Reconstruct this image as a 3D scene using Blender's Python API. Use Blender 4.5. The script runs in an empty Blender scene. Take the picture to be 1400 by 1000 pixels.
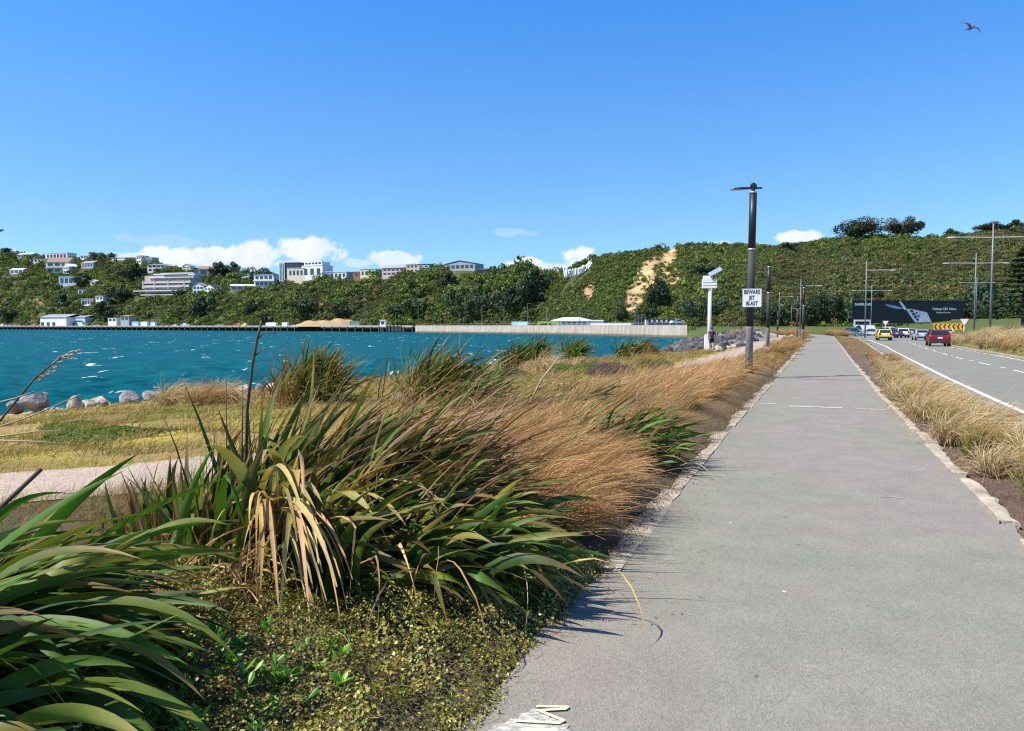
import bpy, bmesh, math, random
import numpy as np
from mathutils import Vector, Matrix
rng = np.random.default_rng(11)
random.seed(11)
R = math.radians
scene = bpy.context.scene
COL = scene.collection
# ------------------------------------------------------------------ camera model (used to survey real positions)
FPX = 1050.0
HOR = 446.0
PITCH = math.atan((500 - HOR) / FPX)
CH = 1.6
YAW = R(21.4)
SY, CY = math.sin(YAW), math.cos(YAW)

def ray(px, py):
    a = (px - 700) / FPX; b = -(py - 500) / FPX
    return np.array((a, math.cos(PITCH) + b * math.sin(PITCH), -math.sin(PITCH) + b * math.cos(PITCH)))

def P(px, py, Y):
    d = ray(px, py); k = Y / d[1]
    return np.array((d[0] * k, Y, CH + d[2] * k))

def slope(py):
    d = ray(700, py); return d[2] / d[1]

def xat(px, py, Y):
    d = ray(px, py); return d[0] / d[1] * Y

def st2xy(s, t):
    return s * SY + t * CY, s * CY - t * SY

def xy2st(x, y):
    return x * SY + y * CY, x * CY - y * SY

def gz(y):
    return -0.004 * np.clip(y, -5, 60) + 0.0

def G(px, py, z=None, zf=None):
    d = ray(px, py); zz = 0.0
    for i in range(40):
        k = (zz - CH) / d[2]; x, y = d[0] * k, d[1] * k
        zz = float(gz(y)) if z is None and zf is None else (z if zf is None else float(zf(x, y)))
    return np.array((x, y, zz))

def sstep(a, b, x):
    q = np.clip((x - a) / (b - a), 0, 1); return q * q * (3 - 2 * q)

# ------------------------------------------------------------------ mesh building
class MB:
    def __init__(s): s.v = []; s.l = []; s.n = []; s.c = []; s.m = []; s.k = 0; s.hasc = False
    def add(s, v, faces, col=None, mat=0):
        v = np.asarray(v, float).reshape(-1, 3)
        if isinstance(faces, np.ndarray):
            f = faces + s.k; s.l.append(f.ravel()); s.n.append(np.full(len(f), f.shape[1]))
            nf = len(f)
        else:
            s.l.append(np.array([i + s.k for f in faces for i in f])); s.n.append(np.array([len(f) for f in faces])); nf = len(faces)
        s.m.append(np.full(nf, mat))
        s.v.append(v); s.k += len(v)
        if col is None: s.c.append(np.ones((len(v), 3)))
        else: s.hasc = True; s.c.append(np.broadcast_to(np.asarray(col, float), (len(v), 3)))
        return s
    def box(s, c, d, rz=0.0, col=None, mat=0, taper=1.0, bev=0.0):
        x, y, z = np.array(d) / 2.0
        if bev > 0:
            b = bev
            lay = [(-z, x - b, y - b), (-z + b, x, y), (z - b, x * taper, y * taper), (z, x * taper - b, y * taper - b)]
            pts = []
            for zz, xx, yy in lay:
                bb = b
                pts += [(-xx + bb, -yy, zz), (xx - bb, -yy, zz), (xx, -yy + bb, zz), (xx, yy - bb, zz), (xx - bb, yy, zz), (-xx + bb, yy, zz), (-xx, yy - bb, zz), (-xx, -yy + bb, zz)]
            pts = np.array(pts); f = [tuple(range(7, -1, -1)), tuple(range(24, 32))]
            for a in range(3):
                for i in range(8):
                    j = (i + 1) % 8
                    f.append((a * 8 + i, a * 8 + j, a * 8 + 8 + j, a * 8 + 8 + i))
        else:
            t = taper
            pts = np.array([(-x, -y, -z), (x, -y, -z), (x, y, -z), (-x, y, -z), (-x * t, -y * t, z), (x * t, -y * t, z), (x * t, y * t, z), (-x * t, y * t, z)])
            f = [(3, 2, 1, 0), (4, 5, 6, 7), (0, 1, 5, 4), (1, 2, 6, 5), (2, 3, 7, 6), (3, 0, 4, 7)]
        cr, sr = math.cos(rz), math.sin(rz)
        q = pts.copy(); q[:, 0] = pts[:, 0] * cr - pts[:, 1] * sr; q[:, 1] = pts[:, 0] * sr + pts[:, 1] * cr
        return s.add(q + np.array(c, float), f, col, mat)
    def tube(s, pts, rad, n=8, col=None, mat=0, cap=True):
        pts = np.asarray(pts, float); rad = np.broadcast_to(np.asarray(rad, float), (len(pts),))
        tan = np.gradient(pts, axis=0); tan /= np.linalg.norm(tan, axis=1)[:, None] + 1e-9
        ref = np.array((0, 0, 1.0)) if abs(tan[0][2]) < .9 else np.array((1.0, 0, 0))
        a = np.cross(tan[0], ref); a /= np.linalg.norm(a)
        V = []
        for i in range(len(pts)):
            a = a - tan[i] * np.dot(a, tan[i]); a /= np.linalg.norm(a) + 1e-9
            b = np.cross(tan[i], a)
            for k in range(n):
                w = 2 * math.pi * k / n
                V.append(pts[i] + rad[i] * (a * math.cos(w) + b * math.sin(w)))
        f = []
        for i in range(len(pts) - 1):
            for k in range(n):
                j = (k + 1) % n
                f.append((i * n + k, i * n + j, (i + 1) * n + j, (i + 1) * n + k))
        if cap:
            f.append(tuple(range(n - 1, -1, -1))); f.append(tuple((len(pts) - 1) * n + k for k in range(n)))
        c = col
        if col is not None and np.ndim(col) == 2: c = np.repeat(np.asarray(col), n, axis=0)
        return s.add(np.array(V), f, c, mat)
    def poly(s, pts, col=None, mat=0):
        return s.add(np.array(pts, float), [tuple(range(len(pts)))], col, mat)
    def slab(s, pts2, z0, z1, col=None, mat=0):
        n = len(pts2); p = np.array([(x, y, z0) for x, y in pts2] + [(x, y, z1) for x, y in pts2])
        f = [tuple(range(n - 1, -1, -1)), tuple(range(n, 2 * n))] + [(i, (i + 1) % n, n + (i + 1) % n, n + i) for i in range(n)]
        return s.add(p, f, col, mat)
    def xform(s, M):
        A = np.array(M)
        s.v = [v @ A[:3, :3].T + A[:3, 3] for v in s.v]; return s
    def merge(s, o):
        for v, l, n, c, m in zip(o.v, o.l, o.n, o.c, o.m):
            pass
        s.l += [l + s.k for l in o.l]; s.v += o.v; s.n += o.n; s.c += o.c; s.m += o.m; s.k += o.k; s.hasc |= o.hasc; return s
    def mesh(s, name, mats, smooth=False):
        me = bpy.data.meshes.new(name)
        v = np.concatenate(s.v); l = np.concatenate(s.l).astype(np.int32); n = np.concatenate(s.n).astype(np.int32)
        me.vertices.add(len(v)); me.vertices.foreach_set('co', v.astype(np.float32).ravel())
        me.loops.add(len(l)); me.loops.foreach_set('vertex_index', l)
        me.polygons.add(len(n)); st = np.zeros(len(n), np.int32); st[1:] = np.cumsum(n)[:-1]
        me.polygons.foreach_set('loop_start', st)
        me.polygons.foreach_set('material_index', np.concatenate(s.m).astype(np.int32))
        me.polygons.foreach_set('use_smooth', np.full(len(n), bool(smooth)))
        if s.hasc:
            a = me.attributes.new('tint', 'FLOAT_COLOR', 'POINT'); c = np.ones((len(v), 4), np.float32); c[:, :3] = np.concatenate(s.c)
            a.data.foreach_set('color', c.ravel())
        for m in (mats if isinstance(mats, (list, tuple)) else [mats]): me.materials.append(m)
        me.update(calc_edges=True); me.validate()
        return me
    def build(s, name, mats, parent=None, smooth=False, loc=None, rz=0.0):
        o = bpy.data.objects.new(name, s.mesh(name, mats, smooth)); COL.objects.link(o)
        if parent is not None: o.parent = parent
        if loc is not None: o.location = loc
        if rz: o.rotation_euler = (0, 0, rz)
        return o

def tag(o, label=None, cat=None, group=None, kind=None):
    for k, v in (('label', label), ('category', cat), ('group', group), ('kind', kind)):
        if v: o[k] = v
    return o

def empty(name, loc, label, cat, group=None, rz=0.0, rot=None):
    o = bpy.data.objects.new(name, None); COL.objects.link(o); o.location = tuple(float(q) for q in loc)
    o.rotation_euler = rot if rot is not None else (0, 0, rz); o.empty_display_size = .2
    return tag(o, label, cat, group)

def kids(o): return [c for c in bpy.data.objects if c.parent is o]
TREE = {}
def copy_tree(o, loc, rz, label, group=None, scale=None, chs=None):
    if o.name not in TREE: TREE[o.name] = [(c, kids(c)) for c in kids(o)]
    c = o.copy(); COL.objects.link(c); c.location = tuple(float(q) for q in loc); c.rotation_euler = (0, 0, rz); c['label'] = label
    if group: c['group'] = group
    if scale is not None: c.scale = scale if np.ndim(scale) else (scale,) * 3
    for ch, gs in TREE[o.name]:
        d = ch.copy(); COL.objects.link(d); d.parent = c
        for g in gs:
            e = g.copy(); COL.objects.link(e); e.parent = d
    return c

def structure(o): return tag(o, kind='structure')

# ------------------------------------------------------------------ materials
class NT:
    def __init__(s, name):
        s.m = bpy.data.materials.new(name); s.m.use_nodes = True; s.t = s.m.node_tree; s.t.nodes.clear()
        s.out = s.n('ShaderNodeOutputMaterial')
    def n(s, typ, **kw):
        x = s.t.nodes.new(typ)
        for k, v in kw.items():
            setattr(x, k, v)
        return x
    def set(s, node, name, val):
        i = node.inputs[name]
        if isinstance(val, bpy.types.NodeSocket): s.t.links.new(val, i)
        else: i.default_value = val
    def coord(s, kind='Object', scale=(1, 1, 1)):
        c = s.n('ShaderNodeTexCoord'); o = c.outputs[kind if kind != 'World' else 'Object']
        if kind == 'World': o = s.n('ShaderNodeNewGeometry').outputs['Position']
        if tuple(scale) != (1, 1, 1):
            mp = s.n('ShaderNodeMapping'); s.set(mp, 'Scale', scale); s.t.links.new(o, mp.inputs['Vector']); o = mp.outputs[0]
        return o
    def noise(s, vec, scale, detail=4, rough=.55, dist=0.0):
        x = s.n('ShaderNodeTexNoise'); s.set(x, 'Vector', vec); s.set(x, 'Scale', scale); s.set(x, 'Detail', detail); s.set(x, 'Roughness', rough); s.set(x, 'Distortion', dist)
        return x.outputs['Fac']
    def voro(s, vec, scale, feature='F1', out='Distance'):
        x = s.n('ShaderNodeTexVoronoi', feature=feature); s.set(x, 'Vector', vec); s.set(x, 'Scale', scale); return x.outputs[out]
    def ramp(s, fac, stops, interp='LINEAR'):
        x = s.n('ShaderNodeValToRGB'); s.set(x, 'Fac', fac); e = x.color_ramp; e.interpolation = interp
        while len(e.elements) < len(stops): e.elements.new(.5)
        for k, (p, c) in enumerate(stops):
            e.elements[k].position = p; e.elements[k].color = tuple(c) + (1,) if np.ndim(c) else (c, c, c, 1)
        return x.outputs['Color']
    def mix(s, fac, a, b, mode='MIX'):
        x = s.n('ShaderNodeMix', data_type='RGBA', blend_type=mode)
        for i, v in ((0, fac), (6, a), (7, b)):
            if isinstance(v, bpy.types.NodeSocket): s.t.links.new(v, x.inputs[i])
            else: x.inputs[i].default_value = v if i == 0 else (tuple(v) + (1,) if len(v) == 3 else v)
        return x.outputs[2]
    def math(s, op, a, b=0.0, c=None, clamp=False):
        x = s.n('ShaderNodeMath', operation=op, use_clamp=clamp); s.set(x, 0, a); s.set(x, 1, b)
        if c is not None: s.set(x, 2, c)
        return x.outputs[0]
    def bump(s, h, strength=.3, dist=.02, normal=None):
        x = s.n('ShaderNodeBump'); s.set(x, 'Height', h); s.set(x, 'Strength', strength); s.set(x, 'Distance', dist)
        if normal is not None: s.set(x, 'Normal', normal)
        return x.outputs[0]
    def principled(s, col, rough=.7, metal=0.0, spec=.5, normal=None, ior=None):
        x = s.n('ShaderNodeBsdfPrincipled')
        if not isinstance(col, bpy.types.NodeSocket): col = tuple(col) + (1,)
        s.set(x, 'Base Color', col); s.set(x, 'Roughness', rough); s.set(x, 'Metallic', metal); s.set(x, 'Specular IOR Level', spec)
        if normal is not None: s.set(x, 'Normal', normal)
        return x
    def done(s, sh):
        s.t.links.new(sh.outputs[0] if hasattr(sh, 'outputs') else sh, s.out.inputs['Surface']); return s.m

def pm(name, c, var=.14, scale=3.0, rough=.6, metal=0.0, spec=.4, bump=0.0, kind='Object', stretch=(1, 1, 1), c2=None):
    """weathered paint / stone / timber: a base colour with two octaves of wear"""
    t = NT(name); v = t.coord(kind, stretch)
    n1 = t.noise(v, scale, 6, .6); n2 = t.noise(v, scale * 7, 4, .6)
    c = np.array(c); lo = tuple(c * (1 - var)); hi = tuple(np.minimum(c * (1 + var), .95)) if c2 is None else c2
    col = t.mix(t.ramp(n1, [(.3, 0), (.7, 1)]), lo, hi)
    col = t.mix(.25, col, t.mix(n2, tuple(c * .6), tuple(np.minimum(c * 1.3, .95))))
    nr = t.bump(n2, bump, .02) if bump else None
    rr = t.math('MULTIPLY_ADD', n1, .2, rough - .1)
    return t.done(t.principled(col, rr, metal, spec, nr))

def foliage_mat(name, rough=.45, trans=.3, spec=.4, ttint=(1.25, 1.3, .6), mul=(1, 1, 1), nscale=8.0, world=0.0, inst=False, hues=None):
    t = NT(name)
    a = t.n('ShaderNodeAttribute', attribute_name='tint').outputs['Color']
    nz = t.noise(t.coord('Object'), nscale, 3)
    col = t.mix(1.0, a, t.ramp(nz, [(.25, .72), (.75, 1.25)]), 'MULTIPLY')
    if tuple(mul) != (1, 1, 1): col = t.mix(1.0, col, mul, 'MULTIPLY')
    if inst:
        oi = t.n('ShaderNodeObjectInfo').outputs['Random']
        col = t.mix(1.0, col, t.ramp(oi, hues or [(0, (.55, .7, .6)), (.35, (1, 1, 1)), (.7, (1.25, 1.22, .9)), (1, (1.4, 1.28, .9))]), 'MULTIPLY')
    d = t.principled(col, rough, 0, spec)
    tr = t.n('ShaderNodeBsdfTranslucent'); t.set(tr, 'Color', t.mix(1.0, col, ttint, 'MULTIPLY'))
    mx = t.n('ShaderNodeMixShader'); t.set(mx, 0, trans); t.t.links.new(d.outputs[0], mx.inputs[1]); t.t.links.new(tr.outputs[0], mx.inputs[2])
    return t.done(mx)

# ------------------------------------------------------------------ blade strips
def nrm(a): return a / (np.linalg.norm(a, axis=-1, keepdims=True) + 1e-9)

def strips(mb, base, d0, L, W, side, wind, grav, S=6, K=2, fold=0.0, taper=None, col0=None, col1=None, colpow=1.0, edge=None, kink=None, kinkdir=None, floor=None, wpow=1.0, twist=None):
    """N curved blades at once: bent by a wind vector and by gravity along their length"""
    N = len(base); pos = base.astype(float).copy(); D = nrm(d0.astype(float))
    L = np.broadcast_to(L, (N,)); W = np.broadcast_to(W, (N,)); grav = np.broadcast_to(grav, (N,))
    V = np.zeros((N, S + 1, K, 3)); C = np.zeros((N, S + 1, K, 3))
    tp = taper if taper is not None else (lambda t: 1 - .85 * t ** 1.5)
    down = np.array((0, 0, -1.0))
    for i in range(S + 1):
        t = i / S
        sd = nrm(side - D * np.sum(side * D, 1, keepdims=True)); nn = np.cross(D, sd)
        if twist is not None:
            a = (twist * t)[:, None]; sd, nn = sd * np.cos(a) + nn * np.sin(a), nn * np.cos(a) - sd * np.sin(a)
        w = W * tp(t)
        for k in range(K):
            o = (k / (K - 1) - .5) * 2
            V[:, i, k] = pos + sd * (w * o * .5)[:, None] + nn * (fold * w * abs(o))[:, None]
            cc = col0 + (col1 - col0) * (t ** colpow)
            if edge is not None and abs(o) > .9: cc = cc * .75 + edge * .25
            C[:, i, k] = cc
        if i < S:
            f = wind * (t ** wpow + .15) + down * (grav * (t + .1))[:, None]
            if kink is not None:
                on = (t >= kink) & (t < kink + 1.0 / S)
                f = f + np.where(on[:, None], kinkdir, 0)
                f = np.where((t > kink)[:, None], f * .3 + down * 2.0, f)
            D = nrm(D + f / S * 2)
            pos = pos + D * (L / S)[:, None]
            if floor is not None:
                zf = floor(pos[:, 0], pos[:, 1]) + .015
                pos[:, 2] = np.maximum(pos[:, 2], zf)
    idx = np.arange(N * (S + 1) * K).reshape(N, S + 1, K)
    q = np.stack((idx[:, :-1, :-1], idx[:, :-1, 1:], idx[:, 1:, 1:], idx[:, 1:, :-1]), -1).reshape(-1, 4)
    mb.add(V.reshape(-1, 3), q, C.reshape(-1, 3)); return mb

def leaves(mb, pos, size, normal, col, aspect=.55, rngx=None):
    """N small diamond leaves around given normals"""
    N = len(pos); r = nrm(rng.normal(size=(N, 3))); n = nrm(normal)
    a = nrm(np.cross(n, r)); b = np.cross(n, a); s = np.broadcast_to(size, (N,))[:, None]
    V = np.stack((pos - a * s, pos + b * s * aspect + n * s * .15, pos + a * s, pos - b * s * aspect + n * s * .15), 1)
    mb.add(V.reshape(-1, 3), np.arange(N * 4).reshape(N, 4), np.repeat(col, 4, axis=0)); return mb

def jitter(c, n, amt=.2, hue=.08):
    c = np.asarray(c, float); k = 1 + rng.normal(size=(n, 1)) * amt
    return np.clip(c * np.clip(k, .35, 2) * (1 + rng.normal(size=(n, 3)) * hue), .004, .9)

def pick(cols, weights, n, amt=.2, hue=.06):
    i = rng.choice(len(cols), n, p=np.array(weights) / np.sum(weights)); return jitter(np.array(cols)[i], n, amt, hue)

def evaluated_mesh(o):
    dg = bpy.context.evaluated_depsgraph_get(); dg.update(); return bpy.data.meshes.new_from_object(o.evaluated_get(dg))

def text_mb(s, size, extrude=.01, bold=0.0, align='CENTER', space=1.0):
    cu = bpy.data.curves.new('lettering', 'FONT'); cu.body = s; cu.size = size; cu.extrude = extrude; cu.offset = bold; cu.align_x = align; cu.align_y = 'CENTER'; cu.space_character = space; cu.resolution_u = 3
    o = bpy.data.objects.new('lettering_source', cu); COL.objects.link(o)
    me = evaluated_mesh(o); mb = MB()
    mb.add(np.array([v.co[:] for v in me.vertices]), [tuple(p.vertices) for p in me.polygons])
    bpy.data.objects.remove(o); bpy.data.meshes.remove(me); bpy.data.curves.remove(cu)
    A = np.array(((1, 0, 0, 0), (0, 0, -1, 0), (0, 1, 0, 0), (0, 0, 0, 1.)))   # upright, facing -Y
    return mb.xform(A)
# ------------------------------------------------------------------ ground plan in path coordinates (s along the path, t to its right)
def tL(s): return np.interp(s, [-10, 12, 18, 27, 45, 86, 148, 175, 200, 230], [-1.18, -1.18, -1.12, -1.06, -1.0, -.85, -.4, -3, -9, -20])
def tR(s): return np.interp(s, [-10, 12, 20, 37, 72, 150, 175, 200, 230], [1.49, 1.47, 1.5, 1.72, 2.3, 3.3, 1.5, -4, -14])
def tKerb(s): return np.interp(s, [-10, 20, 30, 45, 82, 112, 130, 150], [3.0, 3.05, 3.35, 3.9, 5.1, 5.9, 6.0, 4.5])
def tLine(s): return np.interp(s, [-10, 15, 18, 22, 30, 45, 82, 112, 135], [3.9, 3.95, 4.02, 4.12, 4.36, 4.96, 6.5, 7.1, 6.2])
def tMid(s): return np.interp(s, [-10, 20, 37, 52, 73, 103], [7.2, 7.4, 7.74, 8.0, 9.07, 10.65])
def tRoadR(s): return np.interp(s, [-10, 20, 50, 63, 82, 110, 135, 170], [10.5, 10.5, 10.85, 11.5, 12.0, 14.2, 19, 26])
def tPed(s): return np.interp(s, [-10, 2, 4, 5.7, 7.2, 9, 14, 20, 26, 47, 80, 120, 170, 220], [-14, -9.6, -8.4, -7.3, -6.0, -5.1, -4.7, -4.5, -4.4, -4.55, -4.65, -5.2, -7, -16])
def tShore(s): return np.interp(s, [-30, 0, 20, 50, 70, 86, 100, 130, 180, 225, 254, 390, 700], [-24, -27, -29.5, -27, -22, -18.5, -18, -21, -27, -30, -40, -212, -600])

def land(x, y):
    x = np.asarray(x, float); y = np.asarray(y, float)
    s, t = xy2st(x, y)
    rise = 1.7 * sstep(215, 270, s)
    b = gz(y) + rise
    d = tL(s) - t
    ts = tShore(s); tot = tL(s) - ts
    wide = sstep(3, 12, s)
    bump = (.2 * sstep(.1, .9, d) * (1 - sstep(1.9, 3.0, d))) * (.5 + .5 * wide)
    berm = .75 * sstep(70, 110, s) * (1 - sstep(215, 250, s)) * sstep(5, 7.5, d) * (1 - sstep(9, 15, d))
    dp = tL(s) - tPed(s) + 1.3
    f = np.clip((d - dp) / np.maximum(tot - dp, 1), 0, 1.6)
    fall = np.where(s < 232, -1.75 * f ** 1.15 * np.where(f > 1, 1 + 2 * (f - 1), 1), 0)
    sharp = sstep(232, 250, s)
    fall = fall * (1 - sharp) - 5.5 * sharp * sstep(tot - .3, tot + .8, d)
    n = .04 * np.sin(x * 1.7 + y * .9) * np.sin(y * 1.3 - x * .6) + .03 * np.sin(x * 4.1 + 1) * np.sin(y * 3.7)
    left = b + bump + berm + fall + n * sstep(dp, dp + 2, d) + n * .5 * sstep(.3, 1, d) * (1 - sstep(dp - 3.4, dp - 2.6, d))
    tk = tRoadR(s)
    bank = .75 * sstep(tk + .4, tk + 5, t) + 1.6 * sstep(tk + 4, tk + 20, t) * sstep(70, 130, s)
    right = b - .035 + .04 * sstep(tR(s) + .25, tR(s) + .6, t) * (1 - sstep(tKerb(s) - .5, tKerb(s) - .2, t)) - .11 * sstep(tKerb(s) - .1, tKerb(s) + .05, t) + (.14 + bank) * sstep(tk + .15, tk + .4, t)
    z = np.where(t < tL(s), left - .035 * (1 - sstep(0, .3, d)), right)
    u = 700 + FPX * x / np.maximum(y, 1.0)
    return np.where((y > 236) & (u < 945), -4.5, z)

def road_z(y): return float(gz(y)) - .10
def S2(s, t, z=None):
    x, y = st2xy(s, t); return np.array((x, y, float(land(x, y)) if z is None else z))

def axis(fine0, fine1, step, lo, hi, g=1.13):
    a = list(np.arange(fine0, fine1, step)); d = step
    while a[-1] < hi: d = min(d * g, 14); a.append(a[-1] + d)
    d = step
    while a[0] > lo: d = min(d * g, 14); a.insert(0, a[0] - d)
    return np.array(a)

def grid_faces(nr, nc):
    i = np.arange(nr * nc).reshape(nr, nc)
    return np.stack((i[:-1, :-1], i[:-1, 1:], i[1:, 1:], i[1:, :-1]), -1).reshape(-1, 4)

# ---- ground sheet
def ground_mat():
    t = NT('ground_soil'); v = t.coord('World')
    a = t.n('ShaderNodeAttribute', attribute_name='tint').outputs['Color']
    n1 = t.noise(v, .9, 6, .65); n2 = t.noise(v, 14, 5, .7); n3 = t.noise(v, 60, 3, .7)
    col = t.mix(1.0, a, t.ramp(n1, [(.3, (.7, .72, .7)), (.7, (1.3, 1.25, 1.2))]), 'MULTIPLY')
    col = t.mix(1.0, col, t.ramp(n2, [(.25, .55), (.75, 1.45)]), 'MULTIPLY')
    col = t.mix(t.ramp(t.voro(v, 38, out='Color'), [(.9, 0), (.93, .35)]), col, (.42, .36, .27))
    return t.done(t.principled(col, .95, 0, .1, t.bump(t.math('ADD', n2, n3), .3, .02)))

xs = axis(-9, 12, .22, -150, 420, 1.06); ys = axis(1.5, 26, .22, -12, 430, 1.05)
X, Y = np.meshgrid(xs, ys); Z = land(X, Y)
s_, t_ = xy2st(X, Y); d_ = tL(s_) - t_
c = np.zeros(X.shape + (3,)) + np.array((.10, .078, .05))                       # dark litter
def paint(mask, col):
    global c
    c = c * (1 - mask[..., None]) + np.array(col) * mask[..., None]
paint(sstep(6, 9, s_) * sstep(.2, .6, d_) * (1 - sstep(2.4, 3.2, d_)), (.19, .125, .06))     # under the rusty grass
dped = d_ - (tL(s_) - tPed(s_))
paint(sstep(.6, 1.4, dped), (.27, .215, .045))                                  # shore turf
paint(sstep(3.5, 5.5, dped + .8 * np.sin(X * .8 + Y * .5)) * sstep(.3, .8, np.sin(X * .45 + 2) * np.sin(Y * .55 + .5) + .5), (.20, .20, .035))
shore = (tL(s_) - tShore(s_)) - d_
paint(1 - sstep(3.0, 8.5, shore + np.sin(X * .9) * 1.2), (.40, .28, .17))       # sand and stones at the water
paint(sstep(55, 85, s_) * sstep(1.5, 2.2, d_) * (1 - sstep(215, 240, s_)), (.21, .19, .17))   # rocky shore
paint(sstep(125, 150, s_) * sstep(-1.5, 0, d_ - 3) * (1 - sstep(10, 12, d_)), (.40, .31, .235))  # wide pale apron
rgt = t_ - tR(s_)
paint(sstep(.0, .15, rgt) * (1 - sstep(100, 130, s_)) * (1 - sstep(0, .3, t_ - tKerb(s_))), (.12, .082, .066))   # bark mulch
paint(sstep(0, .4, t_ - tRoadR(s_)), (.19, .165, .075))
paint(sstep(85, 130, s_) * sstep(3, 7, t_ - tRoadR(s_)), (.075, .098, .028))
paint(sstep(172, 196, s_) * sstep(-12, 0, t_ + 12), (.075, .098, .028))                 # roundabout lawn
paint(sstep(205, 225, s_) * (1 - sstep(-4, 4, t_)), (.075, .098, .03))
paint(sstep(.35, .75, .5 + .3 * np.sin(X * .7 + 1) * np.sin(Y * .5) + .3 * np.sin(X * 1.9 + Y * .8) * np.sin(Y * 1.6)) * sstep(1.2, 2, dped) * (1 - sstep(40, 60, s_)), (.27, .18, .085))
mb = MB(); mb.add(np.stack((X, Y, Z), -1), grid_faces(len(ys), len(xs)), c.reshape(-1, 3))
structure(mb.build('ground', ground_mat(), smooth=True))

# ---- sheets laid on it
def sheet(name, s0, s1, ds, fa, fb, off, m, zf=None, cols=5):
    ss = np.arange(s0, s1 + ds * .5, ds); V = []
    for s in ss:
        for k in range(cols):
            t = fa(s) + (fb(s) - fa(s)) * k / (cols - 1); x, y = st2xy(s, t)
            V.append((x, y, (float(land(x, y)) if zf is None else zf(x, y)) + off))
    b = MB(); b.add(V, grid_faces(len(ss), cols)[:, ::-1]); o = b.build(name, m, smooth=True); return structure(o)

def asphalt_mat(name, base, warm, patch=.35, chips=.97):
    t = NT(name); v = t.coord('World'); b = np.array(base)
    big = t.noise(v, .35, 4, .55, .4); mid = t.noise(v, 2.2, 6, .65); fine = t.noise(v, 170, 2, .6); agg = t.voro(v, 95, out='Color')
    col = t.mix(t.ramp(big, [(.40, 0), (.62, 1)]), tuple(b), tuple(b * np.array(warm)))
    col = t.mix(1.0, col, t.ramp(mid, [(.2, 1 - patch * .55), (.8, 1 + patch * .3)]), 'MULTIPLY')
    col = t.mix(1.0, col, t.ramp(agg, [(.05, .80), (.5, 1.0), (.95, 1.15)]), 'MULTIPLY')
    col = t.mix(1.0, col, t.ramp(fine, [(.3, .87), (.7, 1.1)]), 'MULTIPLY')
    col = t.mix(t.ramp(t.voro(v, 42, out='Color'), [(chips, 0), (chips + .01, .75)], 'CONSTANT'), col, (.52, .5, .47))
    col = t.mix(t.ramp(t.voro(v, 30, out='Color'), [(.975, 0), (.976, .6)], 'CONSTANT'), col, tuple(b * .3))
    stain = t.noise(t.coord('World', (.25, 1.3, 1)), 1.1, 5, .7)
    col = t.mix(t.ramp(stain, [(.62, 0), (.75, .28)]), col, tuple(b * .55))
    nr = t.bump(t.math('ADD', t.voro(v, 95), fine), .55, .006)
    return t.done(t.principled(col, .88, 0, .25, nr))

M_path = asphalt_mat('asphalt_path', (.222, .219, .171), (1.12, .985, 1.08))
M_road = asphalt_mat('asphalt_road', (.213, .204, .165), (.93, .96, .97), .3)
t = NT('pale_gravel_path'); v = t.coord('World')
col = t.mix(t.noise(v, 2.0, 6), (.34, .262, .195), (.46, .365, .285)); col = t.mix(1.0, col, t.ramp(t.voro(v, 60, out='Color'), [(.05, .6), (.95, 1.3)]), 'MULTIPLY')
M_gravel = t.done(t.principled(col, .9, 0, .2, t.bump(t.voro(v, 60), .6, .01)))
M_kerb = pm('old_concrete', (.37, .31, .23), .5, 3.2, .9, bump=.8, kind='World')
t = NT('worn_white_paint'); v = t.coord('World'); wear = t.ramp(t.noise(v, 22, 6, .75), [(.36, 0), (.52, 1)])
M_line = t.done(t.principled(t.mix(wear, (.3, .29, .28), (.74, .73, .70)), .7, 0, .3))
t = NT('worn_yellow_paint'); v = t.coord('World'); wear = t.ramp(t.noise(v, 25, 6, .75), [(.32, 0), (.5, 1)])
M_yellow = t.done(t.principled(t.mix(wear, (.3, .28, .24), (.66, .5, .2)), .7, 0, .3))
t = NT('spray_cream'); v = t.coord('World'); wear = t.ramp(t.noise(v, 45, 6, .8), [(.3, 0), (.42, 1)])
M_cream = t.done(t.principled(t.mix(wear, (.45, .42, .36), (.74, .63, .36)), .75, 0, .2))

pz = lambda x, y: float(gz(y)) + 1.7 * float(sstep(215, 270, xy2st(x, y)[0]))
sheet('path', -8, 205, .25, lambda s: tL(s) - .10 - .03 * math.sin(s * 2.1) - .02 * math.sin(s * 7.3), lambda s: tR(s) + .09 + .03 * math.sin(s * 1.7) + .02 * math.sin(s * 6.1), 0.0, M_path, pz, 9)
def rz_(x, y): return pz(x, y) - .10
sheet('road', -10, 172, 1.0, lambda s: tKerb(s) + .06, lambda s: tRoadR(s) + .14, 0.0, M_road, rz_, 9)
sheet('side_road', 168, 182, 1.0, lambda s: -6.0, lambda s: tRoadR(170) + 14, .02, M_road, rz_, 9)
sheet('footpath', -8, 170, .5, lambda s: tPed(s) - 1.15 + .12 * math.sin(s * 1.3) + .06 * math.sin(s * 4.1), lambda s: tPed(s) + 1.15 + .14 * math.sin(s * 1.1 + 1) + .06 * math.sin(s * 3.7), .014, M_gravel, None, 7)
def marking(name, s0, s1, fa, w, zoff, m, ds=1.0):
    return sheet(name, s0, s1, ds, lambda s: fa(s) - w / 2, lambda s: fa(s) + w / 2, zoff, m, rz_, 2)
marking('road_line', -8, 118, tLine, .14, .006, M_line)
marking('road_line', 40, 118, lambda s: tKerb(s) + .16, .08, .006, M_yellow)
marking('road_line', -8, 118, lambda s: tRoadR(s) - .22, .12, .006, M_line)
b = MB()
s = 2.0
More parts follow.
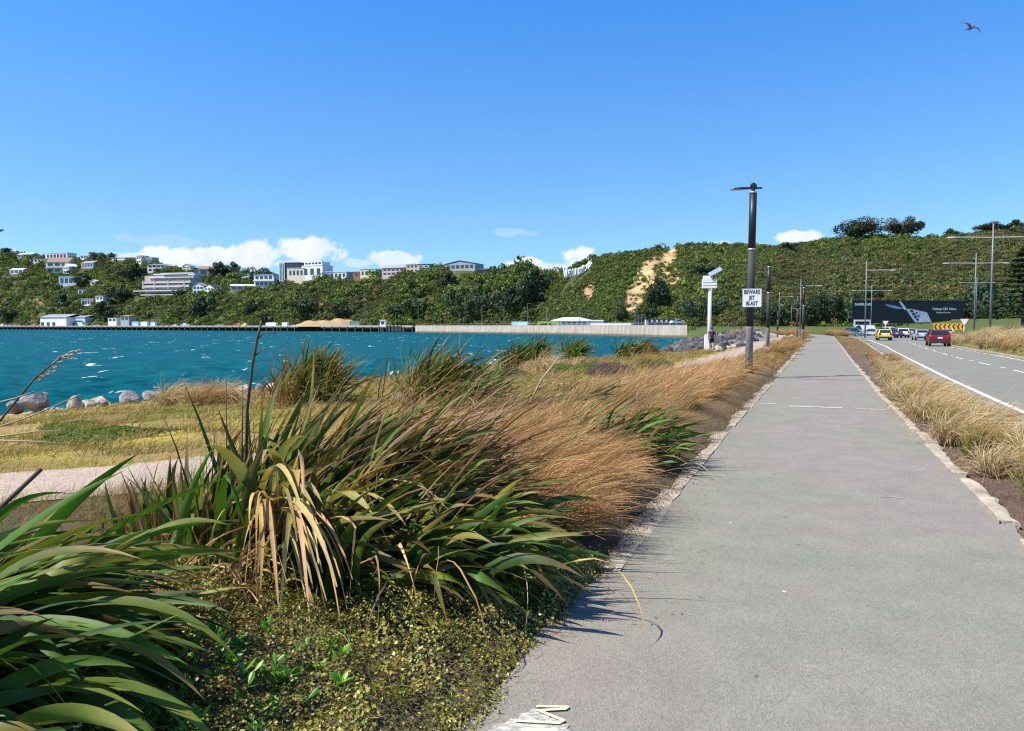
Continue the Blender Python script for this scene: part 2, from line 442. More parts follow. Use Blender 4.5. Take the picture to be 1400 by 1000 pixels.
while s < 112:
    ss = np.linspace(s, s + 3.0, 4); V = []
    for q in ss:
        for o in (-.06, .06):
            x, y = st2xy(q, float(tMid(q)) + o); V.append((x, y, rz_(x, y) + .006))
    b.add(V, grid_faces(4, 2)[:, ::-1])
    for q in (s + 5.2,):                                # reflective studs between the dashes
        x, y = st2xy(q, float(tMid(q))); b.box((x, y, rz_(x, y) + .012), (.16, .14, .02), -YAW)
    s += 8.0
structure(b.build('road_markings', M_line))
def cross_line(name, s, ta, tb, w, m, off=.005, zf=pz):
    b = MB(); V = []
    for q in (s - w / 2, s + w / 2):
        for tt in np.linspace(ta, tb, 5):
            x, y = st2xy(q, tt); V.append((x, y, zf(x, y) + off))
    b.add(V, grid_faces(2, 5)); return structure(b.build(name, m))
t = NT('nearly_gone_paint'); v = t.coord('World'); wear = t.ramp(t.noise(t.coord('World', (1, 2.2, 1)), 24, 6, .85), [(.44, 0), (.60, 1)])
M_wornline = t.done(t.principled(t.mix(wear, (.24, .235, .2), (.60, .58, .52)), .8, 0, .2))
cross_line('path_line', 16.9, -.42, .58, .24, M_wornline); cross_line('path_line', 16.8, .85, 1.38, .12, M_wornline); cross_line('path_line', 17.3, -1.08, -.72, .16, M_wornline)
cross_line('road_line', 23.6, 3.3, 4.0, .1, M_line, .006, rz_); cross_line('road_line', 62, 4.6, 5.5, .1, M_line, .006, rz_)
M_lamp_shadow = pm('painted_lamp_shadow', (.06, .06, .06), .2, 8, .8)
cross_line('path_shadow_line', 26.2, -1.05, 1.5, .05, M_lamp_shadow); cross_line('path_shadow_line', 61, -.9, 2.1, .07, M_lamp_shadow)  # dark lines painted as the lamp posts' shadows across the path
cross_line('path_line', 8.05, .62, .82, .025, M_wornline)
# sprayed survey mark at the near edge of the path: white patch under a cream zigzag
def gp(px, py, off): q = G(px, py); return (q[0], q[1], q[2] + off)
b = MB(); pw = [(640, 1012), (668, 1000), (676, 992), (690, 990), (697, 985), (706, 984), (710, 977), (722, 975), (727, 970), (738, 971), (741, 977), (750, 978), (754, 984), (768, 983), (772, 988), (764, 991), (780, 992), (774, 998), (782, 1002), (766, 1005), (770, 1012)]; b.poly([gp(q[0] + rng.normal() * 1.5, q[1] + rng.normal() * 1.0, .004) for q in pw], mat=0)
structure(b.build('path_marking', M_wornline))
b = MB()
def stroke(pts, w, off):
    p = np.array([G(*q)[:2] for q in pts]); 
    for i in range(len(p) - 1):
        d = p[i + 1] - p[i]; L = np.linalg.norm(d); d = d / L; n = np.array((-d[1], d[0])) * w
        e = d * w * .6
        q = [p[i] - n - e, p[i + 1] - n + e, p[i + 1] + n + e, p[i] + n - e]
        b.poly([(a[0], a[1], float(gz(a[1])) + off + i * .0006) for a in q])
stroke([(735, 968), (776, 969), (772, 972), (736, 974), (770, 988), (764, 992), (705, 989)], .0085, .008)
stroke([(716, 1000), (760, 1001)], .012, .007)
structure(b.build('path_marking', M_cream))

# ---- concrete edging strips, broken and partly buried
def edging(name, f, side, segs, w, h):
    b = MB()
    for a, e in segs:
        n = max(2, int((e - a) / .9)); ss = np.linspace(a, e, n + 1)
        for i in range(n):
            g = .012; q0, q1 = ss[i] + g, ss[i + 1] - g; j = rng.normal(size=2) * .012
            ww = w * (1 + rng.normal() * .14); m = 5; V = []
            for q in np.linspace(q0, q1, m):
                for o, zz in ((0, -.05), (0, h), (.02, h + .008), (ww - .03, h + .008), (ww, h - .01), (ww, -.06)):
                    wob = .016 * math.sin(q * 11 + o * 30) + .02 * math.sin(q * 2.3) + rng.normal() * .012
                    x, y = st2xy(q, float(f(q)) + side * (o + wob * (o > 0)) + j[0]); V.append((x, y, pz(x, y) + zz + j[1] * .4 + .004))
            F = grid_faces(m, 6); F = F if side < 0 else F[:, ::-1]; b.add(V, F)
            if side < 0: b.add(V, [(0, 1, 2, 3, 4, 5), (29, 28, 27, 26, 25, 24)])
            else: b.add(V, [(5, 4, 3, 2, 1, 0), (24, 25, 26, 27, 28, 29)])
    return structure(b.build(name, M_kerb))
edging('kerb', tL, -1, [(4.9, 12.2), (13.0, 15.4), (16.2, 24), (27, 60), (62, 110), (112, 150)], .18, .004)
edging('kerb', tR, 1, [(-6, 3.2), (4.0, 6.7), (7.25, 9.3), (9.6, 13.2), (13.5, 60), (60.5, 110), (110, 150)], .125, .012)
def kerb_stone(name, f, s0, s1, wa, top, m, side=1):
    ss = np.arange(s0, s1, 1.0); V = []
    for q in ss:
        for o, z in ((0, -.16), (0, top), (.14, top), (.14, -.16)):
            x, y = st2xy(q, float(f(q)) + o * side); V.append((x, y, pz(x, y) + z))
    b = MB(); F = grid_faces(len(ss), 4); b.add(V, F[:, ::-1] if side > 0 else F); return structure(b.build(name, m))
kerb_stone('road_kerb', lambda s: tKerb(s) - .08, -10, 150, .14, .02, M_kerb)
kerb_stone('road_kerb', lambda s: tRoadR(s) + .10, -10, 135, .14, .03, M_kerb)

# ---- water
def water_mat():
    t = NT('harbour_water'); v = t.coord('World')
    w1 = t.noise(t.coord('World', (.35, 1.0, 1)), .5, 5, .6, .5); w2 = t.noise(t.coord('World', (.5, 1.0, 1)), 2.2, 4, .65); w3 = t.noise(v, .012, 3, .5)
    col = t.mix(t.ramp(w1, [(.3, 0), (.7, 1)]), (.0, .047, .057), (.0, .098, .101))
    col = t.mix(t.ramp(w3, [(.35, 0), (.65, .5)]), col, (.0, .054, .086))
    wc = t.math('MULTIPLY', t.ramp(t.noise(t.coord('World', (.30, .12, 1)), 1.0, 3, .55, .3), [(.635, 0), (.67, 1)]), t.ramp(t.noise(t.coord('World', (.9, .35, 1)), 1.6, 4, .6), [(.52, 0), (.62, 1)]))
    col2 = t.mix(wc, col, (.8, .86, .86))
    nr = t.bump(t.math('MULTIPLY_ADD', w2, .4, w1), .9, .35)
    p = t.principled(col2, .4, 0, .06, nr); t.set(p, 'IOR', 1.33)
    return t.done(p)
ang = np.linspace(R(-62), R(40), 420); rr = np.concatenate((np.linspace(16, 60, 110), np.geomspace(60.6, 1500, 170)))
A, RR = np.meshgrid(ang, rr); X = RR * np.sin(A); Y = RR * np.cos(A); Z = np.full(X.shape, -2.0)
for k in range(20):
    wl = 1.2 * 5 ** rng.uniform(0, 1); th = rng.normal() * .6; amp = .015 * wl ** .7
    cell = np.maximum(np.gradient(RR, axis=0), RR * (ang[1] - ang[0])); fade = np.clip(wl / (cell * 3), 0, 1)
    Z += amp * fade * np.sin((X * math.cos(th) + Y * math.sin(th)) * 2 * math.pi / wl + rng.uniform(0, 6))
mb = MB(); mb.add(np.stack((X, Y, Z), -1), grid_faces(len(rr), len(ang))[:, ::-1])
structure(mb.build('water', water_mat(), smooth=True))
# ------------------------------------------------------------------ hills round the bay
WALL = np.array([(-900, 1500), (-400, 1150), (0, 800), (300, 590), (565, 445), (568, 440), (750, 344), (900, 255), (940, 240)], float)
def wallY(u): return np.interp(u, WALL[:, 0], WALL[:, 1])
class Hill:
    def __init__(s, us, base, ridge, sil, veg, zb, apron, z0, back=160):
        s.us = us; s.base = base; s.ridge = ridge; s.sil = sil; s.veg = veg; s.zb = zb; s.apron = apron; s.z0 = z0; s.back = back
    def B(s, u): return np.interp(u, *np.array(s.base).T)
    def Rg(s, u): return s.B(u) + np.interp(u, *np.array(s.ridge).T)
    def zr(s, u):
        py = np.interp(u, *np.array(s.sil).T); b = -(py - 500) / FPX
        sl = (-math.sin(PITCH) + b * math.cos(PITCH)) / (math.cos(PITCH) + b * math.sin(PITCH))
        return CH + sl * s.Rg(u) - s.veg
    def z(s, u, Y):
        u = np.asarray(u, float); Y = np.asarray(Y, float)
        B, Rr = s.B(u), s.Rg(u); zb = s.zb; zr = np.maximum(s.zr(u), zb)
        v = (Y - B) / (Rr - B)
        x = (u - 700) / FPX * Y
        gul = np.sin(x * .045 + 1.3) * np.sin(x * .021 + .4) + .5 * np.sin(x * .11 + Y * .03)
        vv = np.clip(v, 0, 1)
        up = zb + (zr - zb) * (vv ** .92) + gul * 2.6 * np.sin(vv * math.pi) * np.clip((zr - zb) / 30, 0, 1)
        bk = zr - (Y - Rr) * .12 - ((Y - Rr) / 130.) ** 2 * 6
        return np.where(v < 0, zb, np.where(v > 1, bk, up))
    def point(s, u, Y): return np.array(((u - 700) / FPX * Y, Y, float(s.z(u, Y))))
    def at(s, px, py):
        """the point of the slope that is seen at this bearing and height"""
        d = ray(px, py); u = 700 + d[0] / d[1] * FPX; sl = d[2] / d[1]
        Ys = np.linspace(float(s.B(u)) - 10, float(s.Rg(u)) + s.back * .9, 700); zz = s.z(np.full(700, u), Ys)
        e = (zz - CH) / Ys - sl
        k = np.argmax(e > 0) if (e > 0).any() else int(np.argmax(e))
        return np.array(((u - 700) / FPX * Ys[k], Ys[k], zz[k]))
    def mesh(s, name, m, bare, lawn):
        U = s.us; rows = []
        B, Rr = s.B(U), s.Rg(U)
        A = s.apron(U)
        Ys = [A, A + .05] + [A + (B - A) * k / 4 for k in (1, 2, 3)] + [B + (Rr - B) * k / 44. for k in range(45)] + [Rr + s.back * k / 8. for k in range(1, 9)]
        Y = np.array(Ys); Ug = np.broadcast_to(U, Y.shape); Z = s.z(Ug, Y); Z[0] = s.z0
        X = (Ug - 700) / FPX * Y
        c = np.zeros(X.shape + (3,)) + np.array((.075, .085, .03))
        ap = (Y < B + 1)
        lw = lawn(Ug, Y)[..., None]
        c = np.where(ap[..., None], np.array((.26, .235, .2)) * (1 - lw) + np.array((.075, .125, .028)) * lw, c)
        py = pyof(X, Y, Z)
        bm = np.zeros(X.shape)
        for k, poly in enumerate(bare):
            bm = np.maximum(bm, inpoly(Ug + 6 * np.sin(py * .9 + Ug * .3), py + 2 * np.sin(Ug * .5), poly))
        bm = bm * (Y > B)
        sc = np.where((np.sin(X * .3 + Z * .5) * np.sin(Z * .6 - X * .1))[..., None] > -.2, np.array((.50, .34, .16)), np.array((.33, .22, .13)))
        c = c * (1 - bm[..., None]) + sc * bm[..., None]
        mb = MB(); mb.add(np.stack((X, Y, Z), -1), grid_faces(len(Ys), len(U)), c.reshape(-1, 3)); o = structure(mb.build(name, m, smooth=True)); return o
def pyof(X, Y, Z):
    yc = Y * math.cos(PITCH) - (Z - CH) * math.sin(PITCH); zc = Y * math.sin(PITCH) + (Z - CH) * math.cos(PITCH)
    return 500 - FPX * zc / yc
def pxof(X, Y, Z):
    yc = Y * math.cos(PITCH) - (Z - CH) * math.sin(PITCH); return 700 + FPX * X / yc
def inpoly(x, y, poly):
    inside = np.zeros(x.shape, bool); n = len(poly)
    for i in range(n):
        x0, y0 = poly[i]; x1, y1 = poly[(i + 1) % n]
        if y0 == y1: continue
        cr = ((y0 > y) != (y1 > y)) & (x < (x1 - x0) * (y - y0) / (y1 - y0) + x0); inside ^= cr
    return inside.astype(float)

t = NT('hill_soil'); v = t.coord('World'); a = t.n('ShaderNodeAttribute', attribute_name='tint').outputs['Color']
n1 = t.noise(v, .12, 6, .7); n2 = t.noise(t.coord('World', (1, 1, .35)), .55, 5, .7)
col = t.mix(1.0, a, t.ramp(n1, [(.3, .6), (.7, 1.35)]), 'MULTIPLY'); col = t.mix(1.0, col, t.ramp(n2, [(.3, .6), (.7, 1.4)]), 'MULTIPLY')
M_hill = t.done(t.principled(col, .95, 0, .1, t.bump(n2, .8, 1.2)))
BARE_E = [[(864, 385), (872, 366), (890, 348), (918, 338), (928, 344), (926, 362), (932, 380), (926, 394), (903, 388), (890, 396), (882, 412), (874, 432), (850, 432), (856, 398)], [(893, 362), (925, 342), (922, 356)], [(735, 415), (755, 385), (760, 388), (742, 420)], [(790, 400), (806, 385), (818, 396), (804, 415)], [(928, 425), (936, 418), (934, 430)]]
BARE_W = [[(383, 410), (400, 402), (404, 408), (392, 420)], [(580, 405), (592, 402), (590, 414)], [(0, 405), (14, 410), (10, 414), (0, 408)], [(45, 413), (60, 412), (58, 416)]]
west = Hill(np.linspace(-700, 800, 300), [(-900, 1560), (-400, 1200), (0, 850), (300, 625), (565, 475), (700, 440), (800, 425)],
            [(-900, 300), (0, 270), (300, 190), (420, 130), (560, 95), (800, 90)],
            [(-700, 330), (-200, 340), (0, 345), (60, 350), (95, 353), (150, 350), (200, 356), (260, 368), (300, 372), (340, 378), (375, 382), (430, 378), (480, 377), (540, 372), (590, 364), (640, 364), (670, 370), (700, 369), (740, 371), (765, 376), (800, 384)],
            3.0, 1.6, lambda u: np.where(u < 568, wallY(u) + 14, wallY(u) + .3), -4.0)
ue = np.linspace(690, 2050, 300)
east = Hill(ue, [(690, 450), (740, 415), (820, 365), (900, 335), (1000, 305), (1150, 278), (1400, 258), (2050, 235)],
            [(690, 70), (820, 85), (950, 110), (1150, 130), (1400, 130), (2050, 130)],
            [(690, 446), (735, 436), (745, 412), (752, 396), (765, 382), (780, 366), (790, 357), (830, 349), (880, 340), (930, 334), (1000, 332), (1060, 332), (1100, 331), (1150, 327), (1200, 324), (1250, 322), (1300, 318), (1350, 314), (1400, 306), (1500, 300), (2050, 290)],
            2.2, 1.5, lambda u: np.where(u < 940, wallY(u) + .3, east_front(u)), -4.0)
def east_front(u): return np.interp(u, [940, 960, 1050, 1150, 1400, 2050], [242, 246, 248, 255, 245, 222])
west.mesh('hill', M_hill, BARE_W, lambda u, Y: (u > 575) * .25)
east.mesh('hill', M_hill, BARE_E, lambda u, Y: sstep(905, 950, u))

# ------------------------------------------------------------------ bush that clothes the slopes: one mass, thousands of shrubs
def shrub_proto(name, n, sz, cols, wts, flat=.8, lobes=5):
    mb = MB(); cen = rng.normal(size=(lobes, 3)) * np.array((.42, .42, .2)) + np.array((0, 0, .45)); rad = rng.uniform(.35, .62, lobes)
    k = rng.integers(0, lobes, n); dirs = nrm(rng.normal(size=(n, 3))); dirs[:, 2] = np.abs(dirs[:, 2]) * 1.1 - .35
    pos = cen[k] + nrm(dirs) * (rad[k] * rng.uniform(.72, 1.05, n))[:, None] * np.array((1, 1, flat))
    pos[:, 2] = np.maximum(pos[:, 2], -.1)
    base = pick(cols, wts, lobes, .2, .08)
    col = base[k] * np.clip(1 + rng.normal(size=(n, 1)) * .22, .4, 1.8)
    leaves(mb, pos, rng.uniform(.6, 1.3, n) * sz, nrm(dirs + rng.normal(size=(n, 3)) * .45), col, .7)
    return bpy.data.objects.new(name, mb.mesh(name, M_bush))
GREENS = [(.096, .125, .030), (.128, .158, .038), (.172, .19, .05), (.062, .088, .03)]
M_bush = foliage_mat('bush_leaves', .6, .2, .25, inst=True, nscale=.6)
protoc = bpy.data.collections.new('bush_sources')
protosB = []
for i in range(4): protosB.append(shrub_proto('shrub_source', 300, .115, GREENS, [4, 4, 2, 3]))
for i in range(3): protosB.append(shrub_proto('shrub_source', 300, .105, [(.125, .112, .05), (.105, .12, .042), (.145, .125, .062), (.065, .085, .03)], [3, 4, 2, 3]))
for i in range(2): protosB.append(shrub_proto('shrub_source', 300, .11, [(.085, .145, .026), (.11, .165, .03)], [1, 1]))
for p in protosB: protoc.objects.link(p)
def scatter(name, pts, scl, rot, idx, coll):
    me = bpy.data.meshes.new(name); me.vertices.add(len(pts)); me.vertices.foreach_set('co', np.asarray(pts, np.float32).ravel())
    for nm, typ, key, val in (('scl', 'FLOAT_VECTOR', 'vector', scl), ('rot', 'FLOAT_VECTOR', 'vector', rot), ('pick', 'INT', 'value', idx)):
        at = me.attributes.new(nm, typ, 'POINT'); at.data.foreach_set(key, np.asarray(val, np.int32 if typ == 'INT' else np.float32).ravel())
    o = bpy.data.objects.new(name, me); COL.objects.link(o)
    g = bpy.data.node_groups.new(name + '_spread', 'GeometryNodeTree')
    g.interface.new_socket('Geometry', in_out='INPUT', socket_type='NodeSocketGeometry'); g.interface.new_socket('Geometry', in_out='OUTPUT', socket_type='NodeSocketGeometry')
    N = g.nodes.new; gi, go, ip, ci = N('NodeGroupInput'), N('NodeGroupOutput'), N('GeometryNodeInstanceOnPoints'), N('GeometryNodeCollectionInfo')
    ci.inputs['Collection'].default_value = coll; ci.inputs['Separate Children'].default_value = True; ci.inputs['Reset Children'].default_value = True
    ip.inputs['Pick Instance'].default_value = True
    L = g.links.new
    L(gi.outputs[0], ip.inputs['Points']); L(ci.outputs[0], ip.inputs['Instance']); L(ip.outputs[0], go.inputs[0])
    for nm, typ, sock in (('scl', 'FLOAT_VECTOR', 'Scale'), ('rot', 'FLOAT_VECTOR', 'Rotation'), ('pick', 'INT', 'Instance Index')):
        a = N('GeometryNodeInputNamedAttribute'); a.data_type = typ; a.inputs['Name'].default_value = nm
        src = a.outputs['Attribute']
        L(src, ip.inputs[sock])
    o.modifiers.new('spread', 'NODES').node_group = g
    return o
def clump_noise(x, y, s, seed=0):
    r = np.random.default_rng(seed); q = 0
    for k in range(7):
        a = r.uniform(0, 6.28); f = s * r.uniform(.6, 2.2); q = q + np.sin((x * math.cos(a) + y * math.sin(a)) * f + r.uniform(0, 6))
    return q / 2.6
CLEAR = []
def y_(Y): return Y
def clothe(h, n, u0, u1, size, bare, brown, name, extra_v=1.25, vary=.35):
    u = rng.uniform(u0, u1, n * 3); v = rng.uniform(-.02, extra_v, n * 3)
    B, Rr = h.B(u), h.Rg(u); Y = np.where(v < 1, B + (Rr - B) * v, Rr + (v - 1) * h.back)
    keep = rng.uniform(size=len(u)) < Y / Y.max(); u, Y, v = u[keep][:n], Y[keep][:n], v[keep][:n]
    z = h.z(u, Y); x = (u - 700) / FPX * Y; py = pyof(x, Y, z)
    ok = (h.zr(u) > h.zb + 1.5) 
    for (ex, ey, er) in CLEAR: ok &= (x - ex) ** 2 + (y_(Y) - ey) ** 2 > er * er
    for p in bare: ok &= ~((inpoly(u, py, p) > 0) & (rng.uniform(size=len(u)) < .93))
    u, Y, z, x, v, py = [q[ok] for q in (u, Y, z, x, v, py)]; m = len(u)
    nb = clump_noise(x, Y + z, .03, 5) + brown(u, v); ng = clump_noise(x, Y + z, .05, 9); tall = clump_noise(x, Y + z * 1.5, .09, 3)
    r = rng.uniform(size=m)
    idx = np.where(nb + r * 1.2 > 1.15, 4 + rng.integers(0, 3, m), np.where(ng + r > 1.5, 7 + rng.integers(0, 2, m), rng.integers(0, 4, m)))
    sc = size * (1 + vary * np.clip(tall, -1, 1.6)) * np.exp(rng.normal(size=m) * .3); sc = np.where(v < .06, sc * .8, sc)
    scl = np.stack((sc, sc, sc * rng.uniform(.65, 1.15, m)), 1)
    rot = np.stack((rng.normal(size=m) * .15, rng.normal(size=m) * .15, rng.uniform(0, 6.28, m)), 1)
    o = scatter(name, np.stack((x, Y, z - .1 * sc), 1), scl, rot, idx, protoc)
    return o
# ------------------------------------------------------------------ trees
M_trunk = pm('bark', (.11, .085, .065), .3, 4, .9, bump=.5)
M_crown = foliage_mat('tree_leaves', .5, .18, .3, inst=True, nscale=1.5, hues=[(0, (.75, .85, .85)), (1, (1.25, 1.15, .95))])
def crown_mb(n, lobes, spread, lobe_r, sz, cols, wts, z0=.55, flat=.8, hgt=.38):
    mb = MB(); cen = []; k = 0
    while len(cen) < lobes:
        p = rng.normal(size=3) * .5
        if np.linalg.norm(p) < 1: cen.append(p * np.array((spread, spread, hgt)) + np.array((0, 0, z0)))
    cen = np.array(cen); rad = rng.uniform(.65, 1.15, lobes) * lobe_r
    k = rng.integers(0, lobes, n); d = nrm(rng.normal(size=(n, 3))); d[:, 2] = d[:, 2] * .8 + .15
    pos = cen[k] + nrm(d) * (rad[k] * rng.uniform(.6, 1.05, n))[:, None] * np.array((1, 1, flat))
    base = pick(cols, wts, lobes, .18, .06); col = base[k] * np.clip(1 + rng.normal(size=(n, 1)) * .25, .4, 1.8)
    leaves(mb, pos, rng.uniform(.6, 1.3, n) * sz, nrm(d + rng.normal(size=(n, 3)) * .4), col, .6); return mb, cen
DARK = [(.018, .038, .018), (.028, .052, .022), (.045, .07, .028), (.014, .028, .014)]
def trunk_mb(h0, cen, r=.05, n=6):
    mb = MB(); top = np.array((rng.normal() * .04, rng.normal() * .04, h0))
    mb.tube([(0, 0, -.25), (.01, 0, h0 * .4), top], [r * 1.3, r, r * .75], 8)
    for c in cen[:n]:
        mb.tube([top * np.array((1, 1, .8)), (top + c) / 2 + np.array((0, 0, -.03)), c], [r * .6, r * .4, r * .15], 6)
    return mb
def tree_proto(name, kind):
    o = empty(name, (0, 0, -500), 'tree', 'tree')
    if kind == 'round': m, c = crown_mb(1500, 13, .62, .27, .055, DARK, [3, 3, 2, 2], .52, .9, .40); tr = trunk_mb(.3, c)
    elif kind == 'pine': m, c = crown_mb(4200, 26, .8, .27, .036, [(.022, .035, .014), (.035, .05, .018), (.05, .06, .022), (.06, .05, .025)], [3, 3, 2, 1], .60, .85, .36); tr = trunk_mb(.45, c, .045, 10)
    elif kind == 'wide': m, c = crown_mb(1900, 18, 1.05, .30, .05, [(.024, .048, .022), (.036, .066, .028), (.06, .085, .04)], [3, 3, 2], .42, .85, .34); tr = trunk_mb(.2, c)
    else:
        mb = MB(); n = 2200; hh = rng.uniform(.06, 1, n) ** .8; lay = np.round(hh * 15) / 15; a = rng.uniform(0, 6.28, n); rr_ = (1 - lay * .93) * .36 * np.sqrt(rng.uniform(.05, 1, n)) * (1 + .15 * np.sin(a * 5 + lay * 40))
        pos = np.stack((np.cos(a) * rr_, np.sin(a) * rr_, lay + rng.normal(size=n) * .010 + .02 - rr_ * .12 + rr_ ** 2 * .5), 1)
        leaves(mb, pos, rng.uniform(.02, .035, n), nrm(np.stack((np.cos(a) * .4, np.sin(a) * .4, np.ones(n)), 1) + rng.normal(size=(n, 3)) * .25), pick([(.02, .04, .018), (.03, .055, .02), (.11, .12, .02)], [4, 4, 1], n), .5)
        m = mb; tr = MB().tube([(0, 0, -.2), (0, 0, .98)], [.025, .004], 7)
    m.build('crown', M_crown, o); tr.build('trunk', M_trunk, o)
    return o
TP = {}
used = {}
def tree(label, kind, p, h, wide, group=None, rz=None, name=None):
    nm = {'round': 'coastal_tree', 'pine': 'pine_tree', 'wide': 'spreading_tree', 'fir': 'conifer_tree'}[kind]
    if (kind, 0) not in TP:
        for k in range(3 if kind != 'fir' else 1): TP[(kind, k)] = tree_proto(nm, kind); used[(kind, k)] = False
    nk = 3 if kind != 'fir' else 1
    k = int(rng.integers(0, nk)); rz = rng.uniform(0, 6.28) if rz is None else rz; o = TP[(kind, k)]
    sc = (wide, wide, h)
    if not used[(kind, k)]:
        if o.name not in TREE: TREE[o.name] = [(c, kids(c)) for c in kids(o)]
        used[(kind, k)] = True; o.location = tuple(map(float, p)); o.rotation_euler = (0, 0, rz); o.scale = sc; o['label'] = label
        if group: o['group'] = group
        return o
    c = copy_tree(o, p, rz, label, group, sc)
    return c
def tree_on(h, label, kind, px, base, top, wpx, group=None):
    p = h.at(px, base); Y = p[1]; H = (base - top) * Y / FPX; W = wpx * Y / FPX
    kk = {'round': .62 + .27 * 1.2, 'pine': 1.0, 'wide': 1.15, 'fir': .72}[kind] 
    return tree(label, kind, p + np.array((0, 0, -.3)), H / {'round': 1.0, 'pine': 1.0, 'wide': .85, 'fir': 1}[kind], W / (kk * 1.15), group)
gr = 'dark round trees on the hillsides'
TT = [
 (west, 'dark spreading tree on the ridge just left of the dark glass block', 'wide', 357, 382, 364, 36),
 (west, 'dark round tree on the skyline right of the terraced apartments', 'round', 314, 380, 358, 24),
 (west, 'smaller dark tree beside the round skyline tree right of the terraced apartments', 'round', 298, 383, 357, 20),
 (west, 'thin dark tree on the ridge left of the pale glass block', 'round', 347, 378, 366, 10),
 (west, 'dark bushy tree at the far left end of the wooded ridge', 'round', 12, 350, 337, 18),
 (west, 'flat dark tree beside the small white ridge house', 'wide', 138, 352, 343, 22),
 (west, 'small lone round tree poking above the ridge left of the long white roof', 'round', 153, 350, 341, 8),
 (west, 'dark tree clump on the slope under the terraced apartments', 'round', 275, 437, 404, 32),
 (west, 'dark tree behind the right end of the white shed', 'round', 146, 438, 412, 28),
 (west, 'dark tree above the white shed near the two-block house', 'round', 92, 424, 402, 24),
 (west, 'bright edged tree at the far left shore below the hill', 'round', 10, 440, 418, 28),
 (west, 'dark tree between the blue flat-roofed house and the grey house', 'round', 113, 392, 374, 20),
 (west, 'big dark tree on the left slope above the wharf hut', 'round', 165, 415, 390, 30),
 (west, 'dark rounded tree near the middle of the left hill under the grey houses', 'round', 178, 385, 358, 28),
 (west, 'large dark round tree above the wharf, nearest the brown earth mound', 'round', 417, 440, 402, 40),
 (west, 'dark tree at the foot of the slope left of the earth mound', 'round', 345, 436, 408, 26),
 (west, 'dark tree at the slope foot above the green container', 'round', 470, 438, 412, 26),
 (west, 'dark tree at the slope foot above the white cabin', 'round', 545, 440, 412, 30),
 (west, 'very dark tree halfway along the sea wall foot of the slope', 'round', 562, 438, 404, 34),
 (west, 'dark leaning tree at the slope foot above the pale sea wall', 'wide', 640, 438, 395, 44),
 (west, 'grey green tree on the slope below the dark-roofed house', 'round', 612, 395, 372, 26),
 (west, 'tall dark tree mass at the notch between the two hills', 'round', 712, 425, 367, 44),
 (west, 'dark tree on the skyline in the notch, right of the tall mass', 'round', 738, 400, 367, 26),
 (west, 'lower dark tree standing in front of the notch tree mass', 'wide', 690, 432, 395, 50),
 (west, 'small skyline tree right of the dark-roofed house', 'round', 674, 370, 357, 12),
 (east, 'dark green round tree on the bare yellow slip', 'round', 899, 424, 379, 32),
 (east, 'dark bush tree below the bare yellow slip', 'round', 887, 440, 416, 26),
 (east, 'low dark tree at the slip foot beside the brown scree', 'round', 850, 440, 418, 18),
 (east, 'dark spreading tree behind the white monitoring mast', 'wide', 962, 440, 406, 44),
 (east, 'dark tree high on the slope behind the mast', 'round', 958, 380, 358, 24),
 (east, 'broad umbrella-crowned pine on the skyline, left of the pair', 'pine', 1176, 333, 299, 48),
 (east, 'wind-shaped pine with a flat right side on the skyline, right of the pair', 'pine', 1236, 330, 299, 38),
 (east, 'small dark pine on the skyline left of the tall road lamp', 'pine', 1352, 320, 304, 30),
 (east, 'round topped dark tree on the skyline at the right edge', 'round', 1381, 318, 300, 26),
 (east, 'small round bush on the skyline between the pines and the road lamps', 'round', 1303, 324, 311, 16),
 (east, 'dark leafy tree at the hill foot just left of the billboard', 'wide', 1140, 445, 400, 46),
 (east, 'dark leafy tree at the hill foot behind the black path lamps', 'wide', 1095, 445, 405, 48),
 (east, 'dark leafy tree at the hill foot, leftmost of the lamp row', 'wide', 1055, 445, 412, 40),
 (east, 'large grey green spreading tree at the right end of the billboard', 'wide', 1350, 448, 385, 70),
 (east, 'lower dark tree tucked between billboard and spreading tree', 'wide', 1322, 446, 408, 36),
 (east, 'small dark tree on the slope above the billboard left half', 'round', 1190, 410, 392, 24),
 (east, 'small dark tree high on the slope right of the near lamp', 'round', 1075, 345, 328, 22),
]
for (h, lab, kind, px, bs, tp_, w_) in TT: tree_on(h, lab, kind, px, bs, tp_, w_, gr if kind == 'round' else None)
p = P(1400, 446, 150); tree('tiered conifer with yellowing edges at the right edge of the view', 'fir', (p[0], p[1], 1.2), 15.0, 26)
# ------------------------------------------------------------------ houses on the far hill
M_glass = pm('window_glass', (.035, .05, .065), .3, .4, .12, 0, .8)
M_white = pm('white_render', (.78, .78, .76), .05, .3, .7)
M_wcream = pm('cream_render', (.72, .64, .47), .06, .3, .75); M_wgrey = pm('grey_cladding', (.36, .38, .40), .1, .3, .7)
M_wblue = pm('pale_blue_cladding', (.55, .64, .70), .08, .3, .7); M_wpink = pm('pinkish_render', (.55, .44, .40), .08, .3, .75)
M_wdark = pm('dark_cladding', (.05, .055, .065), .2, .3, .55); M_wbrick = pm('brick_red', (.33, .15, .10), .15, .6, .8)
M_wbeige = pm('beige_block', (.50, .42, .34), .1, .3, .8); M_roofg = pm('grey_roofing', (.27, .28, .30), .12, .5, .6)
M_roofw = pm('white_roofing', (.70, .71, .72), .06, .5, .5); M_roofd = pm('charcoal_roofing', (.045, .047, .055), .2, .5, .6)
M_roofb = pm('brown_tiles', (.24, .16, .12), .15, .6, .8); M_roofm = pm('mint_roofing', (.5, .62, .55), .08, .5, .6)
M_conc = pm('weathered_concrete', (.48, .44, .39), .15, .3, .85, bump=.2)
M_mauve = pm('mauve_concrete', (.50, .40, .37), .1, .3, .8)
WALLM = dict(white=M_white, cream=M_wcream, grey=M_wgrey, blue=M_wblue, pink=M_wpink, dark=M_wdark, brick=M_wbrick, beige=M_wbeige)
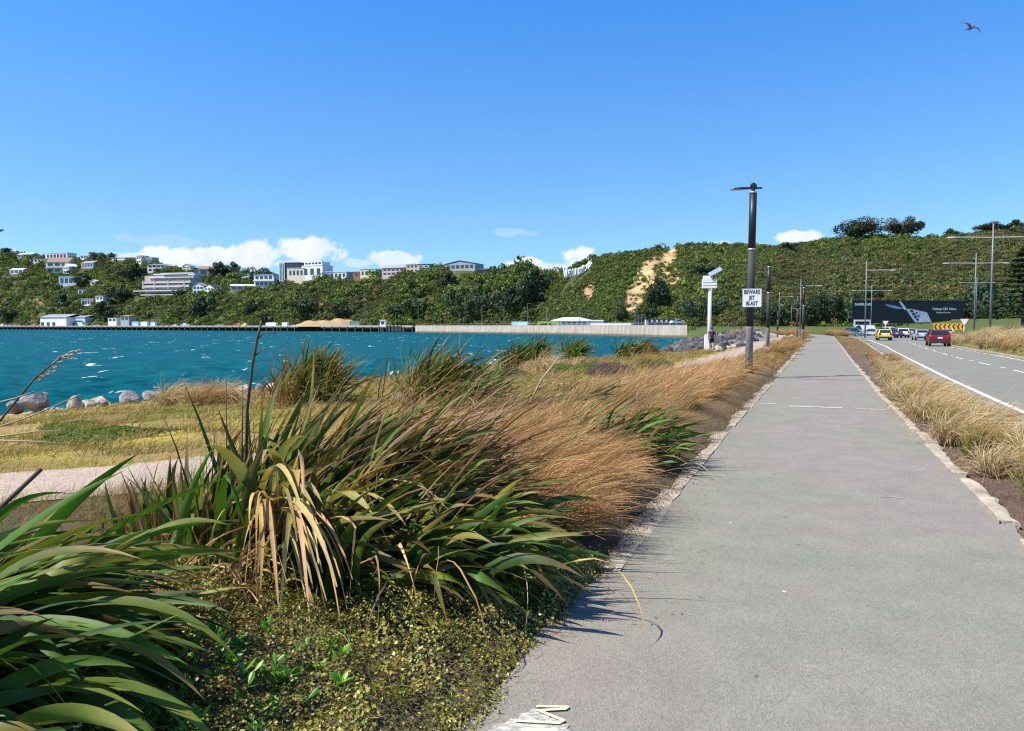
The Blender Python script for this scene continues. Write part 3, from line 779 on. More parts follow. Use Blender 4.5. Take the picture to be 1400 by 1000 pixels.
ROOFM = dict(grey=M_roofg, white=M_roofw, dark=M_roofd, brown=M_roofb, mint=M_roofm)
def gable(mb, x0, x1, y0, y1, z, rise, over=.4, along='x'):
    if along == 'x':
        ym = (y0 + y1) / 2; pr = [(y0 - over, z), (ym, z + rise), (y1 + over, z), (y1 + over, z + .25), (ym, z + rise + .3), (y0 - over, z + .25)]
        pts = [(x0 - over, a, b) for a, b in pr] + [(x1 + over, a, b) for a, b in pr]
    else:
        xm = (x0 + x1) / 2; pr = [(x0 - over, z), (xm, z + rise), (x1 + over, z), (x1 + over, z + .25), (xm, z + rise + .3), (x0 - over, z + .25)]
        pts = [(a, y0 - over, b) for a, b in pr] + [(a, y1 + over, b) for a, b in pr]
    mb.add(pts, [(0, 1, 4, 5), (1, 2, 3, 4), (11, 10, 7, 6), (10, 9, 8, 7), (0, 6, 7, 1), (1, 7, 8, 2), (2, 8, 9, 3), (3, 9, 10, 4), (4, 10, 11, 5), (5, 11, 6, 0)]); return mb
def windows(o, x0, x1, z0, z1, n, y, mat=None, fill=.7, name='window'):
    step = (x1 - x0) / n
    for i in range(n):
        c = x0 + step * (i + .5); wd = step * fill
        MB().box((c, y - .04, (z0 + z1) / 2), (wd, .16, z1 - z0)).build(name, mat or M_glass, o)
def side_windows(o, x, y0, y1, z0, z1, n):
    st = (y1 - y0) / n
    for i in range(n): MB().box((x, y0 + st * (i + .5), (z0 + z1) / 2), (.16, st * .6, z1 - z0)).build('window', M_glass, o)
def house(label, px, py, wpx, hpx, wall='white', roof='grey', kind='flat', rz=0.0, dep=.8, st=1, nw=3, h=west, name='house', cat='house', win=True, lift=1.2, deck=False, Yd=None, group=None):
    p = h.at(px, py) if Yd is None else P(px, py, Yd); Y = p[1]
    W = wpx * Y / FPX; H = hpx * Y / FPX; D = W * dep
    CLEAR.append((p[0], p[1] + D * .45, max(W, D) * .55)); CLEAR.append((p[0], p[1] - W * .2, W * .42))
    o = empty(name, (p[0], p[1] + D * .5, p[2]), label, cat, group, rz - .3)
    rise = 0
    if kind in ('gable', 'gable_end'): rise = H * .32
    elif kind == 'shed': rise = H * .22
    Hw = H - rise - (.35 if kind == 'flat' else 0)
    x, y = W / 2, D / 2
    wl = MB().box((0, 0, Hw / 2 - 2.5), (W, D, Hw + 5))
    if kind == 'gable': wl.add([(-x, -y, Hw), (-x, y, Hw), (-x, 0, Hw + rise), (x, -y, Hw), (x, y, Hw), (x, 0, Hw + rise)], [(1, 0, 2), (3, 4, 5)])
    if kind == 'gable_end': wl.add([(-x, -y, Hw), (x, -y, Hw), (0, -y, Hw + rise), (-x, y, Hw), (x, y, Hw), (0, y, Hw + rise)], [(0, 1, 2), (4, 3, 5)])
    wl.build('wall', WALLM[wall], o)
    rf = MB()
    if kind == 'flat': rf.box((0, 0, Hw + .18), (W + .7, D + .7, .35))
    elif kind == 'shed': rf.add([(-x - .4, -y - .5, Hw), (x + .4, -y - .5, Hw), (x + .4, y + .4, Hw + rise), (-x - .4, y + .4, Hw + rise), (-x - .4, -y - .5, Hw + .3), (x + .4, -y - .5, Hw + .3), (x + .4, y + .4, Hw + rise + .3), (-x - .4, y + .4, Hw + rise + .3)], [(3, 2, 1, 0), (4, 5, 6, 7), (0, 1, 5, 4), (1, 2, 6, 5), (2, 3, 7, 6), (3, 0, 4, 7)])
    elif kind == 'gable': gable(rf, -x, x, -y, y, Hw, rise)
    else: gable(rf, -x, x, -y, y, Hw, rise, along='y')
    rf.build('roof', ROOFM[roof], o)
    if win:
        sh = Hw / st
        for k in range(st):
            windows(o, -x * .92, x * .92, k * sh + sh * .3 + .1, k * sh + sh * .82, nw, -y)
        if W > 6: side_windows(o, -x, -y * .8, y * .8, sh * .3 + .1, sh * .8, 2)
    if deck:
        MB().box((0, -y - .9, Hw / st * (st - 1) + .05), (W, 1.8, .2)).box((0, -y - 1.75, Hw / st * (st - 1) + .6), (W, .08, .9)).build('balcony', M_roofw, o)
    return o
gr = None
H_ = house
H_('long flat-roofed pale house along the top of the far left ridge', 79, 349, 38, 9, 'white', 'white', 'flat', st=1, nw=6, dep=.4)
H_('white gabled house at the far left end of the hilltop', 12, 350, 14, 9, 'white', 'white', 'gable_end', nw=2)
H_('grey-roofed low house behind the left hilltop gable', 35, 353, 26, 7, 'grey', 'white', 'gable', nw=4, dep=.5)
H_('white split-level house below the left hilltop, long and narrow', 53, 360, 26, 7, 'white', 'grey', 'shed', nw=4, dep=.5)
H_('large cream house with a brown gable roof on the left hillside', 78, 374, 30, 22, 'cream', 'brown', 'gable', .35, st=2, nw=3, deck=True)
H_('pale blue wing house joined beside the large brown-roofed house', 93, 374, 16, 13, 'blue', 'white', 'gable_end', -.3, st=2, nw=2)
H_('blue flat-roofed house with an overhanging white slab', 95, 391, 28, 13, 'blue', 'white', 'flat', .2, nw=4)
H_('tiny white house on the ridge above the grey-blue house', 117, 352, 14, 7, 'white', 'grey', 'gable', nw=3)
H_('grey blue gabled house among trees on the upper left slope', 122, 367, 27, 10, 'grey', 'grey', 'gable', -.2, nw=4, dep=.5)
H_('small pale-roofed house at the far left edge, mid slope', 24, 375, 24, 8, 'blue', 'white', 'gable', nw=3, dep=.5)
H_('small white cottage above the two-block white house', 113, 405, 12, 9, 'white', 'grey', 'flat', .2, nw=2)
H_('small cream cottage half hidden in bush left of the apartments', 128, 390, 9, 7, 'cream', 'mint', 'gable_end', nw=1)
H_('low white house with a long balcony, left of the two-block pair', 120, 419, 18, 10, 'white', 'white', 'flat', .15, nw=4, dep=.6, deck=True)
H_('taller white cube house, right of the low balconied one', 138, 418, 14, 13, 'white', 'white', 'flat', -.1, st=2, nw=2)
H_('cream block house with dark side on the ridge over the apartments', 193, 361, 14, 11, 'cream', 'grey', 'flat', -.4, nw=2, st=2)
H_('dark grey ridge house stepping down beside the cream block', 206, 361, 13, 9, 'grey', 'grey', 'flat', -.2, nw=3)
H_('long thin white roofed house along the ridge skyline', 167, 350, 34, 4, 'white', 'white', 'shed', win=False, dep=.3)
H_('white modern house with sloping roofs just behind the apartments', 215, 372, 26, 12, 'white', 'grey', 'shed', .2, nw=4, st=2)
H_('little pale house left of the apartment building', 190, 382, 12, 8, 'blue', 'white', 'flat', nw=2)
H_('cream boxy house on the skyline right of the apartments', 256, 366, 13, 10, 'cream', 'grey', 'gable_end', nw=2, st=2)
H_('dark flat box house beside the cream skyline box', 271, 366, 14, 7, 'dark', 'grey', 'flat', nw=3)
H_('low house with a mint green roof right of the apartments', 330, 397, 32, 8, 'cream', 'mint', 'gable', .5, nw=4, dep=.5)
H_('white gabled villa tight against the apartments right end', 272, 402, 16, 15, 'white', 'grey', 'gable_end', .15, st=2, nw=3)
H_('white villa with a dark gable, right of its twin by the apartments', 289, 403, 18, 14, 'white', 'dark', 'gable_end', -.2, st=2, nw=3)
H_('grey hip-roofed house on the slope above the white villas', 283, 378, 24, 14, 'grey', 'brown', 'gable', .4, nw=2, dep=.7)
H_('glassy white house with framed balconies on the slope edge', 363, 393, 29, 17, 'white', 'white', 'flat', .1, st=2, nw=4, deck=True)
H_('pale single-storey house below the glassy framed house', 336, 385, 12, 7, 'white', 'grey', 'gable', nw=2)
# terraced apartments: slabs stepping back up the slope
p = west.at(226, 404); k = p[1] / FPX * 1.12
o = empty('apartment_building', (p[0], p[1], p[2]), 'terraced apartment block with long white balcony slabs and mauve walls', 'building', None, -.28)
CLEAR.append((p[0], p[1] + 17, 30))
for i, (xa, xb, zz, dy) in enumerate([(-37, 26, 0.5, 0), (-48, 29, 5.5, 0), (-35, 33, 10.3, 5), (-35, 35, 15.2, 7), (-27, 40, 21.5, 9), (-8, 39, 26.5, 11)]):
    sc = k * 1.0; xa, xb = xa * sc, xb * sc; zz *= sc
    MB().box(((xa + xb) / 2, 3.2 + dy * .1, zz), (xb - xa, 5.2, .9)).build('balcony', M_roofw, o)
    if i in (2, 3): MB().box(((xa + xb) / 2, 1.6, zz + 1.1), (xb - xa, .2, 1.3)).build('parapet', M_mauve, o)
MB().box((-2 * k, 13, 12 * k - 5), (66 * k, 16, 24 * k + 10)).build('wall', M_mauve, o)
for zz in (2.6, 8.0, 12.8, 18.2, 23.9): MB().box((-1 * k, 5.4 if zz > 5 else 4.9, zz * k), (58 * k, .5, 2.6 * k)).build('window', M_glass, o)
MB().box((4 * k, 16, 25.5 * k), (60 * k, 15, 2.2)).build('roof', M_roofw, o)
for xx in (-34, -17, 3, 26): MB().box((xx * k, 3.0, 13 * k), (2.0 * k, 3.6, 10 * k)).build('pillar', M_mauve, o)
MB().add([(30 * k, 6, 0), (46 * k, 6, 0), (36 * k, 6, 24 * k), (30 * k, 6, 24 * k), (30 * k, 16, 0), (46 * k, 16, 0), (36 * k, 16, 24 * k), (30 * k, 16, 24 * k)], [(0, 1, 2, 3), (5, 4, 7, 6), (1, 5, 6, 2), (3, 2, 6, 7), (4, 0, 3, 7)]).build('stairwell', M_mauve, o)
# ridge cluster
def block(label, px, py, wpx, hpx, wallm, roofm, rz=0, dep=.7, rows=2, nw=4, name='apartment_block', cat='building', band=False, lift=0, fwd=0):
    p = west.at(px, py); p = P(px, py, p[1] - fwd) if fwd else p; Y = p[1]; W = wpx * Y / FPX; H = hpx * Y / FPX; D = W * dep
    CLEAR.append((p[0], p[1] + D * .4 + fwd * 2, max(W, D) * (.45 if fwd else .62))); CLEAR.extend([] if fwd else [(p[0] - W * .25, p[1] - W * .2, W * .33), (p[0] + W * .25, p[1] - W * .2, W * .33)])
    o = empty(name, (p[0], p[1] + D / 2, p[2]), label, cat, None, rz - .3)
    MB().box((0, 0, H / 2 - 3), (W, D, H + 6)).build('wall', wallm, o); MB().box((0, 0, H + .2), (W + .5, D + .5, .4)).build('roof', roofm, o)
    for r in range(rows):
        z0 = H * (r + .35) / rows; z1 = H * (r + .8) / rows
        if band: windows(o, -W * .46, W * .46, z0, z1, 1, -D / 2, fill=1.0)
        else: windows(o, -W * .46, W * .46, z0, z1, nw, -D / 2, fill=.55)
        side_windows(o, -W / 2, -D * .45, D * .45, z0, z1, 2)
    return o, W, D, H
o, W, D, H = block('dark glass apartment block with a pale end bay on the ridge', 398, 377, 30, 25, M_wdark, M_roofg, .1, .7, 4, 4)
MB().box((-W * .36, -D / 2 - .4, H / 2), (W * .28, .8, H)).build('end_bay', M_wblue, o)
for kx in (-.44, -.36, -.28): MB().box((W * kx, -D / 2 - .85, H / 2), (W * .035, .1, H * .92)).build('window', M_glass, o)
o, W, D, H = block('tall white block on the ridge, right of the dark glass one', 431, 368, 36, 19, M_white, M_roofw, -.15, .6, 1, 3, lift=0)
MB().box((0, 0, H + 2.0), (W * .85, D * .8, 3.2)).build('penthouse', M_white, o); windows(o, -W * .4, W * .4, H + 1.3, H + 2.9, 5, -D * .4, fill=.75)
block('long cream low block in front of the tall white block', 419, 381, 56, 14, M_wcream, M_roofw, .02, .22, 1, 9, fwd=6)
block('grey end wing right of the long cream block', 452, 378, 14, 10, M_wgrey, M_roofw, .05, .8, 1, 2, 'house', 'house')
block('small white box house beside the long cream block', 466, 377, 19, 10, M_white, M_roofw, .05, .6, 1, 3, 'house', 'house')
block('dark low box house between the white box and the cream house', 484, 376, 17, 9, M_wdark, M_roofg, .05, .6, 1, 3, 'house', 'house')
block('brick red house with flat roofs behind the cream ridge house', 498, 366, 28, 9, M_wbrick, M_roofw, .05, .6, 1, 4, 'house', 'house')
block('cream house with dark square windows right of the brick one', 506, 375, 25, 11, M_wcream, M_roofg, -.1, .6, 1, 4, 'house', 'house')
H_('pinkish ridge house with a low grey gable roof', 541, 372, 36, 15, 'pink', 'grey', 'gable', -.1, st=2, nw=5, dep=.5)
block('beige flat-topped block right of the pinkish gable house', 566, 365, 20, 11, M_wbeige, M_roofg, -.15, .6, 2, 3, 'house', 'house')
block('dark grey flat block at the right end of the ridge row', 581, 363, 17, 9, M_wgrey, M_roofd, -.1, .6, 1, 2, 'house', 'house')
H_('small white annex below the dark grey ridge block', 582, 366, 11, 5, 'white', 'white', 'flat', nw=2)
o = H_('wide house with a broad charcoal gable roof on the ridge', 634, 364, 46, 13, 'grey', 'dark', 'gable_end', -.1, nw=6, dep=.6)
o = H_('grey hip-roofed wing left of the broad charcoal gable', 617, 364, 24, 11, 'grey', 'grey', 'gable', -.1, nw=3, dep=.6)
H_('small dark house at the right end of the ridge below the gable', 663, 370, 16, 7, 'dark', 'dark', 'gable', -.1, nw=2, dep=.6)
H_('tiny white hut on the skyline at the notch', 738, 374, 4, 5, 'white', 'white', 'gable_end', nw=1)
# ------------------------------------------------------------------ shore: sheds, wharf, sea wall
def shoreP(px, extra=8, z=1.6):
    Y = float(wallY(px)) + extra; return np.array(((px - 700) / FPX * Y, Y, z))
p = shoreP(95, 36); k = p[1] / FPX
o = empty('shed', p, 'long white shed with a grey corrugated roof behind the wharf', 'shed', None, -.32)
W, D, H = 62 * k, 24, 11.5 * k
MB().box((-9 * k, 0, H / 2 - 1), (46 * k, D, H + 2)).build('wall', M_white, o); MB().box((24 * k, 6, H / 2 - 1), (20 * k, D * .8, H + 2)).build('wing', M_wblue, o)  # pale blue right part: the shed's shaded side put into the colour
m = MB(); gable(m, -32 * k, 14 * k, -D / 2, D / 2, H, 4.2 * k, .6, 'x'); m.build('roof', M_roofg, o)
m = MB(); gable(m, 14.6 * k, 34 * k, 6 - D * .4, 6 + D * .4, H, 3.0 * k, .5, 'x'); m.build('roof', M_roofg, o)
for xx in (-28, -18, -8): MB().box((xx * k, -D / 2 - .05, 2.6 * k), (5 * k, .3, 5 * k)).build('door', M_wdark, o)
MB().box((24 * k, 6 - D * .4 - .05, 6.5 * k), (12 * k, .2, 1.6 * k)).build('window', M_glass, o)
H_('small dark-roofed hut on the shore right of the white shed', 172, 440, 14, 9, 'grey', 'brown', 'shed', nw=2, Yd=float(wallY(172)) + 20)
H_('low white shore hut left of the dark-roofed hut', 155, 441, 14, 6, 'white', 'white', 'flat', nw=2, Yd=float(wallY(155)) + 18)
def container(label, px, wpx, hpx, m, extra=6, rz=-.35, name='shipping_container', cat='container', z=1.6, dep=2.6):
    p = shoreP(px, extra, z); k = p[1] / FPX; W, H = wpx * k, hpx * k
    o = empty(name, p, label, cat, None, rz); mb = MB()
    n = max(6, int(W / .5)); V = []
    for i in range(n + 1):
        x = -W / 2 + W * i / n; y = -dep / 2 + (.08 if i % 2 else 0)
        V += [(x, y, .15), (x, y, H - .12)]
    mb.add(V, [(2 * i, 2 * i + 2, 2 * i + 3, 2 * i + 1) for i in range(n)]); mb.box((0, .1, H / 2), (W - .02, dep - .25, H - .3)); mb.build('body', m, o)
    MB().box((0, 0, .1), (W + .06, dep + .06, .2)).box((0, 0, H - .1), (W + .06, dep + .06, .2)).box((-W / 2, -dep / 2, H / 2), (.2, .2, H)).box((W / 2, -dep / 2, H / 2), (.2, .2, H)).build('frame', m, o)
    return o
M_cyan = pm('pale_cyan_steel', (.42, .62, .66), .1, .5, .5); M_green = pm('green_steel', (.16, .30, .22), .12, .5, .5); M_navy = pm('navy_steel', (.035, .045, .085), .2, .5, .5); M_lime = pm('lime_panel', (.42, .55, .07), .1, .5, .5); M_orange = pm('orange_paint', (.62, .20, .05), .1, .5, .5)
container('pale cyan container on the wharf apron below the terraced apartments', 187, 11, 6, M_cyan); container('white container tight beside the pale cyan one', 199, 11, 6, M_white); container('grey blue container, last of the wharf row of three', 211, 8, 5.5, M_wblue, 8)
container('green container standing at the earth mound', 486, 13, 7, M_green, 10, -.1); container('pale blue long container on top of the sea wall', 712, 24, 6, M_cyan, 6, -.5)
container('short grey container left of the earth mound', 372, 16, 5, M_white, 9); container('small white container right of the grey one by the mound', 391, 8, 5, M_white, 10)
H_('white site cabin standing at the wharf end right of the mound', 524, 446.6, 8, 9, 'white', 'white', 'flat', nw=1, Yd=float(wallY(524)) + 8, name='site_cabin', cat='cabin')
# long navy containers and dark tanks by the slip
o = container('long navy blue container block at the foot of the bare slip', 906, 40, 7.5, M_navy, 48, -.05, dep=6, z=2.0)
for xx in np.linspace(-4.6, 4.6, 6): MB().box((xx, -3.05, 1.5), (.75, .2, .8)).build('window', M_wblue, o)
o = container('white trailer box at the left end of the navy containers', 886, 8, 7, M_white, 44, -.05, dep=3, z=2.0)
for i, (px, lab) in enumerate(((869.5, 'dark upright silo beside the navy containers, leftmost of three'), (873.5, 'dark upright silo beside the navy containers, middle of three'), (877.5, 'dark upright silo beside the navy containers, rightmost of three'))):
    p = shoreP(px, 46, 1.9); m = empty('silo', p, lab, 'silo', 'dark silos by the slip'); MB().tube([(0, 0, 0), (0, 0, 4.0)], .52, 14).build('tank', M_wdark, m); MB().tube([(0, 0, 4.0), (0, 0, 4.5)], [.5, .06], 14).build('cap', M_wdark, m)
o = container('long low white trailer parked along the sea wall road', 836, 60, 4.2, M_white, 16, -.55, dep=2.4, name='trailer', cat='trailer')
# white shore building with lime canopy
p = shoreP(783, 40, 1.7); k = p[1] / FPX
o = empty('shore_building', p, 'white low building with hipped roof and lime green canopy', 'building', None, -.35)
MB().box((0, 0, 2.6 * k * 1.1), (52 * k, 10, 9 * k)).build('wall', M_white, o)
MB().add([(-27 * k, -6, 7 * k), (27 * k, -6, 7 * k), (27 * k, 6, 7 * k), (-27 * k, 6, 7 * k), (-14 * k, 0, 11.5 * k), (10 * k, 0, 11.5 * k)], [(0, 1, 5, 4), (1, 2, 5), (2, 3, 4, 5), (3, 0, 4), (3, 2, 1, 0)]).build('roof', M_roofw, o)
MB().box((34 * k, 1, 3 * k), (20 * k, 8, 7 * k)).build('wing', M_wblue, o); MB().box((34 * k, 1, 7 * k), (22 * k, 9, .5)).build('wing_roof', M_roofw, o)
MB().box((-30 * k, -3, 5 * k), (30 * k, 6, 1.4 * k)).build('canopy', M_lime, o)
for xx in (-44, -30, -16.5): MB().box((xx * k, -5.5, 2.2 * k), (.5, .5, 4.6 * k)).build('canopy_post', M_lime, o)
windows(o, -12 * k, 24 * k, 2 * k, 5 * k, 5, -5.0)
# ---- wharf
wp = np.array([((u - 700) / FPX * float(wallY(u)), float(wallY(u))) for u in np.linspace(-420, 565, 40)])
seg = np.linalg.norm(np.diff(wp, axis=0), axis=1); cum = np.r_[0, np.cumsum(seg)]
o = empty('wharf', (wp[-1][0], wp[-1][1], -2), 'long timber wharf on rows of piles across the bay', 'wharf')
off = np.array((wp[-1][0], wp[-1][1], -2.0))
nrmw = np.array([-(wp[-1] - wp[0])[1], (wp[-1] - wp[0])[0]]); nrmw /= np.linalg.norm(nrmw); nrmw = nrmw if nrmw[1] > 0 else -nrmw
def strip3(a, b, z0, z1, name, m):
    V = []; q = wp
    for x, y in q:
        n = nrmw; V += [(x + n[0] * a, y + n[1] * a, z0), (x + n[0] * a, y + n[1] * a, z1), (x + n[0] * b, y + n[1] * b, z1), (x + n[0] * b, y + n[1] * b, z0)]
    V = np.array(V) - off; F = grid_faces(len(q), 4); F2 = np.array([(i * 4 + 3, i * 4, i * 4 + 4, i * 4 + 7) for i in range(len(q) - 1)])
    b_ = MB().add(V, np.concatenate((F, F2))); b_.poly(V[-4:]); return b_.build(name, m, o)
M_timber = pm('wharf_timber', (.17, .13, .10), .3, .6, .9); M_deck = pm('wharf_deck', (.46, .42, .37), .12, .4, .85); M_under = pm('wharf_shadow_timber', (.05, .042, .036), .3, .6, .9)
strip3(-.6, 20, .95, 1.55, 'deck', M_deck); strip3(-.75, -.55, .2, .95, 'fender_beam', M_under); strip3(-.7, -.4, 1.6, 1.9, 'rail', M_wbeige); strip3(5, 5.4, -2.6, .9, 'back_wall', M_under)
tot_l = cum[-1]; sp = 8.5
for i in range(100):
    L = tot_l - i * sp
    if L < 0: break
    x = np.interp(L, cum, wp[:, 0]); y = np.interp(L, cum, wp[:, 1])
    MB().tube([np.array((x - nrmw[0] * .9, y - nrmw[1] * .9, -3.2)) - off, np.array((x - nrmw[0] * .9, y - nrmw[1] * .9, 1.3)) - off], .34, 8).build('pile', M_wbeige if i < 0 else M_timber, o)
# dark mooring end of the wharf
p = shoreP(548, 2, 0); k = p[1] / FPX
o = empty('mooring_platform', p + np.array((0, 0, -2.0)), 'black timber mooring platform at the wharf end by the sea wall', 'platform', None, -.55)
MB().box((0, 0, 3.1), (42 * k, 5, .9)).build('deck', M_under, o); MB().box((0, -2.55, 1.6), (42 * k, .2, 2.6)).build('timber_face', M_wdark, o)
for xx in np.linspace(-19, 19, 7): MB().tube([(xx * k, -2.9, -1.5), (xx * k, -2.9, 3.9)], .25, 8).build('pile', M_under, o)
# ---- sea wall
us = np.concatenate((np.linspace(569, 900, 60), np.linspace(905, 938, 8)))
V = []; 
for u in us:
    Y = float(wallY(u)); x = (u - 700) / FPX * Y; V += [(x, Y - 2.6, -3.5), (x, Y - 1.7, -1.2), (x, Y - .9, 1.55), (x, Y - .9, 1.95), (x, Y - .2, 1.95), (x, Y, 1.5)]
t = NT('stained_sea_wall'); v = t.coord('World'); n1 = t.noise(t.coord('World', (.5, .5, .12)), .9, 6, .7); sx = t.n('ShaderNodeSeparateXYZ'); t.set(sx, 0, v)
col = t.mix(t.ramp(n1, [(.38, 0), (.62, 1)]), (.31, .265, .21), (.43, .385, .315)); col = t.mix(t.ramp(t.math('MULTIPLY_ADD', n1, 1.4, sx.outputs[2]), [(0, 0), (.02, 0)]), col, col)
tide = t.ramp(t.math('MULTIPLY_ADD', sx.outputs[2], .3, t.math('ADD', .82, t.math('MULTIPLY', n1, .15))), [(.42, 1), (.58, 0)])
col = t.mix(tide, col, (.17, .12, .07)); M_wall = t.done(t.principled(col, .9, 0, .2, t.bump(n1, .4, .2)))
o = empty('sea_wall', (V[0][0], V[0][1], -2), 'pale stained concrete sea wall curving along the far side of the bay', 'sea wall')
b = MB().add(np.array(V) - np.array(o.location), grid_faces(len(us), 6)[:, ::-1]); b.build('wall', M_wall, o)
b = MB()
for i in range(0, len(us) - 1, 2):
    a_ = np.array(V[i * 6 + 3]) - np.array(o.location); b.box(a_ + np.array((0, .1, .35)), (.14, .14, .7))
b2 = MB().tube([np.array(V[i * 6 + 3]) - np.array(o.location) + np.array((0, .1, .68)) for i in range(len(us))], .06, 6); b.merge(b2); b.build('handrail', M_wgrey, o)
# brown earth mound on the reclamation
X, Y2 = np.meshgrid(np.linspace(-1, 1, 40), np.linspace(-1, 1, 20)); hgt = np.clip(1 - (X ** 2 + Y2 ** 2), 0, 1) ** .7 * (1 + .15 * np.sin(X * 7) + .1 * np.sin(X * 17 + Y2 * 5))
p = shoreP(456, 17, 1.5); k = p[1] / FPX; b = MB().add(np.stack((X * 55 * k, Y2 * 9, hgt * 9.5 * k - .3), -1), grid_faces(20, 40)); 
o = b.build('earth_mound', pm('dry_earth', (.36, .25, .13), .2, .3, .95, bump=.6, kind='World'), smooth=True, loc=tuple(p)); tag(o, 'brown earth stockpile behind the wharf', 'earth mound')
# ------------------------------------------------------------------ black timber path lamps
def bmat(name, c, **k): return pm(name, c, **k)
M_black = pm('black_powder_coat', (.018, .018, .02), .2, 2, .45); M_tarpole = pm('dark_weathered_timber', (.045, .043, .043), .35, 3, .75, bump=.3, stretch=(1, 1, .15)); M_greypole = pm('silvered_timber', (.20, .19, .18), .35, 3, .85, bump=.4, stretch=(1, 1, .12))
M_galv = pm('galvanised_steel', (.20, .20, .20), .15, 3, .55, .35); M_band = pm('bare_aluminium', (.55, .56, .58), .08, 4, .4, .7)
M_signw = pm('sign_white', (.76, .77, .78), .04, 2, .45); M_signk = pm('sign_black', (.012, .012, .013), .1, 2, .5); M_lens = pm('lamp_lens', (.55, .55, .5), .1, 4, .3)
def path_lamp(h=6.05, r=.135, loc=(0, 0, 0), label='', sign=False):
    o = empty('path_lamp', loc, label, 'street lamp', 'black lamps along the path')
    MB().tube([(0, 0, -.4), (0, 0, 1.45), (0, 0, 1.5)], [r * 1.0, r * .97, r * .97], 20).build('base_pole', M_greypole if sign else M_tarpole, o, True)
    MB().tube([(0, 0, 1.5), (0, 0, h * .655)], [r * .985, r * .965], 20).build('pole', M_tarpole, o, True)
    MB().tube([(0, 0, h * .655), (0, 0, h * .955)], [r * .93, r * .93], 20).build('sleeve', M_black, o, True)
    for z in (.655, .955): MB().tube([(0, 0, h * z - .02), (0, 0, h * z + .03)], r * 1.04, 20).build('collar', M_band, o, True)
    MB().tube([(0, 0, h * .955), (0, 0, h * 1.005)], [r * .5, r * .5], 14).box((0, 0, h * .99), (.2, .12, .1), bev=.01).build('bracket', M_black, o)
    hd = MB(); z = h * .978; xs_ = [.28, .05, -.12, -.42, -.62, -.72]; hw = [.035, .04, .05, .11, .09, .03]; th = [.03, .035, .035, .045, .035, .015]; dz = [.0, .0, .0, -.015, -.03, -.045]
    V = []
    for X_, w_, t_, q in zip(xs_, hw, th, dz): V += [(X_, -w_, z + q - t_ * .6), (X_, w_, z + q - t_ * .6), (X_, w_ * .8, z + q + t_), (X_, -w_ * .8, z + q + t_)]
    F = [(i * 4 + k, i * 4 + (k + 1) % 4, i * 4 + 4 + (k + 1) % 4, i * 4 + 4 + k) for i in range(5) for k in range(4)] + [(3, 2, 1, 0), (20, 21, 22, 23)]
    hd.add(np.array(V), F); q = hd.build('lamp_head', M_black, o); MB().box((-.47, 0, z - .05), (.26, .15, .012)).build('lens', M_lens, q)
    return o
p = S2(26.2, -1.95); near = path_lamp(6.1, .126, p, 'near tall black timber lamp post carrying the white warning sign', True)
near.rotation_euler = (0, R(.6), R(-6))
# the warning sign hangs on it: a thing of its own
w_ = np.array((p[0] + .02, p[1], p[2] + 2.43))
sg = empty('warning_sign', w_ + np.array((-.0, -.17, 0)), 'white square sign reading BEWARE JET BLAST in black capitals', 'sign', None, R(-14))
MB().box((0, 0, 0), (.60, .022, .60), bev=.006).build('panel', M_signw, sg)
fr = MB()
for c_, d_ in (((0, -.013, .293), (.6, .004, .014)), ((0, -.013, -.293), (.6, .004, .014)), ((.293, -.013, 0), (.014, .004, .572)), ((-.293, -.013, 0), (.014, .004, .572))): fr.box(c_, d_)
fr.build('border', M_band, sg)
for s_t, z in (('BEWARE', .185), ('JET', .0), ('BLAST', -.185)):
    tm = text_mb(s_t, .18, .002, .005); tm.xform(Matrix.Translation((0, -.014, z)) @ Matrix.Diagonal((.72, 1, 1, 1))); tm.build('lettering', M_signk, sg)
for z in (-.2, .2): MB().tube([(-.145, .165, z), (-.145, .06, z), (0, .012, z), (.145, .06, z), (.145, .165, z)], .014, 6).build('clamp', M_band, sg)
for (px, Y, h, lab) in ((1050, 55, 6.1, 'second black lamp post, standing at the bend of the pale footpath'), (1098, 80, 6.1, 'third black lamp post, tight against the left edge of the path'), (1090, 112, 6.1, 'fourth slim black lamp post just left of the third'), (1063, 120, 4.2, 'short dark post with a pale cap between the second and third lamps'), (1013, 150, 5.6, 'distant black lamp post on the lawn left of the near lamp')):
    x = xat(px, 450, Y); z = float(land(x, Y)) + (.0)
    c = copy_tree(near, (x, Y, z), R(-6), lab, 'black lamps along the path', (1, 1, h / 6.1))
# ------------------------------------------------------------------ tall road lamps
M_armpale = pm('pale_lamp_arm', (.50, .49, .46), .08, 3, .5)
def road_lamp(h, arms, r=.09):
    o = empty('road_lamp', (0, 0, -300), 'lamp', 'street lamp', 'grey steel road lamps')
    MB().tube([(0, 0, -.3), (0, 0, h * .5), (0, 0, h)], [r * 1.35, r * 1.05, r * .8], 12).box((0, 0, .05), (.5, .5, .12)).build('pole', M_galv, o, True)
    for sx, L, z in arms:
        MB().tube([(0, 0, z), (sx * L * .5, 0, z + .03), (sx * L, 0, z + .05)], [.055, .05, .045], 8).build('arm', M_armpale, o)
        hd = MB().box((sx * (L - .25), 0, z + .03), (.95, .26, .13), taper=.7, bev=.02); q = hd.build('lamp_head', M_armpale, o); MB().box((sx * (L - .25), 0, z - .045), (.55, .18, .02)).build('lens', M_lens, q)
    return o
LA = road_lamp(12.2, ((-1, 4.7, 10.7), (1, 4.7, 10.7))); LB = road_lamp(12.2, ((1, 4.3, 10.7),))
first = {0: True, 1: True}
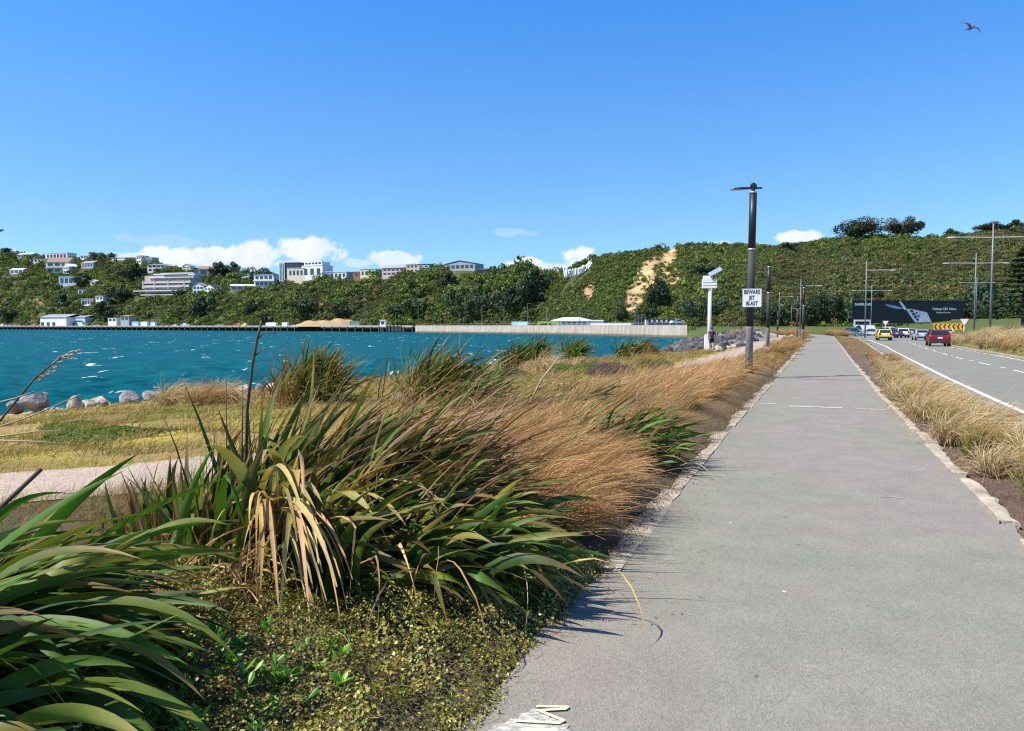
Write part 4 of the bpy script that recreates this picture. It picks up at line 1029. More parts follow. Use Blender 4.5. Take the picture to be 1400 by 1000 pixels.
for (px, Y, kind, lab, sc) in ((1354, 84, 0, 'tallest grey road lamp with twin arms, nearest on the right verge', 1), (1332, 117, 0, 'twin-armed road lamp beside the give way sign, second nearest', 1), (1183, 121, 1, 'single-armed road lamp in front of the billboard left end', 1), (1191, 190, 0, 'distant twin-armed road lamp just right of the single-armed one', 1), (1094, 170, 1, 'single-armed road lamp behind the black path lamps', 1), (1334, 215, 0, 'farthest twin-armed road lamp, seen through the arms of the nearer pair', 1), (1065, 230, 1, 'thin distant lamp against the hill left of the path lamps', .9), (1082, 215, 1, 'thin distant lamp between the second and third path lamps', .6)):
    x = xat(px, 440, Y); z = float(land(x, Y)); o = (LA, LB)[kind]
    if first[kind]:
        kids(o); TREE[o.name] = [(c, kids(c)) for c in kids(o)]; first[kind] = False; o.location = (x, Y, z); o['label'] = lab; o.rotation_euler = (0, 0, R(-3))
    else: copy_tree(o, (x, Y, z), R(-3), lab, None, sc)
# ------------------------------------------------------------------ poles along the far shore road
def shore_pole(h):
    o = empty('shore_lamp', (0, 0, -300), 'pole', 'street lamp', 'thin lamps along the shore road')
    MB().tube([(0, 0, -.3), (0, 0, h)], [.17, .1], 8).build('pole', M_galv, o); MB().tube([(0, 0, h - .2), (.9, 0, h + .1), (1.7, 0, h + .15)], [.07, .06, .09], 6).build('arm', M_galv, o); return o
SP = shore_pole(11.0); sf = True
for (px, ex, h, lab) in ((24, 14, 11, 'thin shore lamp at the left end of the wharf, left of a pair'), (27, 14, 11, 'thin shore lamp at the left end of the wharf, right of a pair'), (141, 14, 9, 'thin pole right of the white shed'), (211, 14, 10, 'thin pole behind the grey blue container'), (219, 16, 13, 'taller lamp right of the container row'), (271, 16, 10, 'thin pole on the shore under the dark tree'), (498, 14, 13, 'timber pole standing in the brown earth mound'), (541, 12, 8, 'short lamp beside the white site cabin'), (572, 18, 12, 'lamp at the junction of wharf and sea wall'), (628, 18, 8, 'first short pole along the sea wall'), (659, 18, 11, 'second pole along the sea wall, before the cyan container'), (689, 18, 10, 'lamp just left of the pale cyan sea wall container'), (721, 18, 11, 'lamp at the right end of the cyan sea wall container'), (747, 20, 9, 'flagpole-thin pole left of the white shore building'), (792, 20, 11, 'thin pole rising behind the white shore building'), (996, 30, 2.8, 'short white post on the lawn right of the mast')):
    u = px; Y = float(wallY(u)) + ex if u < 940 else 160; x = xat(u, 446, Y); z = 1.5 if u < 940 else float(land(x, Y))
    if sf: TREE[SP.name] = [(c, []) for c in kids(SP)]; SP.location = (x, Y, z); SP['label'] = lab; SP.scale = (1, 1, h / 11); sf = False
    else: copy_tree(SP, (x, Y, z), rng.uniform(-.5, .5) + (3.14 if rng.uniform() < .4 else 0), lab, None, (1, 1, h / 11))
# ------------------------------------------------------------------ white monitoring mast with a solar panel
Y = 66; x = xat(970, 446, Y); z = float(land(x, Y)); top = P(972, 370, Y)[2]
o = empty('monitoring_mast', (x, Y, z), 'white steel mast with equipment box and tilted solar panel among the rocks', 'mast', None, R(-12))
hh = top - z
MB().tube([(0, 0, -.4), (0, 0, hh - .9)], [.17, .15], 16).build('pole', M_white, o, True); MB().box((-.2, .05, .55), (.42, .5, 1.5), bev=.03).build('base_cabinet', M_white, o)
MB().box((-.05, 0, hh - 1.15), (1.25, .5, .75), bev=.03).build('equipment_box', M_white, o); MB().box((-.2, 0, hh - .62), (.8, .4, .3), bev=.03).build('sensor_head', M_white, o)
q = MB().tube([(.25, 0, hh - .8), (.35, 0, hh - .1)], .05, 8).build('panel_bracket', M_galv, o)
m = MB().box((0, 0, 0), (1.15, .9, .05)); m.xform(Matrix.Translation((.42, 0, hh - .12)) @ Matrix.Rotation(R(-28), 4, 'Y') @ Matrix.Rotation(R(24), 4, 'X')); m.build('solar_panel', pm('solar_cells', (.30, .33, .38), .2, 6, .3, .2), o)
m = MB()
for zz in (.25, .5, .75): m.tube([(-.62, -.27, hh - 1.5 + zz), (.55, -.27, hh - 1.5 + zz)], .012, 6)
m.build('louvre', M_wgrey, o)
# ------------------------------------------------------------------ billboard
Y = 238; a = P(1165, 441.5, Y); e = P(1318, 440.5, Y + 6); Wb = np.linalg.norm((e - a)[:2]); Hb = 30.2 * Y / FPX
rz = math.atan2(e[1] - a[1], e[0] - a[0]); cx = (a + e) / 2
o = empty('billboard', (cx[0], cx[1], a[2]), 'very long black roadside billboard with a phone picture and white lettering', 'billboard', None, rz)
M_bb = pm('billboard_black', (.012, .014, .022), .1, 1, .5); M_bbt = pm('billboard_white', (.82, .84, .86), .03, 1, .5); M_bbs = pm('billboard_silver', (.52, .56, .66), .25, .4, .5, c2=(.72, .76, .85)); M_bbg = pm('billboard_blue_glow', (.13, .22, .42), .3, .4, .5, c2=(.42, .56, .85)); M_bbd = pm('billboard_dark_grey', (.03, .03, .035), .1, 1, .4)
MB().box((0, .15, Hb / 2), (Wb, .3, Hb)).build('panel', M_bb, o)
m = MB()
for xx in np.linspace(-Wb / 2 + 1, Wb / 2 - 1, 9): m.box((xx, .55, Hb / 2 - 2.2), (.3, .45, Hb + 4))
m.build('support_frame', M_galv, o)
MB().box((0, .14, Hb + .08), (Wb + .2, .4, .16)).box((0, .14, -.08), (Wb + .2, .4, .16)).build('frame', M_bbd, o)
def bx(px, py): return ((px - 1165) / 153.0 - .5) * Wb, (441.5 - py) / 30.2 * Hb
for s_t, px, py, wpx, hpx, bold in (('SAMSUNG', 1179, 416.6, 22, 3.6, .02), ('Galaxy S25 Ultra', 1290, 422.3, 33, 4.2, .012), ('Galaxy AI is here', 1289, 427.3, 20, 2.6, .008), ('samsung.com', 1307, 437.4, 13, 2.2, .006)):
    tm = text_mb(s_t, 1.0, .01, bold); vv = np.concatenate(tm.v); sx_ = wpx / 153 * Wb / np.ptp(vv[:, 0]); sz_ = hpx / 30.2 * Hb / np.ptp(vv[:, 2]); X_, Z_ = bx(px, py)
    tm.xform(Matrix.Translation((X_, -.03, Z_)) @ Matrix.Diagonal((sx_, 1, sz_, 1))); tm.build('lettering', M_bbt, o)
def shape(pts, m, y, name): 
    q = MB(); k = [bx(*p_) for p_ in pts]; n = len(k)
    q.add([(x_, y, z_) for x_, z_ in k] + [(x_, y + .02, z_) for x_, z_ in k], [tuple(range(n)), tuple(range(2 * n - 1, n - 1, -1))] + [(i, n + i, n + (i + 1) % n, (i + 1) % n) for i in range(n)]); return q.build(name, m, o)
shape([(1237, 423), (1243, 422.2), (1266, 427), (1273, 441), (1250, 441)], M_bbs, -.04, 'phone_picture')
shape([(1227, 412.3), (1230, 412.0), (1238, 422), (1235, 424)], M_bbs, -.04, 'stylus_picture')
shape([(1208.5, 417), (1212, 416.4), (1222, 418), (1232, 421), (1233, 422.5), (1226, 422.6), (1216, 420.5)], M_bbg, -.04, 'light_streak')
shape([(1262, 431), (1263, 431), (1270, 440.5), (1268.6, 440.5)], M_bbt, -.07, 'phone_edge')
for px, py, r_ in ((1245, 425.2, 2.1), (1247.6, 429.3, 2.1), (1250.3, 433.2, 2.1), (1253.2, 437, 1.7), (1251.5, 427.5, 1.3), (1254.6, 432, 1.3)):
    shape([(px + r_ * 1.2 * math.cos(q_), py + r_ * .8 * math.sin(q_)) for q_ in np.linspace(0, 6.0, 10)], M_bbd, -.075, 'camera_lens')
# pale bar on posts before the billboard's left end
p = P(1179, 446, 205); o = empty('barrier_frame', (p[0], p[1], float(land(p[0], p[1]))), 'pale height bar on posts before the billboard left end', 'barrier')
MB().box((0, 0, 3.3), (4.5, .25, .45)).build('crossbar', M_signw, o)
for xx in (-2.1, 2.1): MB().box((xx, 0, 1.5), (.28, .25, 3.2)).build('post', M_signw, o)
# ------------------------------------------------------------------ hillside letters, the last ones blowing away
base = east.at(785, 382); Y0 = base[1]
o = empty('hillside_sign', (base[0], base[1], base[2]), 'big white hillside letters spelling WELLINGTON, the last ones blowing away', 'sign')
M_letter = pm('letter_white', (.82, .82, .80), .04, .6, .6)
CLEAR.append((base[0] + 2, base[1] + 2, 9.5)); CLEAR.append((base[0] - 3, base[1] - 7, 8)); CLEAR.append((base[0] + 6, base[1] - 6, 7))
LT = [('W', 773.5, 374.5, 11.5, 5.4, 0), ('E', 778.3, 374.2, 9.5, 3.4, 0), ('L', 781.6, 373.4, 9.5, 2.8, 0), ('L', 784.4, 372.8, 9.5, 2.8, 0), ('I', 786.9, 372.3, 9.5, 1.5, 0), ('N', 789.8, 371.6, 9.5, 3.4, 0), ('G', 793.6, 370.5, 9.5, 3.4, 4), ('T', 797.2, 368.6, 9.5, 3.2, 8), ('O', 800.8, 367.2, 8.5, 3.4, 14), ('N', 805.2, 363.0, 9.5, 4.6, 32)]
for i, (ch, px, py, hpx, wpx, tilt) in enumerate(LT):
    yy = Y0 - 5.5 + i * .25; q = P(px, py, yy); tm = text_mb(ch, 1.0, .05, .03); vv = np.concatenate(tm.v)
    sx_ = wpx * yy / FPX / np.ptp(vv[:, 0]); sz_ = hpx * yy / FPX / np.ptp(vv[:, 2])
    tm.xform(Matrix.Translation(Vector(q - np.array(o.location))) @ Matrix.Rotation(R(tilt), 4, 'Y') @ Matrix.Rotation(R(-48), 4, 'Z') @ Matrix.Diagonal((sx_ / .68, 8, sz_, 1))); tm.build('letter', M_letter, o)
def gust(pts, r0, r1):
    q = [P(a_, b_, Y0 - 4) - np.array(o.location) for a_, b_ in pts]; MB().tube(q, np.linspace(r0, r1, len(q)), 6).build('wind_stroke', M_letter, o)
gust([(802.5, 368.5), (805.5, 370), (808.5, 372.5), (811, 375)], .2, .45); gust([(804.5, 367.5), (807, 369.2), (810, 369), (811.5, 366.5)], .2, .3); gust([(806.5, 361), (808, 357), (808.6, 354)], .3, .1)
m = MB()
for px in np.linspace(771, 803, 12):
    q = P(px, 378, Y0 - 4.6) - np.array(o.location); m.box((q[0], q[1] + .6, q[2] - 1.2), (.16, .16, 6.5))
m.build('support_frame', M_galv, o)
# ------------------------------------------------------------------ road signs
def gsign(px, Y, hgt, label):
    x = xat(px, 446, Y); z = float(land(x, Y)); o = empty('give_way_sign', (x, Y, z), label, 'sign', None, R(-14))
    MB().tube([(0, 0, -.2), (0, 0, hgt)], .06, 10).build('post', M_signw, o)
    s3 = .68; tri = [(-s3, hgt + .5), (s3, hgt + .5), (0, hgt - .68)]
    def pr(k, y, m, nm):
        c_ = np.mean(tri, axis=0); t3 = [(c_ + (np.array(v_) - c_) * k) for v_ in tri]
        MB().add([(a_, y, b_) for a_, b_ in t3] + [(a_, y + .02, b_) for a_, b_ in t3], [(2, 1, 0), (3, 4, 5), (0, 1, 4, 3), (1, 2, 5, 4), (2, 0, 3, 5)]).build(nm, m, o)
    pr(1.0, -.1, pm('sign_red', (.55, .03, .03), .05, 2, .5), 'border'); pr(.86, -.13, M_signw, 'panel'); return o
gsign(1318, 116, 2.1, 'white give way triangle on a white post right of the chevron board'); gsign(1210.5, 165, 2.6, 'small give way triangle above the queue of cars')
Y = 138; p = P(1297.5, 451.5, Y); z = float(land(p[0], Y)); o = empty('chevron_board', (p[0], Y, z), 'yellow board with a row of black chevrons on the roundabout', 'sign', None, R(-16))
Wc, Hc = 39 * Y / FPX, 8.6 * Y / FPX; zc = P(1297, 447, Y)[2] - z
MB().box((0, 0, zc), (Wc, .06, Hc), bev=.01).build('panel', pm('sign_yellow', (.66, .38, .02), .06, 2, .5), o)
m = MB(); n = 7
for i in range(n):
    c_ = -Wc / 2 + Wc * (i + .5) / n; w_ = Wc / n; h_ = Hc * .42
    m.poly([(c_ + w_ * .05, -.036, zc + h_), (c_ - w_ * .35, -.036, zc), (c_ + w_ * .0, -.036, zc), (c_ + w_ * .40, -.036, zc + h_)]); m.poly([(c_ + w_ * .05, -.036, zc - h_), (c_ + w_ * .4, -.036, zc - h_), (c_, -.0365, zc), (c_ - w_ * .35, -.0365, zc)])
m.build('chevrons', M_signk, o)
for xx in (-Wc * .35, Wc * .35): MB().box((xx, .1, zc / 2 - .2), (.1, .1, zc + .4)).build('post', M_galv, o)
# ------------------------------------------------------------------ cars
M_tyre = pm('tyre_rubber', (.015, .015, .016), .2, 4, .85); M_rim = pm('alloy_rim', (.45, .46, .47), .1, 5, .35, .8); M_cglass = pm('car_glass', (.015, .02, .025), .2, 1, .08, 0, .9); M_tail = pm('tail_light', (.42, .015, .012), .2, 8, .3); M_plate = pm('number_plate', (.75, .76, .74), .05, 3, .5); M_trim = pm('black_trim', (.02, .02, .022), .15, 3, .6)
def paintm(name, c):
    t = NT(name); n1 = t.noise(t.coord('Object'), 3, 4); p = t.principled(t.mix(n1, tuple(np.array(c) * .9), c), .35, .15, .5); t.set(p, 'Coat Weight', .5); t.set(p, 'Coat Roughness', .08); return t.done(p)
PROF = dict(
 hatch=(3.95, 1.70, 1.52, [(-1.95, .30), (-1.97, .62), (-1.93, .86), (-1.86, .98), (-1.55, 1.42), (-1.25, 1.50), (-.2, 1.52), (.35, 1.44), (1.05, .98), (1.75, .86), (1.95, .68), (1.97, .34)], (3, 4), .98, (-1.45, .95)),
 suv=(4.5, 1.85, 1.68, [(-2.22, .34), (-2.25, .70), (-2.2, .98), (-2.12, 1.10), (-1.75, 1.58), (-1.4, 1.66), (-.3, 1.68), (.3, 1.60), (1.05, 1.10), (1.95, .98), (2.2, .78), (2.25, .38)], (3, 4), 1.08, (-1.6, .95)),
 sedan=(4.5, 1.76, 1.45, [(-2.22, .30), (-2.25, .60), (-2.22, .88), (-2.05, .98), (-1.75, 1.00), (-1.05, 1.38), (-.4, 1.45), (.2, 1.40), (.95, .95), (1.95, .84), (2.2, .66), (2.25, .34)], (4, 5), .96, (-1.0, .85)),
 van=(4.8, 1.9, 2.05, [(-2.38, .36), (-2.4, .8), (-2.38, 1.2), (-2.36, 1.3), (-2.25, 1.92), (-2.1, 2.02), (.6, 2.05), (1.0, 1.95), (1.65, 1.25), (2.2, 1.05), (2.38, .8), (2.4, .4)], (3, 4), 1.25, (.2, 1.4)))
def car(kind, paint, label, p, rz, sc=1.0, name=None):
    L, W, H, pr, rw, belt, gl = PROF[kind]
    o = empty(name or {'hatch': 'hatchback_car', 'suv': 'sport_utility_car', 'sedan': 'sedan_car', 'van': 'delivery_van'}[kind], p, label, 'van' if kind == 'van' else 'car', 'cars on the road', rz); o.scale = (sc,) * 3
    hw = lambda z: W / 2 * (1 - .2 * np.clip((z - belt) / (H - belt), 0, 1) ** 1.2) * (1 - .06 * np.clip((.5 - z) / .3, 0, 1))
    pr = np.array(pr); cen = np.array((pr[:, 0].mean(), .85)); V = []; n = len(pr)
    for side, k, q in ((-1, .93, 1.0), (-1, 1, .965), (1, 1, .965), (1, .93, 1.0)):
        for y_, z_ in pr:
            y2, z2 = cen + (np.array((y_, z_)) - cen) * (q if q == 1 else np.array((.985, .975))); V.append((side * hw(z_) * k, y2, z2))
    F = []
    for a in range(3):
        for i in range(n): j = (i + 1) % n; F.append((a * n + i, a * n + j, (a + 1) * n + j, (a + 1) * n + i))
    F.append(tuple(range(n - 1, -1, -1))); F.append(tuple(range(3 * n, 4 * n)))
    MB().add(V, F).build('body', paint, o)
    def slant(i, a, b, wq, m, nm, outw=.012, par=None):
        y0, z0 = pr[i]; y1, z1 = pr[i + 1]; d = np.array((y1 - y0, z1 - z0)); nn = np.array((-d[1], d[0])) / np.linalg.norm(d); q0 = pr[i] + d * a + nn * outw; q1 = pr[i] + d * b + nn * outw
        w0, w1 = hw(q0[1]) * wq, hw(q1[1]) * wq
        f = MB().add([(-w0, *q0), (w0, *q0), (w1, *q1), (-w1, *q1), (-w0, *(q0 - nn * .03)), (w0, *(q0 - nn * .03)), (w1, *(q1 - nn * .03)), (-w1, *(q1 - nn * .03))], [(0, 1, 2, 3), (0, 4, 5, 1), (1, 5, 6, 2), (2, 6, 7, 3), (3, 7, 4, 0)])
        return f.build(nm, m, par or o)
    slant(rw[0], .08, .92, .84, M_cglass, 'rear_window')
    k = next(i for i in range(n - 1) if pr[i][0] > -.1 and pr[i][1] > belt + .2 and pr[i + 1][1] <= belt + .05); slant(k, .1, .95, .84, M_cglass, 'windscreen')
    for sd in (-1, 1):
        g0, g1 = gl; z0, z1 = belt + .02, H - .13; V = [(sd * (hw(z0) + .006), g0 - .15, z0), (sd * (hw(z0) + .006), g1, z0), (sd * (hw(z1) + .006), g1 - .62 if kind != 'van' else g1 - .5, z1), (sd * (hw(z1) + .006), g0 + .15, z1)]
        MB().add(V + [(v_[0] - sd * .03, v_[1], v_[2]) for v_ in V], [(0, 1, 2, 3) if sd > 0 else (3, 2, 1, 0), (0, 4, 5, 1), (1, 5, 6, 2), (2, 6, 7, 3), (3, 7, 4, 0)]).build('side_window', M_cglass, o)
        yb = pr[2][0]; MB().box((sd * W * .40, yb + .02, belt - .12), (W * .17, .14, .24), bev=.02).build('tail_light', M_tail, o)
        MB().box((sd * (W / 2 + .08), .75, belt + .08), (.2, .14, .14), bev=.02).build('wing_mirror', paint, o)
        for yw in (-L * .31, L * .31):
            t_ = MB().tube([(sd * (W / 2 - .2), yw, .31), (sd * (W / 2 + .012), yw, .31)], .315, 20); t_ = t_.build('tyre', M_tyre, o); MB().tube([(sd * (W / 2), yw, .31), (sd * (W / 2 + .02), yw, .31)], .2, 12).build('rim', M_rim, t_)
    yb = pr[1][0]; MB().box((0, yb + .02, .40), (W * .92, .12, .22), bev=.02).build('rear_bumper', M_trim, o); MB().box((0, pr[2][0] - .012, belt - .24), (.40, .03, .13)).build('number_plate', M_plate, o)
    return o
PC = dict(red=paintm('car_red', (.16, .006, .02)), yellow=paintm('car_yellow', (.66, .60, .10)), white=paintm('car_white', (.74, .75, .77)), silver=paintm('car_silver', (.46, .53, .60)), blue=paintm('car_blue', (.06, .06, .15)), teal=paintm('car_teal', (.10, .27, .29)))
for (px, py, kind, colr, lab, yaw, sc) in (
    (1281.5, 473.2, 'suv', 'red', 'dark red hatch-backed SUV in the right lane, nearest car', -23, .96),
    (1208, 465.6, 'hatch', 'yellow', 'yellow hatchback in the left lane, nearest of the left queue', -20, 1.0),
    (1258.5, 465.4, 'sedan', 'silver', 'silver blue sedan just ahead of the red SUV', -20, 1.0),
    (1232.5, 462, 'hatch', 'white', 'white hatchback right of the yellow one, seen square from behind', -18, 1.06),
    (1222, 462, 'sedan', 'blue', 'dark blue car half hidden between the yellow and the white hatchbacks', -15, 1.02),
    (1245, 460.5, 'sedan', 'silver', 'pale sedan peeping out right of the white hatchback', -12, 1.0),
    (1209, 458.2, 'suv', 'white', 'white car beyond the yellow hatchback, turning at the roundabout', 30, 1.05),
    (1229, 457.6, 'sedan', 'silver', 'pale blue saloon behind the white hatchback at the roundabout', 60, 1.05),
    (1296, 461.0, 'sedan', 'white', 'white car ahead of the red SUV under the chevron board', -30, 1.0),
    (1177, 459.0, 'van', 'white', 'white van side on in front of the billboard left end', 78, 1.05),
    (1188, 459.3, 'sedan', 'white', 'white car right behind the white van', 76, 1.0),
    (1160, 460.2, 'hatch', 'teal', 'teal car at the far end of the path, left of the white van', 70, 1.1)):
    q = G(px, py, zf=lambda x, y: rz_(x, y)); car(kind, PC[colr], lab, (q[0], q[1], max(rz_(q[0], q[1]) + .012, float(land(q[0], q[1])) + .01)), R(yaw), sc)
# vehicles parked on the wharf apron
WV = [(4, 'white', 'van', 'white van at the far left end of the wharf'), (14, 'white', 'sedan', 'white car next to the van at the wharf left end'), (36, 'red', 'hatch', 'red car on the wharf left of the shed'), (47, 'orange', 'van', 'orange truck-like van on the wharf left of the shed'), (55, 'orange', 'hatch', 'orange car just before the white shed'), (117, 'silver', 'suv', 'silver car parked before the shed right end'), (133, 'white', 'sedan', 'white car right of the shed'), (240, 'white', 'sedan', 'white car on the wharf right of the grey blue container'), (252, 'white', 'van', 'white van on the wharf under the white villas'), (258, 'silver', 'sedan', 'silver car right of that wharf van'), (300, 'white', 'hatch', 'white hatchback alone on the middle of the wharf'), (325, 'orange', 'van', 'orange van on the wharf left of the grey container'), (335, 'yellow', 'van', 'yellow van beside the orange wharf van'), (925, 'white', 'sedan', 'white car at the right end of the sea wall')]
PC['orange'] = paintm('car_orange', (.62, .20, .06))
for (px, colr, kind, lab) in WV:
    p = shoreP(px, 8 if px < 900 else 20, 1.56 if px < 560 else 2.0 if px < 900 else 2.2); o = car(kind, PC[colr], lab, p, rng.uniform(1.0, 2.0), 1.15); o['group'] = 'vehicles parked along the far shore'
o = clothe(west, 15500, -420, 790, 3.6, BARE_W, lambda u, v: -.1 - .3 * (u < 330), 'bush'); tag(o, 'dense green bush covering the far hillside below and between the houses', 'bush', kind='stuff')
o = clothe(east, 40000, 725, 1800, 1.65, BARE_E, lambda u, v: -.08 + .9 * np.clip((u - 1060) / 120, 0, 1) * sstep(.2, .5, v) * (1 - sstep(.8, 1.1, v)) - .3 * (v < .2), 'bush', vary=.25); tag(o, 'brown and green scrub covering the near hillside behind the billboard', 'bush', kind='stuff')

# ------------------------------------------------------------------ flax, grasses, ground cover, rocks, person, birds
M_flax = foliage_mat('flax_leaf', .5, .25, .22, nscale=5)
M_grass = foliage_mat('dry_grass', .65, .35, .12, ttint=(1.15, 1.0, .72), nscale=3)
M_small = foliage_mat('small_leaf', .4, .25, .45, nscale=10)
M_stalk = pm('dry_stalk', (.085, .05, .035), .3, 6, .7); M_stalkp = pm('pale_dry_stalk', (.36, .27, .17), .25, 6, .7); M_pod = pm('seed_pod', (.03, .02, .018), .3, 8, .5)
WIND = np.array((1.0, -.12, 0))
LGREEN = [(.036, .112, .015), (.062, .148, .018), (.020, .066, .014), (.125, .18, .03), (.23, .22, .04)]
LBROWN = [(.22, .10, .045), (.30, .16, .07), (.36, .24, .10), (.14, .075, .04)]
def fz(x, y): return land(x, y)
def swordtaper(t): return (.62 + .38 * min(1, t * 3.2)) * (1 - max(0, (t - .45) / .55) ** 1.9) + .004
def flax_fan(mb, c, n, L, W, spread=.22, lean=(0, 0), cone=.55, wind=.9, grav=.45, cols=LGREEN, wts=(4, 4, 3, 2.8, 1.0), brown_tip=.5, kinkp=.12, S=10, azim=None, wvar=.35, floor=True, wdir=None):
    """a crowded tuft of sword leaves around c"""
    b = np.array(c) + rng.normal(size=(n, 3)) * np.array((spread, spread, 0)); b[:, 2] = land(b[:, 0], b[:, 1]) - .03 if c[2] > -50 else c[2]
    a = rng.uniform(0, 2 * math.pi, n) if azim is None else rng.normal(size=n) * azim[1] + azim[0]
    tl = np.abs(rng.normal(size=n)) * cone
    d = np.stack((np.cos(a) * np.sin(tl) + lean[0], np.sin(a) * np.sin(tl) + lean[1], np.cos(tl)), 1)
    Ls = L * np.clip(1 + rng.normal(size=n) * .2, .45, 1.28); Ws = W * rng.uniform(.65, 1.2, n)
    sd = nrm(np.stack((-np.sin(a), np.cos(a), rng.normal(size=n) * .2), 1) + rng.normal(size=(n, 3)) * .35)
    wd = WIND if wdir is None else np.array(wdir)
    wv = wd * (wind * np.clip(1 + rng.normal(size=(n, 1)) * wvar, .1, 2.2)) + rng.normal(size=(n, 3)) * .2
    g = grav * np.clip(1 + rng.normal(size=n) * .4, .1, 2.5)
    c0 = pick(cols, wts, n, .16, .07); tipb = rng.uniform(size=n) < brown_tip
    c1 = np.where(tipb[:, None], pick(LBROWN, (2, 3, 2, 1), n, .2), c0 * np.array((1.25, 1.12, 1.0)))
    kk = np.where(rng.uniform(size=n) < kinkp, rng.uniform(.45, .8, n), 9.0)
    kd = np.stack((wd[0] * 3 + rng.normal(size=n) * 3, rng.normal(size=n) * 3 - 2, np.full(n, -16.0)), 1)
    strips(mb, b, d, Ls, Ws, sd, wv, g, S, 3, .16, swordtaper, c0, c1, 5.0, np.array((.16, .085, .03)), kk, kd, floor=land if floor else None, twist=rng.normal(size=n) * 1.1)
    return mb
def dead_leaves(mb, c, n, L, W, spread, out=(0, -1), S=9, rad=.5, cols=None):
    b = np.array(c) + rng.normal(size=(n, 3)) * np.array((spread, spread, 0)); b[:, 2] = land(b[:, 0], b[:, 1]) + rng.uniform(.15, .75, n) * rad
    a = math.atan2(out[1], out[0]) + rng.normal(size=n) * .6; d = np.stack((np.cos(a) * .8, np.sin(a) * .8, rng.uniform(.0, .7, n)), 1)
    sd = nrm(rng.normal(size=(n, 3)))
    c0 = pick(cols or [(.42, .29, .11), (.50, .38, .17), (.30, .17, .07), (.20, .11, .06), (.40, .36, .10)], (3, 3, 3, 2, 1.2), n, .2)
    strips(mb, b, d, L * rng.uniform(.5, 1.2, n), W * rng.uniform(.25, 1.0, n), sd, rng.normal(size=(n, 3)) * .5, rng.uniform(1.0, 3.2, n), S, 3, .3, lambda t: (1 - .9 * t ** 1.4), c0, c0 * .75, 1.0, None, np.where(rng.uniform(size=n) < .35, rng.uniform(.2, .6, n), 9), rng.normal(size=(n, 3)) * 8, floor=land, twist=rng.normal(size=n) * 2.5)
def stalk(o, pts, r0, r1, pods=(), mat=None, name='flower_stalk'):
    base = np.array(o.location); p = np.array(pts) - base
    q = MB().tube(p, np.linspace(r0, r1, len(p)), 8).build(name, mat or M_stalk, o, True)
    return q
def seed_pods(q, o, pts, n, L, r, t0=.55, side=1, m=None):
    """short side branches with dry pods along the upper stalk"""
    p = np.array(pts) - np.array(o.location); N = len(p)
    for i in range(n):
        t = t0 + (1 - t0) * (i + .5) / n; f = t * (N - 1); k = int(min(f, N - 2)); c = p[k] + (p[k + 1] - p[k]) * (f - k); tg = p[k + 1] - p[k]; tg /= np.linalg.norm(tg)
        sdv = nrm(np.cross(tg, rng.normal(size=3)) * .4 + np.array((side, 0, -.1)))
        e = c + (sdv * .8 + tg * .5) * L * rng.uniform(.6, 1.1); mb = MB().tube([c, (c + e) / 2 + np.array((0, 0, .01)), e], [r * .5, r * .4, r * .35], 5)
        for j in range(3):
            a_ = c + (e - c) * (.5 + .25 * j); d_ = nrm(rng.normal(size=3) * .5 + tg + sdv * .4); mb.tube([a_, a_ + d_ * L * .18, a_ + d_ * L * .36], [r * .3, r * .8, r * .15], 5)
        mb.build('seed_pod', m or M_pod, q)
def plant(name, px, py, label, cat='flax', group=None, z=None):
    p = G(px, py, zf=land) if not isinstance(px, tuple) else np.array((px[0], px[1], float(land(*px))))
    return empty(name, p, label, cat, group), p
def local(mb, o): mb.v = [v - np.array(o.location) for v in mb.v]; return mb

FLG = 'wind-blown flax clumps'
# --- big flax, upright left half
o, p = plant('flax_plant', 372, 800, 'big upright flax clump with brown-tipped leaves and a tall dark flower stalk', group=FLG); FA = p
mb = MB()
for (px, py, n, L, W, lean, cone, wind, gv) in ((215, 775, 45, .6, .05, (-.15, .1), .4, .25, .3), (285, 790, 55, .78, .052, (-.05, .1), .35, .35, .3), (330, 795, 70, .92, .058, (.05, .1), .30, .45, .3), (375, 790, 80, 1.0, .06, (.15, .1), .30, .6, .3), (440, 780, 85, 1.12, .06, (.35, .15), .30, .85, .4), (410, 740, 70, 1.2, .056, (.4, .2), .28, .95, .35), (470, 770, 80, 1.15, .058, (.5, .05), .32, .95, .5), (430, 805, 50, .9, .058, (.45, -.35), .4, .7, .8)):
    c = G(px, py, zf=land); flax_fan(mb, c, int(n * 1.25), L, W, .10, lean, cone, wind, gv, brown_tip=.75, kinkp=.12)
local(mb, o).build('foliage', M_flax, o, True)
mb = MB(); c = G(330, 790, zf=land)                                                       # thin dry red-brown blades on its seaward side
flax_fan(mb, c + np.array((-.2, .15, 0)), 120, .62, .02, .28, (-.1, 0), .45, .25, .2, LBROWN, (3, 3, 1, 3), 1, .3)
flax_fan(mb, G(430, 770, zf=land) + np.array((.1, .5, 0)), 150, 1.22, .018, .3, (.4, .1), .3, 1.0, .25, LBROWN, (3, 3, 2, 2), 1, .12)
flax_fan(mb, G(470, 775, zf=land) + np.array((0, .25, 0)), 320, 1.28, .017, .3, (.42, .1), .28, 1.0, .3, LBROWN, (3, 3, 3, 2), 1, .2); flax_fan(mb, G(390, 780, zf=land) + np.array((0, .2, 0)), 190, 1.05, .017, .25, (.2, .1), .28, .6, .2, LBROWN, (3, 3, 2, 2), 1, .2)
flax_fan(mb, G(250, 770, zf=land), 60, .5, .018, .22, (-.2, 0), .5, .15, .2, LBROWN, (3, 3, 1, 3), 1, .3)
local(mb, o).build('dry_leaf_tips', M_flax, o)
